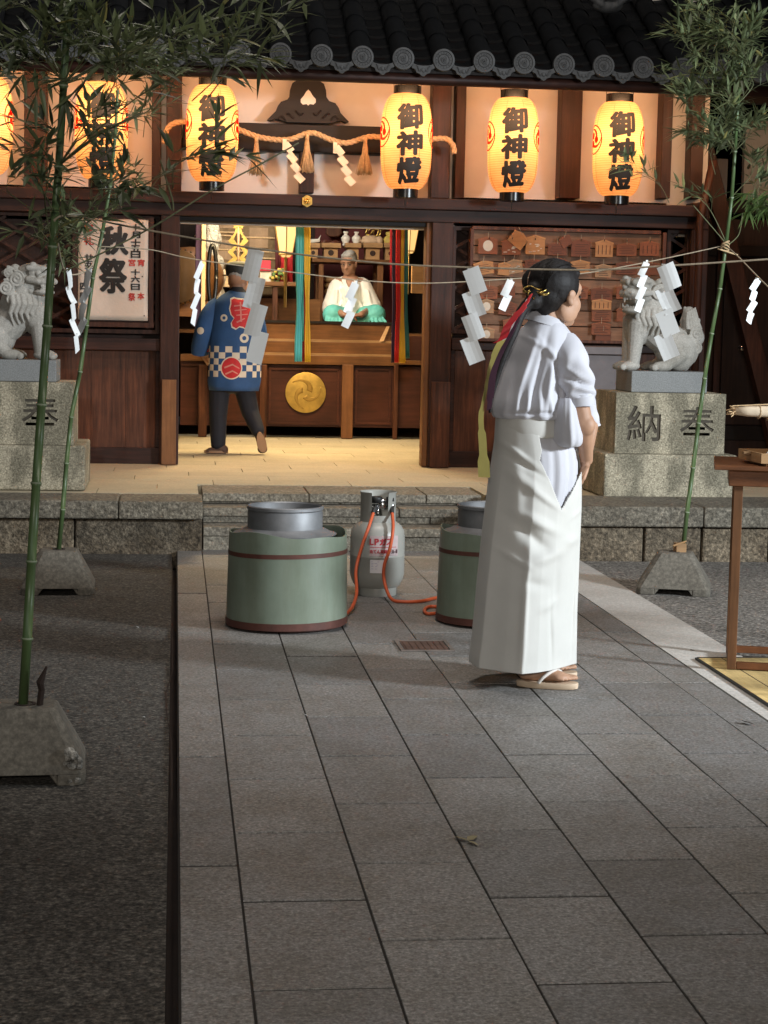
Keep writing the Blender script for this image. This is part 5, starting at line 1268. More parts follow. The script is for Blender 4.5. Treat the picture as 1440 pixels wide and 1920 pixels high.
obj('drum_stand', MB().box((dc.x-.26,dY-.2,dc.z-.36),(dc.x+.26,dY-.12,dc.z-.22)).box((dc.x-.26,dY+.12,dc.z-.36),(dc.x+.26,dY+.2,dc.z-.22)).box((dc.x-.26,dY-.12,dc.z-.36),(dc.x-.2,dY+.12,dc.z-.26)).box((dc.x+.2,dY-.12,dc.z-.36),(dc.x+.26,dY+.12,dc.z-.26)).box((dc.x-.26,dY-.12,1.301 if False else dc.z-.9),(dc.x-.2,dY+.12,dc.z-.361)).box((dc.x+.2,dY-.12,dc.z-.9),(dc.x+.26,dY+.12,dc.z-.361)), M_honey, dm, bevel=.006)
rng = obj('black_hoop', MB().tube([W(398,515,16.2)+Vector((.035*math.cos(a), .02*math.sin(a), .26*math.sin(a))) for a in [2*math.pi*j/32 for j in range(33)]], .018, 8), M_lacq, smooth=True, label='black and gold lacquered hoop standing edge-on beside the drum', cat='hoop')
# sake barrels, white mound, gold zigzag wand
Mbar = plain('straw matting', (.17,.115,.06), .85, var=.3, scale=25, bmp=.5, bscale=120)
def barrel(px, py, Y, r, h, label):
    c = W(px, py, Y); t = thing('straw_barrel', c-Vector((0,0,h/2)), label, 'barrel', 'straw wrapped barrels stacked behind the man')
    obj('straw_wrap', MB().lathe([(r*.9,-h/2),(r*.98,-h/2+.02),(r,0),(r*.98,h/2-.02),(r*.9,h/2),(.001,h/2+.01)], c, 30), Mbar, t, smooth=True, auto=50)
    rp_ = MB()
    for z in (-h*.3, 0, h*.3): rp_.tube([c+Vector((r*1.01*math.cos(a), r*1.01*math.sin(a), z)) for a in [2*math.pi*j/28 for j in range(29)]], .010, 5)
    obj('rope_bands', rp_, M_straw, t, smooth=True)
    em = MB(); em.add([c+Vector((r*1.015*math.sin(a), -r*1.015*math.cos(a), z)) for z in (-.10,.10) for a in (-.35,-.12,.12,.35)], [(0,1,5,4),(1,2,6,5),(2,3,7,6)]); obj('paper_emblem', em, plain('brown paper emblem',(.30,.20,.12),.8), t)
for px, py, lb in ((424,412,'straw barrel at the top, behind the gold zigzag wand'),(483,448,'straw barrel right of the gold zigzag wand'),(415,470,'straw barrel beside the white tasselled mound'),(487,512,'straw barrel behind the large paper streamer')): barrel(px, py, 18.9, .27, .47, lb)
mnd = MB(); mc = W(394,474,17.9)
for k in range(60):
    z = random.random(); a = random.uniform(0,6.3); r_ = .13*(1-z*.75); mnd.ell(mc+Vector((r_*math.cos(a)*.95, r_*math.sin(a), -.42+.82*z)), (.055,.05,.09), 8, 6)
mnd.cap(mc+Vector((0,0,-.42)), mc+Vector((0,0,.36)), .14, .03); remesh_obj('tasselled_mound', mnd, plain('shaggy white paper', (.50,.44,.34), .9, var=.35, scale=40, bmp=1., bscale=60, bd=.02), .012, None, 1, label='white shaggy cone of paper tassels behind the cloth column', cat='decoration')
gh = thing('gold_wand', W(447,512,17.4), 'golden zigzag paper wand standing above the man\'s cap', 'zigzag wand')
gm = MB(); boxpx(gm, 438,408,456,428,17.4,.006)
for s in (-1, 1):
    zz = [(447+s*(4),426),(447+s*8,438),(447+s*19,452),(447+s*8,462),(447+s*20,472),(447+s*10,483),(447+s*21,492),(447+s*16,502)]
    inn = [(447+s*0,426),(447+s*0,430),(447+s*9,448),(447+s*1,460),(447+s*10,473),(447+s*1,484),(447+s*9,494),(447+s*4,503)]
    for i in range(len(zz)-1):
        q = [W(*zz[i],17.4), W(*zz[i+1],17.4), W(*inn[i+1],17.4), W(*inn[i],17.4)]; th = Vector((0,.006,0))
        gm.add(q+[v+th for v in q], [(0,1,2,3),(7,6,5,4),(0,4,5,1),(1,5,6,2),(2,6,7,3),(3,7,4,0)])
obj('gold_paper', gm, M_gold, gh); obj('wand_stick', MB().tube([W(447,425,17.41), W(447,580,17.41)], .012, 8), M_pale, gh, smooth=True)
# hanging lamps
lampm = emis('lit lamp glass', (1,.58,.20), 1.15, (.35,.25,.12))
def glamp(px, py, Y, sc_, label, w=22):
    k = sc_; c = W(px, py, Y); t = thing('altar_lamp', c-Vector((0,0,.16*k)), label, 'lamp', 'tapered lamps either side of the altar'); n = 6
    rg = [[c+Vector((r*math.cos(2*math.pi*(j+.5)/n), r*math.sin(2*math.pi*(j+.5)/n), z)) for j in range(n)] for r, z in ((.035*k,-.13*k),(.055*k,-.11*k),(.098*k,.12*k),(.085*k,.13*k))]
    obj('glass', MB().loft(rg), lampm, t)
    fr = MB()
    for j in range(n): fr.tube([r_[j] for r_ in rg[:3]], .004*k, 5)
    for q in (1, 2): fr.tube([rg[q][j % n] for j in range(n+1)], .005*k, 5)
    fr.tube([c+Vector((0,0,-.13*k)), c+Vector((0,0,-.5*k))], .012*k, 8); fr.lathe([(.10*k,.13*k),(.06*k,.17*k),(.02*k,.20*k),(.001,.2*k)], c, 6); obj('metal_frame', fr, M_brass, t, smooth=False)
glamp(536,449,17.9,1.32,'glowing tapered lamp on a stem left of the teal streamers'); glamp(767,448,18.2,1.1,'glowing tapered lamp half hidden by the green streamer')
for x0, x1, lb in ((516,526,'dark red strip of banner hanging at the left of the altar'),(526,549,'bright red banner hanging behind the left altar lamp'),(731,737,'pink red banner hanging behind the purple streamer')):
    mb = MB(); rg = [[W(x0+(x1-x0)*j/6, y, 18.6+.02*math.sin(j*2)) for j in range(7)] for y in (395,440,480,530)]
    mb.loft(rg, closed=False); o = obj('red_banner', mb, M_coatred if x1 > 527 else M_inred, smooth=True, label=lb, cat='banner', group='red banners round the altar'); md = o.modifiers.new('s','SOLIDIFY'); md.thickness = .004
# altar table, stands and offerings
YT = 19.0
at_ = thing('altar_table', (W(665,500,YT).x, YT, 1.302), 'honey coloured altar table behind the seated priest', 'table')
bp(585,486,736,493,YT-.05,.55,M_honey,'table_top',at_)
for x0, x1 in ((597,606),(707,718)):
    X0, X1 = W(x0,550,YT).x, W(x1,550,YT).x; obj('leg', MB().box((X0,YT,1.303),(X1,YT+.06,W(x0,494,YT).z)), M_honeyz, at_, bevel=.003)
    obj('leg', MB().box((X0,YT+.4,1.303),(X1,YT+.46,W(x0,494,YT).z)), M_honeyz, at_, bevel=.003)
rl = MB(); boxpx(rl, 606,560,707,566,YT+.01,.04); obj('stretcher', rl, M_honey, at_); 
ztab = W(660,486,YT-.05).z+.003
def sanbo(px, wpx, label):
    c = W(px, 475, YT+.12); t = thing('offering_stand', (c.x, c.y, ztab), label, 'stand', 'cypress stands with round holes on the altar table'); hw = wpx/PXM(YT)/2
    zt_ = W(px, 461, YT).z; b = MB().box((c.x-hw*.72, c.y-.10, ztab),(c.x+hw*.72, c.y+.10, zt_-.02)); obj('stand_body', b, M_pale, t, bevel=.003)
    obj('round_hole', MB().lathe([(hw*.30,0),(hw*.30,.003),(.001,.003)], Vector((c.x, c.y-.1005, (ztab+zt_)/2-.005)), 20, M=Mx), M_blackz, t)
    obj('stand_tray', MB().box((c.x-hw, c.y-.14, zt_-.019),(c.x+hw, c.y+.14, zt_)).box((c.x-hw, c.y-.14, zt_+.0005),(c.x+hw, c.y-.13, zt_+.03)).box((c.x-hw, c.y-.129, zt_+.0005),(c.x-hw+.01, c.y+.14, zt_+.03)).box((c.x+hw-.01, c.y-.129, zt_+.0005),(c.x+hw, c.y+.14, zt_+.03)), M_pale, t, bevel=.002)
    return Vector((c.x, c.y, zt_+.002))
s1 = sanbo(586,24,'cypress stand at the left, next to the yellow streamer'); s2 = sanbo(619,36,'cypress stand with dark fish left of the priest\'s head')
s3 = sanbo(660,30,'cypress stand behind the priest\'s head under two white bottles'); s4 = sanbo(697,36,'cypress stand right of the priest\'s head carrying a round loaf'); s5 = sanbo(730,26,'cypress stand at the right under a yellow pouch')
Mpor = plain('white porcelain', (.78,.75,.70), .25, var=.03, bmp=0)
for px, lb in ((648,'left one of two white porcelain bottles'),(668,'right one of two white porcelain bottles')):
    c = Vector((W(px,455,YT+.12).x, YT+.12, s3.z+.0)); obj('porcelain_bottle', MB().lathe([(.025,0),(.035,.01),(.030,.03),(.045,.06),(.050,.085),(.035,.105),(.018,.115),(.018,.13),(.028,.14),(.028,.15),(.001,.15)], c, 24), Mpor, smooth=True, label=lb, cat='bottle', group='porcelain bottles on the altar')
fb_ = MB(); fb_.cap(s1+Vector((-.05,0,.045)), s1+Vector((.06,0,.06)), .028,.020); fb_.cap(s1+Vector((.06,0,.06)), s1+Vector((.085,0,.12)), .010,.003); remesh_obj('white_radish', fb_, Mpor, .006, None, 1, label='white radish with its stalk on the left cypress stand', cat='vegetable')
fb_ = MB()
for k in range(7): fb_.ell(s2+Vector((-.09+.03*k, random.uniform(-.05,.05), .035+.01*(k % 2))), (.035,.02,.02), 10, 8, M=Matrix.Rotation(random.uniform(-.6,.6),3,'Y'))
remesh_obj('dried_fish', fb_, plain('dried red brown fish', (.10,.03,.02), .5, var=.5, scale=30), .006, None, 1, label='heap of dark dried fish on the second cypress stand', cat='fish')
fb_ = MB(); fb_.ell(s4+Vector((-.01,0,.05)), (.115,.07,.045)); fb_.ell(s4+Vector((-.02,0,.085)), (.085,.06,.03)); fb_.ell(s4+Vector((.075,-.03,.06)), (.04,.03,.045)); remesh_obj('rice_cakes', fb_, plain('pale rice cake', (.60,.42,.28), .7, var=.25, scale=12), .006, None, 1, label='rounded pale rice cakes heaped on the stand right of the priest', cat='rice cakes')
fb_ = MB(); fb_.ell(s5+Vector((0,0,.055)), (.07,.05,.06)); fb_.ell(s5+Vector((0,0,.13)), (.045,.03,.025)); fb_.cap(s5+Vector((0,0,.06)), s5+Vector((0,0,.13)), .03,.02); remesh_obj('yellow_pouch', fb_, plain('yellow cloth', (.55,.42,.10), .6), .006, None, 1, label='yellow tied cloth pouch on the rightmost cypress stand', cat='pouch')
# altar ornaments on the crimson backdrop
go = thing('gilt_ornament', W(701,440,19.6), 'gilded openwork ornament hanging before the crimson altar cloth', 'ornament'); gm = MB(); gcx = W(701,424,19.6)
for k in range(26): 
    a = random.uniform(0,6.3); gm.tube([gcx+Vector((.05*math.cos(a+t)+random.uniform(-.10,.10)*0+.07*math.cos(k), random.uniform(-.02,.02), .05*math.sin(a+t*1.4)+.07*math.sin(k))) for t in [0,.6,1.2,1.8]], .009, 5)
obj('gilt_scrolls', gm, M_brass, go, smooth=True)
wc = thing('carved_emblem', W(626,440,19.7), 'broad brown carved emblem fixed on the crimson cloth', 'emblem'); out = [(0,-30),(10,-28),(24,-34),(22,-20),(26,-12),(18,-4),(14,6),(16,14),(8,20),(0,20)]
obj('carved_board', MB().poly([(626+x, 424+y) for x, y in sym(out)], lambda u, v: W(u, v, 19.7), (0,.05,0)), M_woodb, wc, bevel=.01)
# small flower table and parcels, left of the streamers
ft = thing('flower_table', W(530,600,17.9), 'small pale table with flowers left of the teal streamers', 'table'); bp(470,528,563,536,17.9,.35,M_honey,'table_top',ft)
for x0 in (511,556): X = W(x0,560,17.92).x; obj('leg', MB().box((X,17.92,1.303),(X+.05,17.97,W(x0,537,17.92).z)), M_woodb, ft, bevel=.003)
obj('table_back', boxpx(MB(), 470,560,600,604,18.35,.03), M_honey, ft)
fw = thing('flower_bunch', W(521,528,17.95), 'small bunch of yellow flowers and green leaves on the little table', 'flowers'); fl1 = MB(); fl2 = MB(); fc = W(521,524,17.95)
for k in range(26):
    p = fc+Vector((random.uniform(-.08,.08), random.uniform(-.05,.05), random.uniform(-.02,.10))); (fl1 if k % 2 else fl2).ell(p, (.018,.016,.016), 7, 5)
obj('petals', fl1, plain('yellow petals', (.55,.40,.08), .7), fw); obj('foliage', fl2, M_leaf2, fw)
for i, (x0, y0, x1, y1, lb, c_) in enumerate(((400,520,432,538,'pale wooden box stacked lowest behind the man\'s neck',(.6,.42,.22)),(402,505,430,519,'pale wooden box stacked on another behind the man\'s neck',(.66,.5,.3)),(483,488,508,508,'small red and white parcel right of the large streamer',(.45,.03,.05)),(487,509,509,531,'white parcel with a dark emblem by the flowers',(.6,.52,.42)))):
    mb = boxpx(MB(), x0, y0, x1, y1, 18.0+.02*i, .15); obj('parcel' if i > 1 else 'wooden_box', mb, plain('parcel %d' % i, c_, .7), bevel=.006, label=lb, cat='parcel' if i > 1 else 'box')
obj('notice_box', boxpx(MB(), 772,497,795,550,15.2,.05), M_pale, bevel=.004, label='pale wooden box fixed beside the right door post inside', cat='box')
for k in range(3):
    obj('rolled_scroll', MB().cap(W(613,524+11*k,YT+.2), W(655,524+11*k,YT+.2), .028, .028), M_pale, smooth=True, label=['upper','middle','lower'][k]+' one of three rolled scrolls under the altar table', cat='scroll', group='rolled scrolls under the altar table')
# ================================================================== PEOPLE
def loftpx(mb, rows, Y, n=64, fold=None, mi=0, sup=2.0, caps=True):
    """cross-sections read row by row: (py, x left, x right, half depth m, depth centre m)"""
    rg = []
    for k, (py, xl, xr, dh, dc_) in enumerate(rows):
        a = W(xl, py, Y+dc_); b = W(xr, py, Y+dc_); hw = (b.x-a.x)/2; cx = (a.x+b.x)/2; z = (a.z+b.z)/2; r_ = []
        for j in range(n):
            t = 2*math.pi*j/n; c_, s_ = math.cos(t), math.sin(t); e = 2/sup
            ux = math.copysign(abs(c_)**e, c_); uy = math.copysign(abs(s_)**e, s_); f = 1+(fold(t, k/(len(rows)-1)) if fold else 0)
            r_.append(Vector((cx+hw*ux*f, Y+dc_+dh*uy*f, z)))
        rg.append(r_)
    mb.loft(rg, caps=caps, mi=mi); return rg
def rowinterp(rows, m):
    r = smoothpx([tuple(map(float, q)) for q in rows], m); return r
from mathutils.geometry import tessellate_polygon
def bvh_of(o):
    off = WL[o.name]; me = o.data
    return BVHTree.FromPolygons([v.co+off for v in me.vertices], [tuple(p.vertices) for p in me.polygons])
def drape(polys, bvh, off=.0015, step=3.):
    """flat dyed shapes laid on a cloth surface"""
    mb = MB(); o = Vector((0,0,EYE))
    for poly in polys:
        v3 = [Vector((x, y, 0)) for x, y in poly]; tri = tessellate_polygon([v3]); vs, fs = cut(v3, [tuple(t) for t in tri], step)
        P = []
        for v in vs:
            d = ray(v.x, v.y).normalized(); h = bvh.ray_cast(o, d); P.append((h[0]-d*off) if h[0] is not None else None)
        idx = {}; V = []
        for i, p in enumerate(P):
            if p is not None: idx[i] = len(V); V.append(p)
        mb.add(V, [tuple(idx[i] for i in f) for f in fs if all(i in idx for i in f)])
    return mb
def hand(mb, wr, d, nrm, s=1., curl=.5, thumb=1):
    """palm, four bent fingers of unequal length and a thumb from the palm's side"""
    d = Vector(d).normalized(); nrm = Vector(nrm).normalized(); sd = d.cross(nrm).normalized(); nrm = sd.cross(d)
    for k in range(5):
        o = (k-2)*.0175*s; mb.cap(wr+sd*o*.75, wr+d*.085*s+sd*o, .014*s, .012*s, 8)
    for k, L in enumerate((.062,.074,.068,.052)):
        b = wr+d*.085*s+sd*(k-1.5)*.021*s; a1 = curl*.6; e1 = b+(d*math.cos(a1)+nrm*math.sin(a1))*L*.5*s; a2 = curl*1.5; e2 = e1+(d*math.cos(a2)+nrm*math.sin(a2))*L*.32*s; a3 = curl*2.1; e3 = e2+(d*math.cos(a3)+nrm*math.sin(a3))*L*.26*s
        mb.cap(b, e1, .0095*s, .0085*s, 8); mb.cap(e1, e2, .0085*s, .0078*s, 8); mb.cap(e2, e3, .0078*s, .0065*s, 8)
    t0 = wr+d*.02*s+sd*thumb*.032*s; t1 = t0+(d*.6+sd*thumb*.6+nrm*.35).normalized()*.045*s; t2 = t1+(d*.9+nrm*.4).normalized()*.035*s
    mb.cap(t0, t1, .013*s, .0105*s, 8); mb.cap(t1, t2, .0105*s, .008*s, 8)
def headprims(mb, c, f, k=1., nose=True):
    """skull, jaw, brow, nose, lips, chin, ears; f = facing direction"""
    f = Vector(f).normalized(); l = Vector((0,0,1)).cross(f).normalized(); u = f.cross(l).normalized()
    M3 = Matrix((f, l, u)).transposed()
    def P_(x, y, z): return c+M3@Vector((x*k, y*k, z*k))
    def E(x, y, z, rx, ry, rz_): mb.ell(P_(x, y, z), (rx*k, ry*k, rz_*k), 18, 12, M=M3)
    E(-.012,0,.035,.098,.076,.088); E(.030,0,-.03,.066,.062,.085); E(.058,0,-.088,.028,.030,.024); E(.065,0,.035,.030,.056,.035)
    E(.074,0,.018,.018,.05,.010)
    mb.cap(P_(.084,0,.008), P_(.103,0,-.030), .009*k, .014*k); E(.094,.011,-.034,.012,.009,.008); E(.094,-.011,-.034,.012,.009,.008)
    E(.086,0,-.058,.012,.022,.006); E(.084,0,-.068,.012,.020,.007)
    for s in (-1, 1):
        E(.040,s*.034,-.030,.042,.034,.045); E(.012,s*.050,-.050,.05,.022,.05)
        E(-.008,s*.077,-.005,.018,.010,.031); E(-.006,s*.084,.008,.020,.006,.018); E(-.004,s*.081,-.026,.011,.007,.012)
    return P_, M3
def eyes(P_, M3, par, k=1.):
    for s in (-1, 1):
        obj('eye', MB().ell(P_(.082, s*.030, .004), (.011*k,.013*k,.006*k), 10, 8, M=M3), plain('dark eye', (.02,.015,.012), .3, bmp=0), par, smooth=True)
        obj('eyebrow', MB().cap(P_(.092, s*.016, .026), P_(.082, s*.046, .028), .004*k, .003*k), M_hair, par, smooth=True)
# ---------------------------------------------------------------- the woman in white
YW = 6.84
def P(px, py, dy=0.): return W(px, py, YW+dy)
wo = thing('person', Vector((P(1020,1285).x, YW, 0)), 'person seen from behind in lavender blouse and long white apron, hair tied with red ribbon', 'person')
bd = MB(); fdir = Vector((.84,.54,-.05)); hc = P(1046,556,0)
HP, HM = headprims(bd, hc, fdir, .99)
bd.cap(hc+Vector((-.035,-.0,-.05)), P(1018,632,.0), .058, .066); bd.cap(P(1016,655,.02), P(1004,750,.03), .075, .085); bd.cap(P(995,660,.03), P(1050,664,.03), .05,.05)
bd.cap(P(1004,750,.03), P(1006,850,.03), .085, .095)
for dx, dy in ((-.0,-.02),(.03,.17)):
    bd.cap(P(1000,850)+Vector((dx*.6,dy*.6+.02,0)), P(1003,1060)+Vector((dx,dy,0)), .085, .058); bd.cap(P(1003,1060)+Vector((dx,dy,0)), Vector((P(998,1262).x+dx, YW+dy, .075)), .058, .034)
# right arm: shoulder, elbow, wrist
sh_, el_, wr_ = P(1068,672,-.06), P(1094,795,-.07), P(1100,862,.02)
bd.cap(sh_, el_, .040, .038); bd.cap(el_, wr_, .040, .025); bd.ell(el_+Vector((.008,-.004,-.004)), (.038,.038,.042)); hand(bd, wr_, (-.15,.75,-.62), (-.9,.1,.2), .92, .55, 1)
sl2, el2, wr2 = P(1052,672,.17), P(1104,800,.20), P(1096,866,.13)
bd.cap(sl2, el2, .036, .034); bd.cap(el2, wr2, .038, .025); hand(bd, wr2, (-.25,.35,-.8), (-.8,-.4,.2), .9, .5, -1)
def footp(x0, y0, z0=.030):
    """x0,y0 heel; foot points along +x"""
    bd.ell(Vector((x0+.028,y0,z0+.024)), (.032,.028,.026)); bd.cap(Vector((x0+.03,y0,z0+.05)), Vector((x0+.135,y0,z0+.028)), .031,.024); bd.cap(Vector((x0+.05,y0,z0+.022)), Vector((x0+.16,y0-.005,z0+.020)), .026,.021)
    bd.ell(Vector((x0+.155,y0,z0+.018)), (.04,.040,.018))
    for k, (L, r_) in enumerate(((.048,.0125),(.046,.0095),(.041,.009),(.035,.0085),(.028,.008))):
        yy = y0+.030-.0165*k; bd.cap(Vector((x0+.168-.004*k,yy,z0+.016)), Vector((x0+.168+L-.006*k,yy-.001,z0+.011)), r_, r_*.85, 8)
xh = G(972,1290).x; yf = G(1020,1291).y+.035
RF = R(-17)
def rotin(n0, mbx, piv):
    Mz = Matrix.Rotation(RF, 3, 'Z')
    for i in range(n0, len(mbx.v)): mbx.v[i] = piv+Mz@(mbx.v[i]-piv)
for fx_, fy_ in ((xh, yf-.0), (xh+.045, yf+.22)):
    n0 = len(bd.v); footp(fx_+.006, fy_); rotin(n0, bd, Vector((fx_+.03, fy_, 0)))
bd.cap(Vector((P(998,1262).x,YW-.02,.075)), Vector((xh+.034,yf,.07)), .034,.031); bd.cap(Vector((P(998,1262).x+.03,YW+.17,.075)), Vector((xh+.08,yf+.22,.07)), .034,.031)
body = remesh_obj('body', bd, M_skin, .0042, wo, 5); eyes(HP, HM, body, 1.04)
# sandals
for j, (x0, y0) in enumerate(((xh, yf-.0), (xh+.045, yf+.22))):
    zo = MB(); rg = []
    for z, g_ in ((.003,.94),(.006,.99),(.022,1.),(.027,.985)):
        rg.append([Vector((x0+.116+.120*g_*math.copysign(abs(math.cos(a))**.75,math.cos(a)), y0+(.041+.006*math.cos(a))*g_*math.copysign(abs(math.sin(a))**.8,math.sin(a)), z)) for a in [2*math.pi*i/36 for i in range(36)]])
    zo.loft(rg); rotin(0, zo, Vector((x0+.03, y0, 0))); s = obj('sandal', zo, M_sandal, wo, smooth=True, auto=50)
    th = MB(); toe = Vector((x0+.176,y0+.014,.034))
    for q, yy in ((1,.044),(-1,-.044)):
        pts = [Vector((x0+.085,y0+yy,.026)), Vector((x0+.105,y0+yy*.98,.050)), Vector((x0+.140,y0+yy*.52+.006,.072)), Vector((x0+.168,y0+.014,.060)), toe]
        th.tube(cr3(pts, 5), .0068, 8)
    rotin(0, th, Vector((x0+.03, y0, 0)))
    obj('thong', th, M_thong, s, smooth=True)
random.seed(4)
# skirt panels: flat box folds that open towards the hem
def skirt(mb, rows, hemp, n=96, k0=0, zlift=None, rad=1.):
    rings = []
    hp = [(P(x, 1250, dy).x, YW+dy) for x, dy in hemp]; m = len(hp); cum = [0]
    for i in range(m):
        a, b = hp[i], hp[(i+1) % m]; cum.append(cum[-1]+math.hypot(b[0]-a[0], b[1]-a[1]))
    def hem(t):
        s = t*cum[-1]
        for i in range(m):
            if cum[i+1] >= s-1e-9: f = (s-cum[i])/(cum[i+1]-cum[i]); a, b = hp[i], hp[(i+1) % m]; return (a[0]+(b[0]-a[0])*f, a[1]+(b[1]-a[1])*f)
        return hp[0]
    hx = [hem(j/n) for j in range(n)]; hcx = sum(p[0] for p in hx)/n; hcy = sum(p[1] for p in hx)/n
    xs_ = [p[0] for p in hx]; hx0, hx1 = min(xs_), max(xs_)
    for r, (py, xl, xr, dh, u) in enumerate(rows):
        a, b = W(xl, py, YW), W(xr, py, YW); cx = (a.x+b.x)/2; hw = (b.x-a.x)/2*rad; z = (a.z+b.z)/2; rg = []
        for j in range(n):
            ang = math.atan2((hx[j][1]-hcy)/.2, (hx[j][0]-hcx)/((hx1-hx0)/2)); ex, ey = math.cos(ang), math.sin(ang)
            qx = (hx[j][0]-(hx0+hx1)/2)/((hx1-hx0)/2); qy = (hx[j][1]-hcy)/.2
            x = ex*(1-u)+qx*u; y = ey*(1-u)+qy*u
            wob = .012*math.sin(ang*7+u*2)*(.3+u)*(1-.4*u)+.004*math.sin(ang*13-u*3)
            zz = z+(zlift(j/n, x) if zlift and r == len(rows)-1 else 0)
            rg.append(Vector((cx+(hw)*x*(1+wob*.3), YW+.02*u+.03+dh*rad*y*(1+wob), zz)))
        rings.append(rg)
    return rings
hemp = [(885,.05),(905,-.09),(952,-.165),(988,-.215),(1016,-.190),(1041,-.150),(1046,-.135),(1090,.00),(1086,.12),(1050,.22),(980,.25),(915,.19)]
rows_ = [(783,934,1060,.120,0.),(800,933,1066,.125,0.),(830,931,1078,.135,.05),(860,927,1090,.145,.10),(900,921,1093,.155,.22),(950,915,1094,.165,.38),(1000,909,1093,.172,.52),(1050,904,1092,.180,.65),(1100,899,1091,.186,.77),(1150,895,1090,.192,.87),(1200,890,1090,.197,.95),(1232,886,1090,.195,1.),(1247,885,1090,.195,1.)]
rows_ = rowinterp(rows_, 14); nS = 320
def lift(t, x): return .05*max(0,x)+.002
rings = skirt(MB(), rows_, hemp, nS, zlift=lift)
# fine creases near the seat and a long fold
def crease(v):
    g1 = 0
    for (px, py, rx, ry, am, th) in ((1000,975,34,9,.010,.45),(985,1000,40,12,-.012,.7),(1015,1035,36,11,.010,-.3),(975,900,30,10,.008,.6),(960,920,12,60,.006,0),(1030,1100,10,60,-.006,0),(1068,1010,22,9,.008,-.2),(990,1085,26,10,-.006,.2),(1015,1125,20,8,.006,-.4),(965,1150,5,80,.006,.05),(1020,1180,5,60,-.006,-.05),(1072,1150,4,70,-.005,0),(960,845,30,5,.006,.6),(975,870,34,5,-.005,.5),(955,1040,26,6,.005,.5),(1078,960,16,4,.005,-.5),(1010,930,30,5,.005,.6)):
        c_ = P(px, py); dx, dz = v.x-c_.x, v.z-c_.z; cs_, sn_ = math.cos(th), math.sin(th); a = dx*cs_-dz*sn_; b_ = dx*sn_+dz*cs_
        g1 += 1.7*am*math.exp(-(a/(rx/485))**2-(b_/(ry/485))**2)
    return g1
rings = [[Vector((v.x, v.y-crease(v)*(1 if v.y < YW else 0), v.z)) for v in r] for r in rings]
notch = [(1000,770),(1016,845),(1012,862),(1032,905),(1052,955),(1070,925),(1096,872),(1110,840),(1110,770)]
def inpoly(x, y, pl):
    c_ = False; j = len(pl)-1
    for i in range(len(pl)):
        if (pl[i][1] > y) != (pl[j][1] > y) and x < (pl[j][0]-pl[i][0])*(y-pl[i][1])/(pl[j][1]-pl[i][1])+pl[i][0]: c_ = not c_
        j = i
    return c_
def topx(v):
    d = v-Vector((0,0,EYE)); z = d.dot(Fv); return 720+FPX*d.dot(Rv)/z, 960-FPX*d.dot(Uv)/z
sk = MB(); m_ = len(rings)
sk.v = [p for r in rings for p in r]
for i in range(m_-1):
    for j in range(nS):
        k = (j+1) % nS; f = (i*nS+j, i*nS+k, (i+1)*nS+k, (i+1)*nS+j); c_ = (sk.v[f[0]]+sk.v[f[2]])/2
        x, y = topx(c_)
        if c_.y < YW+.04 and inpoly(x, y, notch): continue
        sk.f.append(f); sk.m.append(0)
ap = obj('apron_skirt', sk, M_apron, wo, smooth=True); md = ap.modifiers.new('s','SOLIDIFY'); md.thickness = .003; md.offset = 1
# slit edge below the notch
sl_pts = [P(1054,958,-.150), P(1052,1010,-.163), P(1049,1080,-.172), P(1046,1160,-.172), P(1043,1247,-.170)]
un = MB(); urows = rowinterp([(815,955,1070,.110,0.03),(850,955,1080,.128,0.03),(900,955,1080,.138,0.03),(950,955,1068,.138,0.03),(1010,960,1060,.115,0.04)], 6)
loftpx(un, urows, YW, 96, lambda t, u: .030*math.sin(11*t+2)*(.4+.6*math.sin(u*2+.3))+.014*math.sin(23*t), caps=False); obj('underskirt', un, M_blouse, wo, smooth=True)
# waistband and blouse
wb = MB(); loftpx(wb, rowinterp([(776,930,1064,.128,.03),(786,931,1064,.131,.03),(800,931,1062,.133,.03),(812,932,1062,.132,.03),(818,933,1060,.128,.03)], 3), YW, 72, lambda t, u: .006*math.sin(u*7+t*3)); obj('waistband', wb, M_apron, wo, smooth=True)
def fb2(t, u):
    lower = max(0, min(1, (u-.55)/.45)); return .010*math.sin(5*t+1.5)*(.5+lower)+.022*lower*math.sin(13*t+2)*math.exp(-((u-.93)/.12)**2)+.012*math.sin(3*t+u*5)*u+.010*math.exp(-((u-.45)/.2)**2)*math.sin(9*t+u*9)
br_ = rowinterp([(590,1003,1040,.045,.0),(603,990,1054,.062,.0),(618,976,1066,.080,.0),(634,964,1076,.098,.01),(655,953,1082,.112,.02),(680,945,1082,.120,.03),(705,937,1078,.126,.03),(730,930,1076,.132,.03),(752,924,1074,.138,.03),(768,922,1074,.142,.03),(778,924,1073,.140,.03),(784,928,1072,.132,.03)], 8)
FO = [(985,690,7,60,.011,.35),(1010,700,6,70,-.010,.25),(1030,720,6,55,.013,.15),(1050,735,5,45,-.010,-.1),(965,720,7,45,-.007,.1),(1000,640,28,5,.006,.5),(1035,665,34,6,.008,.9),(1045,690,30,6,-.008,1.1),(990,755,5,25,.010,.1),(1012,762,5,22,.010,0),(1034,764,4,20,.010,-.1),(968,758,5,22,.009,.15),(948,755,5,20,.008,.2),(1057,768,4,22,.010,-.1),(1000,775,60,4,-.008,0)]
def folded(v, lst=FO):
    px_, py_ = topx(v); g1 = 0
    for (px, py, rx, ry, am, th) in lst:
        dx, dy = px_-px, py_-py; cs_, sn_ = math.cos(th), math.sin(th); a = dx*cs_+dy*sn_; b_ = -dx*sn_+dy*cs_
        g1 += am*math.exp(-(a/rx)**2-(b_/ry)**2)
    return Vector((v.x, v.y-g1*1.3, v.z)) if v.y < YW+.05 else v
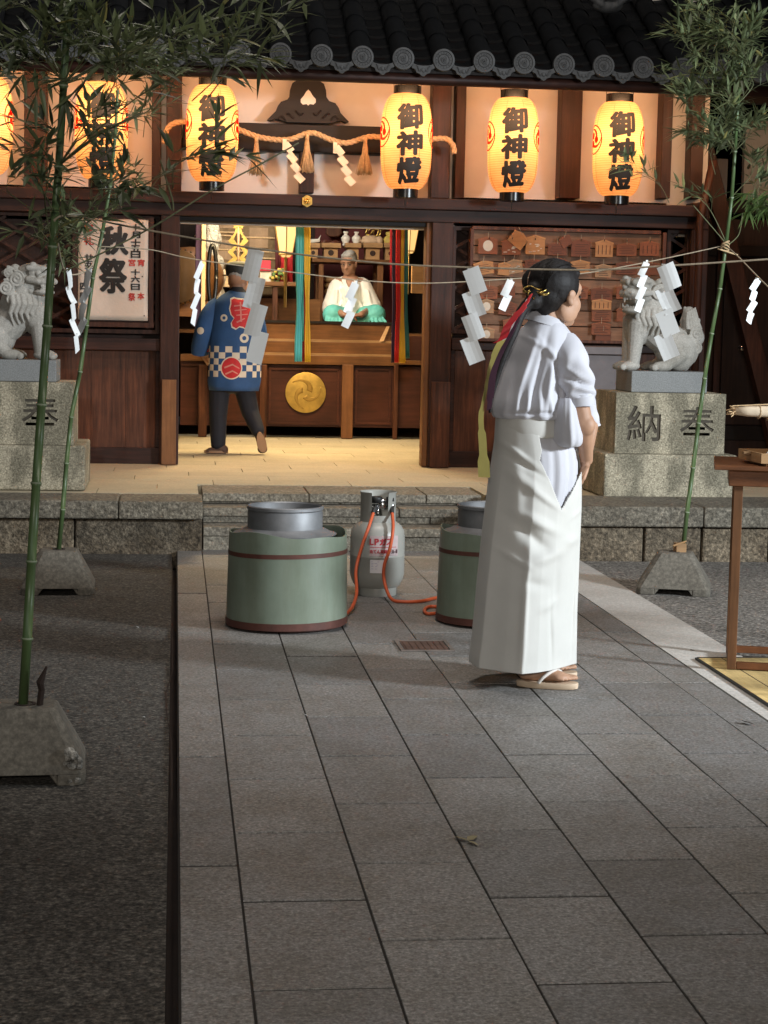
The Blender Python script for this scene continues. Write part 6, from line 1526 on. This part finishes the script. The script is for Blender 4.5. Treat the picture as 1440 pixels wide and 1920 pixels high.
bl_ = MB(); loftpx(bl_, rowinterp(br_[::4]+[br_[-1]], 8) if False else br_, YW, 160, fb2, caps=False); bl_.v = [folded(v) for v in bl_.v]
blo = obj('blouse', bl_, M_blouse, wo, smooth=True)
tl = MB(); loftpx(tl, rowinterp([(745,1040,1076,.08,-.03),(765,1034,1079,.105,-.03),(785,1030,1083,.122,-.02),(805,1028,1088,.128,-.02),(822,1029,1090,.126,-.02),(833,1034,1086,.112,-.02),(836,1042,1076,.09,-.02)], 4), YW, 64, lambda t, u: .03*math.sin(7*t+1)*u+.02*math.sin(12*t+u*3)); obj('blouse_tail', tl, M_blouse, blo, smooth=True)
# collar
cl = MB(); rg = []
for k, (dz, rr, dx) in enumerate(((0,.078,0),(.018,.070,.004),(.034,.066,.010),(.036,.060,.010),(.018,.060,.006),(0,.064,0))):
    c_ = P(1020,606,.0)+Vector((dx,0,dz-.006)); rg.append([c_+Vector((rr*math.cos(a)*1.02, rr*math.sin(a)*.92, -.022*math.cos(a)-.01*math.sin(a)*0)) for a in [2*math.pi*j/40 for j in range(40)]])
cl.loft(rg+[rg[0]], caps=False); obj('collar', cl, M_blouse, blo, smooth=True)
# sleeve of the right arm, rolled at the elbow; the far sleeve's cuff peeps out
def sleeve(pts, rads, name, par, amp=.06, ph=0, flat=.8):
    mb = MB(); cp = [Vector(q) for q in smoothpx([tuple(p)+(r,) for p, r in zip(pts, rads)], 7)] if False else None
    q = smoothpx([tuple(p)+(r,) for p, r in zip(pts, rads)], 7); rgs = []; N = len(q)
    for i, v in enumerate(q):
        c_ = Vector(v[:3]); t = (Vector(q[min(i+1,N-1)][:3])-Vector(q[max(i-1,0)][:3])).normalized(); a_ = t.cross(Vector((0,1,0))).normalized(); b_ = t.cross(a_); u = i/(N-1)
        rgs.append([c_+(a_*math.cos(x)+b_*flat*math.sin(x))*v[3]*(1+amp*math.sin(3*x+u*11+ph)*math.sin(u*math.pi)+amp*.9*math.sin(u*26+2*math.sin(x+ph))*min(1,u*1.4)*(1-max(0,(u-.9)*10))) for x in [2*math.pi*j/40 for j in range(40)]])
    i_ = rgs[-1]; c_ = Vector(q[-1][:3]); rgs.append([c_+(p-c_)*.9+Vector((0,0,.012)) for p in i_]); mb.loft(rgs, caps=False); return obj(name, mb, M_blouse, par, smooth=True)
rs_ = sleeve([P(1052,640,-.02), P(1066,665,-.05), P(1077,695,-.065), P(1083,725,-.07), P(1087,746,-.07), P(1088,757,-.07)], [.058,.066,.067,.063,.057,.052], 'sleeve', blo, .10)
SF = [(1075,700,32,5,.010,.5),(1080,715,30,4,-.010,.35),(1088,726,28,5,.011,.25),(1085,738,26,4,-.009,.1),(1070,728,8,16,.008,.6),(1062,680,8,24,.007,.3)]
for v in rs_.data.vertices: v.co = folded(v.co+WL[rs_.name], SF)-WL[rs_.name]
cf = MB(); c1, c2 = P(1087,744,-.07), P(1089,760,-.07); cf.tube([c1, c1.lerp(c2,.3), c2, c2+Vector((0,0,-.001)), c2+Vector((0,0,.004)), c1+Vector((0,0,.01))], [.0555,.0558,.0545,.052,.049,.049], 32); obj('cuff', cf, M_blouse, rs_, smooth=True, auto=50)
sleeve([P(1050,650,.14), P(1076,700,.18), P(1094,760,.20), P(1106,790,.21), P(1109,802,.21)], [.055,.055,.048,.040,.037], 'sleeve', blo, .05, 2)
# hair, ponytail, ornaments
hr = MB()
def HE(x, y, z, a, b, c_): hr.ell(HP(x, y, z), (a, b, c_), 20, 14, M=HM)
HE(-.028,0,.045,.108,.088,.096); HE(-.060,0,.002,.076,.071,.074); HE(-.040,.040,.010,.052,.045,.052) ; HE(-.042,-.036,.014,.046,.045,.050)
hr.cap(HP(-.090,-.01,-.035), HP(-.075,-.01,-.055), .034, .026); hr.cap(HP(-.12,0,.01), HP(-.135,-.01,-.03), .040, .030); HE(.042,0,.092,.035,.062,.028)
hr.tube(cr3([HP(-.13,-.02,.0), P(978,585,-.10), P(962,625,-.14), P(945,665,-.155), P(932,705,-.16), P(922,745,-.165), P(918,775,-.165)], 6), [max(.004,.024*(1-.75*(i/36)**1.3)) for i in range(37)], 10)
hair = remesh_obj('hair', hr, M_hair, .0045, wo, 8)
stn = MB()
for k in range(150):
    a0 = random.uniform(-1.25,1.25); pts = []; th0 = random.uniform(-.45,.3); N_ = 9
    for j in range(N_):
        u = j/(N_-1); th_ = th0+(2.35-th0)*u; y = math.sin(a0)*.089*math.sin(min(1.57, 1.1+u))*(1-.75*u**3); xx = -.028+.1095*math.sin(-th_+ .0)*-1*(-1)
        rx = .110*math.sin(-th_)*(1 if th_ < 0 else .90); rz = .099*math.cos(th_)*math.cos(a0*.75)
        pts.append(HP(-.030+rx, y, .045+rz-(.02*u*u)))
    stn.tube(pts, [.0013*(1-.4*abs(q/(N_-1)-.5)) for q in range(N_)], 4)
for k in range(26):
    a = random.uniform(0,6.28); p_ = HP(random.uniform(-.12,-.03), random.uniform(-.08,.02), random.uniform(.0,.12)); stn.tube([p_, p_+Vector((random.uniform(-.02,.02), random.uniform(-.015,0), random.uniform(-.02,.02))), p_+Vector((random.uniform(-.035,.035), random.uniform(-.02,0), random.uniform(-.045,.01)))], .0006, 4)
obj('hair_strands', stn, M_hair, hair, smooth=True)
om = MB()
for dx, dy_, dz, e_ in ((-.150,-.015,.012,.0),(-.138,-.040,-.008,.5),(-.145,-.03,.0,1.)): om.ribbon([HP(dx,dy_,dz)+Vector((.030*math.cos(a)*(1+.3*math.sin(a*3+e_)), -.012*math.sin(a*2), .010*math.sin(a+e_)+.006*math.cos(3*a))) for a in [2*math.pi*j/20 for j in range(14)]], Vector((.2,-.5,.8)).normalized(), .009, .0015)
obj('gold_hair_ornament', om, M_brass, hair, smooth=True)
wdir = Vector((.85,-.25,.45)).normalized()
def rib(pts, wid, mat, name, wd=None, th=.002): return obj(name, MB().ribbon(cr3(pts, 6), wd or wdir, [wid[min(len(wid)-1, int(i*len(wid)/((len(pts)-1)*6+1)))] for i in range((len(pts)-1)*6+1)], th), mat, wo, smooth=False)
rib([P(996,552,-.12), P(985,570,-.16), P(968,592,-.18), P(952,612,-.19), P(942,636,-.18), P(930,640,-.17)], [.012,.026,.050,.046,.040,.045,.03], M_ribred, 'red_ribbon')
rib([P(990,560,-.13), P(977,585,-.15), P(962,600,-.17), P(953,622,-.17), P(948,636,-.17)], [.014,.02,.04,.045,.025], M_ribw, 'white_ribbon')
rib([P(994,560,-.14), P(975,592,-.19), P(960,622,-.20), P(940,660,-.20), P(925,700,-.19), P(920,740,-.19), P(917,768,-.19)], [.010,.016,.022,.026,.03,.03,.02], M_ribp, 'purple_ribbon')
rib([P(970,600,-.12), P(948,628,-.15), P(932,655,-.17), P(920,690,-.18), P(911,730,-.18), P(902,780,-.18), P(905,830,-.18), P(908,895,-.18)], [.012,.024,.026,.02,.016,.012,.02,.030,.044], M_riby, 'yellow_ribbon', Vector((1,-.15,0)).normalized())
# ---------------------------------------------------------------- the man in the indigo festival coat
YM = 14.85
def Q(px, py, dy=0.): return W(px, py, YM+dy)
mn = thing('person', Vector((Q(435,850).x, YM, ZP)), 'person in a blue festival coat with red emblems and a checked band, walking away', 'person')
mb = MB(); mh = Q(447,527,.04); MP, MM = headprims(mb, mh, (.45,.88,-.12), 1.0)
mb.cap(mh+Vector((0,0,-.05)), Q(442,560,.02), .062,.075); mb.cap(Q(418,586), Q(468,586), .055,.055); mb.cap(Q(441,590,.01), Q(440,700,.0), .095,.095)
mb.cap(Q(408,585,.01), Q(385,632,.02), .045,.042); mb.cap(Q(385,632,.02), Q(384,668,.16), .042,.030); hand(mb, Q(384,668,.16), (.1,.8,-.5), (.6,.2,.3), 1., .6, 1)
mb.cap(Q(470,585,.01), Q(484,628,.01), .045,.042); mb.cap(Q(484,628,.01), Q(484,655,.10), .045,.034); hand(mb, Q(484,655,.10), (-.1,.8,-.5), (-.8,.1,.1), 1., .5, -1)
mb.cap(Q(414,700), Q(410,775), .085,.06); mb.cap(Q(410,775), Q(408,832), .06,.04); mb.cap(Q(456,700), Q(470,768,.03), .085,.06); mb.cap(Q(470,768,.03), Q(485,808,-.06), .06,.04)
mbd = remesh_obj('body', mb, M_skin2, .009, mn, 2)
ps = MB(); ps.cap(Q(424,712), Q(456,712), .115,.115); ps.cap(Q(412,715), Q(409,780), .092,.074); ps.cap(Q(409,780), Q(409,832), .074,.062); ps.cap(Q(455,715), Q(469,772,.03), .092,.074); ps.cap(Q(469,772,.03), Q(483,806,-.05), .074,.058)
remesh_obj('trousers', ps, M_pants, .010, mn, 2)
s1_ = MB(); s1_.cap(Q(419,843,-.01), Q(394,845,-.01), .040,.026); s1_.ell(Q(412,838,-.01), (.05,.04,.045)); s1_.ell(Q(392,846,-.01), (.035,.036,.020)); lsh = remesh_obj('shoe', s1_, M_shoe, .006, mn, 2)
z_ = ZP+.006; c_ = Q(405,848); obj('shoe_sole', MB().loft([[Vector((c_.x+.098*math.cos(a), YM-.01+.042*math.sin(a), z)) for a in [2*math.pi*j/24 for j in range(24)]] for z in (z_, z_+.02)]), M_sole, lsh, smooth=True, auto=50)
s2_ = MB(); s2_.cap(Q(486,813,-.05), Q(492,838,-.04), .040,.038); s2_.ell(Q(492,842,-.04), (.042,.032,.036)); s2_.ell(Q(485,812,-.04), (.038,.05,.036)); rsh = remesh_obj('shoe', s2_, M_shoe, .006, mn, 2)
so = MB(); ax = (Q(493,848,-.085)-Q(486,810,-.115)); L_ = ax.length; ax.normalize(); s_d = Vector((1,.1,.1)).normalized(); nn_ = ax.cross(s_d).normalized(); cc_2 = Q(490,829,-.10)
so.loft([[cc_2+ax*(L_*.5)*math.cos(a)+s_d*(.038+.006*math.cos(a))*math.sin(a)+nn_*h_ for a in [2*math.pi*j/24 for j in range(24)]] for h_ in (-.010,.012)]); obj('shoe_sole', so, M_sole, rsh, smooth=True, auto=50)
# coat with woven check band
rws = rowinterp([(543,434,454,.05,.02),(549,425,462,.075,.02),(556,414,471,.10,.02),(566,404,479,.125,.02),(580,399,485,.14,.02),(600,397,488,.15,.01),(625,396,489,.15,0),(649,394,489,.15,0)], 3)
rws += [(649+11.5*k, 394-2*k/5, 489-.2*k, .152, 0) for k in range(1, 6)]+[(712,391,488,.154,0),(722,392,486,.156,0),(732,394,484,.156,0)]
ct_ = MB(); nC = 66; rg = []
loftpx(ct_, rws, YM, nC, lambda t, u: .018*math.sin(4*t+1)*u+.014*math.sin(9*t+u*4)*u, caps=False)
r0_ = next(i for i, r in enumerate(rws) if abs(r[0]-649) < .01)
for i in range(len(rws)-1):
    for j in range(nC):
        if r0_ <= i < r0_+5 and ((i-r0_)+(j//3)) % 2: ct_.m[i*nC+j] = 1
coat = obj('festival_coat', ct_, [M_navy, M_check], mn, smooth=True); md = coat.modifiers.new('s','SOLIDIFY'); md.thickness = .004; md.offset = 1
slm = MB()
def rawsleeve(pts, rads, flat=.85):
    q = smoothpx([tuple(p)+(r,) for p, r in zip(pts, rads)], 6); rgs = []; N = len(q)
    for i, v in enumerate(q):
        c_ = Vector(v[:3]); t = (Vector(q[min(i+1,N-1)][:3])-Vector(q[max(i-1,0)][:3])).normalized(); a_ = t.cross(Vector((0,1,0))).normalized(); b_ = t.cross(a_); u = i/(N-1)
        rgs.append([c_+(a_*math.cos(x)+b_*flat*math.sin(x))*v[3]*(1+.05*math.sin(2*x+u*8)) for x in [2*math.pi*j/28 for j in range(28)]])
    return rgs
ls_ = obj('sleeve', MB().loft(rawsleeve([Q(412,566,.02), Q(402,580,.02), Q(391,600,.01), Q(382,625,.02), Q(376,648,.05), Q(375,662,.08)], [.055,.075,.085,.082,.075,.07]), caps=False), M_navy, coat, smooth=True)
obj('sleeve', MB().loft(rawsleeve([Q(468,568,.02), Q(476,585,.01), Q(482,605,.01), Q(486,625,.03), Q(486,640,.06)], [.055,.07,.07,.066,.06]), caps=False), M_navy, coat, smooth=True)
bv = bvh_of(coat); px6 = lambda l: [(340+x/4.57, 450+y/4.57) for x, y in l]
kan = [(428,512),(455,500),(480,508),(520,512),(560,518),(600,512),(640,520),(650,600),(640,680),(640,740),(610,765),(560,765),(530,745),(500,738),(470,758),(438,740),(432,705),(455,668),(430,640),(418,590),(428,552)]
def grow(pl, k):
    cx = sum(p[0] for p in pl)/len(pl); cy = sum(p[1] for p in pl)/len(pl); return [(cx+(x-cx)*k, cy+(y-cy)*k) for x, y in pl]
obj('emblem_outline', drape([grow(px6(kan), 1.10)], bv, .0052), M_check, coat); em = obj('red_emblem', drape([px6(kan)], bv, .0066), M_coatred, coat)
gl = MB(); lines = [[(450,560),(560,548),(560,558),(452,572)],[(455,600),(560,590),(560,598),(458,610)],[(470,640),(570,632),(570,640),(472,650)],[(500,530),(512,530),(520,700),(506,700)],[(470,700),(540,668),(546,676),(478,712)]]
obj('emblem_strokes', drape([px6(l) for l in lines], bv, .008), plain('pink emblem stroke', (.62,.20,.18), .8, bmp=0), em)
circ = lambda cx, cy, r_, n=28: [(cx+r_*math.cos(2*math.pi*j/n), cy+r_*1.05*math.sin(2*math.pi*j/n)) for j in range(n)]
obj('emblem_outline', drape([circ(434,690,20.5)], bv, .0052), M_check, coat); e2 = obj('red_emblem', drape([circ(434,690,18.3)], bv, .0066), M_coatred, coat)
obj('emblem_strokes', drape([[(420,688),(436,682),(449,690),(449,692),(436,685),(421,691)],[(422,700),(436,694),(446,700),(446,702),(436,697),(423,703)]], bv, .008), plain('pink stroke', (.62,.25,.2), .8, bmp=0), e2)
for cx, cy, r_ in ((420,596,6.5),(458,634,8.5)):
    w1 = obj('small_crest', drape([circ(cx, cy, r_)], bv, .0052), M_check, coat); obj('crest_centre', drape([circ(cx, cy, r_*.45)], bv, .0066), M_navy, w1)
bs = bvh_of(ls_); obj('sleeve_crest', drape([circ(376,620,6.5)], bs, .003), M_check, ls_)
cb_ = MB(); loftpx(cb_, [(538,434,458,.07,.03),(546,428,462,.082,.03),(551,424,464,.09,.03),(551,430,460,.08,.03)], YM, 40, caps=False); obj('black_collar', cb_, M_pants, coat, smooth=True)
ht = MB(); hc_ = Q(446.5,508,.045); Mt = Matrix.Rotation(R(-3),4,'Y')
ht.lathe([(.088,-.035),(.100,-.030),(.104,.015),(.104,.030),(.098,.050),(.075,.066),(.04,.074),(.001,.076)], hc_, 36, M=Mt); cap_ = obj('cap', ht, plain('black cap', (.014,.014,.014), .6, bmp=.1), mn, smooth=True, auto=50)
tp_ = MB().lathe([(.101,.047),(.099,.054),(.076,.070),(.04,.078),(.001,.080)], hc_, 36, M=Mt, caps=False); obj('cap_crown', tp_, plain('olive cap crown', (.055,.055,.035), .8, bmp=.2), cap_, smooth=True)
pk = MB().ell(hc_+Vector((-.06,.08,-.035)), (.07,.06,.008)); obj('cap_peak', pk, M_lacq, cap_, smooth=True)
gh_ = MB(); gh_.ell(MP(-.02,0,.04), (.090,.078,.060), M=MM); obj('short_hair', gh_, M_ghair, mn, smooth=True)
fnn = MB(); q = Q(381,650,.02); fnn.poly([(0,0),(.035,.05),(.05,-.03),(.035,-.045)], lambda u, v: q+Vector((u,0,v)), (0,.008,0)); obj('red_fan', fnn, M_coatred, label='small bright red fan under the man\'s left sleeve', cat='fan')
# ---------------------------------------------------------------- the seated priest
YR = 18.45
def S(px, py, dy=0.): return W(px, py, YR+dy)
pr = thing('person', Vector((S(661,604).x, YR, 1.303)), 'person with grey hair seated cross-legged in a white robe and turquoise trousers', 'person')
mb = MB(); ph = S(654,494,-.06); RP, RM = headprims(mb, ph, (-.38,-.90,-.22), .98)
mb.cap(ph+Vector((.01,.02,-.06)), S(655,530,0), .055,.068); mb.cap(S(636,536), S(676,536), .085,.085); mb.cap(S(656,540), S(658,588), .14,.14)
mb.cap(S(625,545), S(622,582,-.15), .050,.042); mb.cap(S(622,580,-.15), S(645,590,-.43), .042,.032); hand(mb, S(645,590,-.43), (.95,-.1,-.15), (0,.2,-1), .95, .5, 1)
mb.cap(S(690,545), S(697,582,-.12), .050,.042); mb.cap(S(697,580,-.12), S(677,590,-.43), .042,.032); hand(mb, S(677,590,-.43), (-.95,-.15,-.1), (0,.2,-1), .95, .5, -1)
pbd = remesh_obj('body', mb, M_skin2, .006, pr, 2); eyes(RP, RM, pbd, .98)
rb = MB(); rb.cap(S(637,537,.02), S(677,537,.02), .095,.095); rb.cap(S(656,545,.02), S(658,590,.0), .165,.175); rb.cap(S(634,540), S(621,578,-.06), .10,.095); rb.cap(S(680,540), S(698,578,-.05), .10,.10)
rb.cap(S(620,572,-.06), S(626,582,-.16), .085,.065); rb.cap(S(699,574,-.04), S(696,584,-.14), .09,.06); rb.ell(S(617,588,-.03), (.055,.08,.07)); rb.ell(S(702,590,0), (.06,.09,.085))
for x0, y0, x1, y1 in ((632,545,628,590),(645,560,632,585),(690,545,700,592),(672,560,684,588),(640,540,650,575)): rb.cap(S(x0,y0,-.12), S(x1,y1,-.16), .012,.018)
robe = remesh_obj('robe', rb, M_robe, .009, pr, 2)
cl = MB()
for s in (-1, 1):
    x0 = 656+s*12; pts = [S(x0,519,.0), S(656+s*10,531,-.150), S(658+s*2,552,-.225), S(659-s*4,575,-.235)]
    cl.ribbon(cr3(pts, 6), [Vector((1,.3*s,0)).normalized()]*19, .040, .012)
obj('crossed_collar', cl, M_robe, robe)
vn = MB().poly([(-.02,0),(.035,0),(.012,-.15)], lambda u, v: S(656,524,-.11)+Vector((u, v*.35, v)), (0,.01,0)); obj('bare_chest', vn, M_skin2, pbd)
hk_ = MB(); hk_.cap(S(656,598,.05), S(658,604,-.05), .16,.15); hk_.cap(S(645,596,-.05), S(624,590,-.28), .11,.105); hk_.cap(S(672,596,-.05), S(704,590,-.26), .11,.105); hk_.cap(S(622,594,-.28), S(662,604,-.34), .085,.07); hk_.cap(S(703,594,-.26), S(662,605,-.32), .085,.07)
for k in range(6):
    hk_.cap(S(613+k*6,584+abs(k-2)*1.5,-.33), S(611+k*7,604,-.40), .008,.016); hk_.cap(S(688+k*5,586+abs(k-3)*1.5,-.31), S(683+k*8,604,-.38), .008,.016)
remesh_obj('hakama', hk_, M_teal, .008, pr, 1)
gh2 = MB(); gh2.ell(RP(-.025,0,.052), (.100,.082,.082), M=RM); gh2.ell(RP(-.05,0,.0), (.07,.074,.07), M=RM); gh2.ell(RP(.045,-.01,.092), (.038,.055,.024), M=RM)
gh2.ell(RP(.0,.02,.095), (.07,.05,.045), M=RM)
remesh_obj('grey_hair', gh2, M_ghair, .006, pr, 4)
gls = MB()
for s in (-1, 1): gls.tube([RP(.094, s*.030+.020*math.cos(a), .004+.014*math.sin(a)) for a in [2*math.pi*j/16 for j in range(17)]], .0018, 5); gls.tube([RP(.094,s*.05,.008), RP(.0,s*.082,.012)], .0015, 5)
obj('spectacles', gls, M_iron, pr, smooth=True)
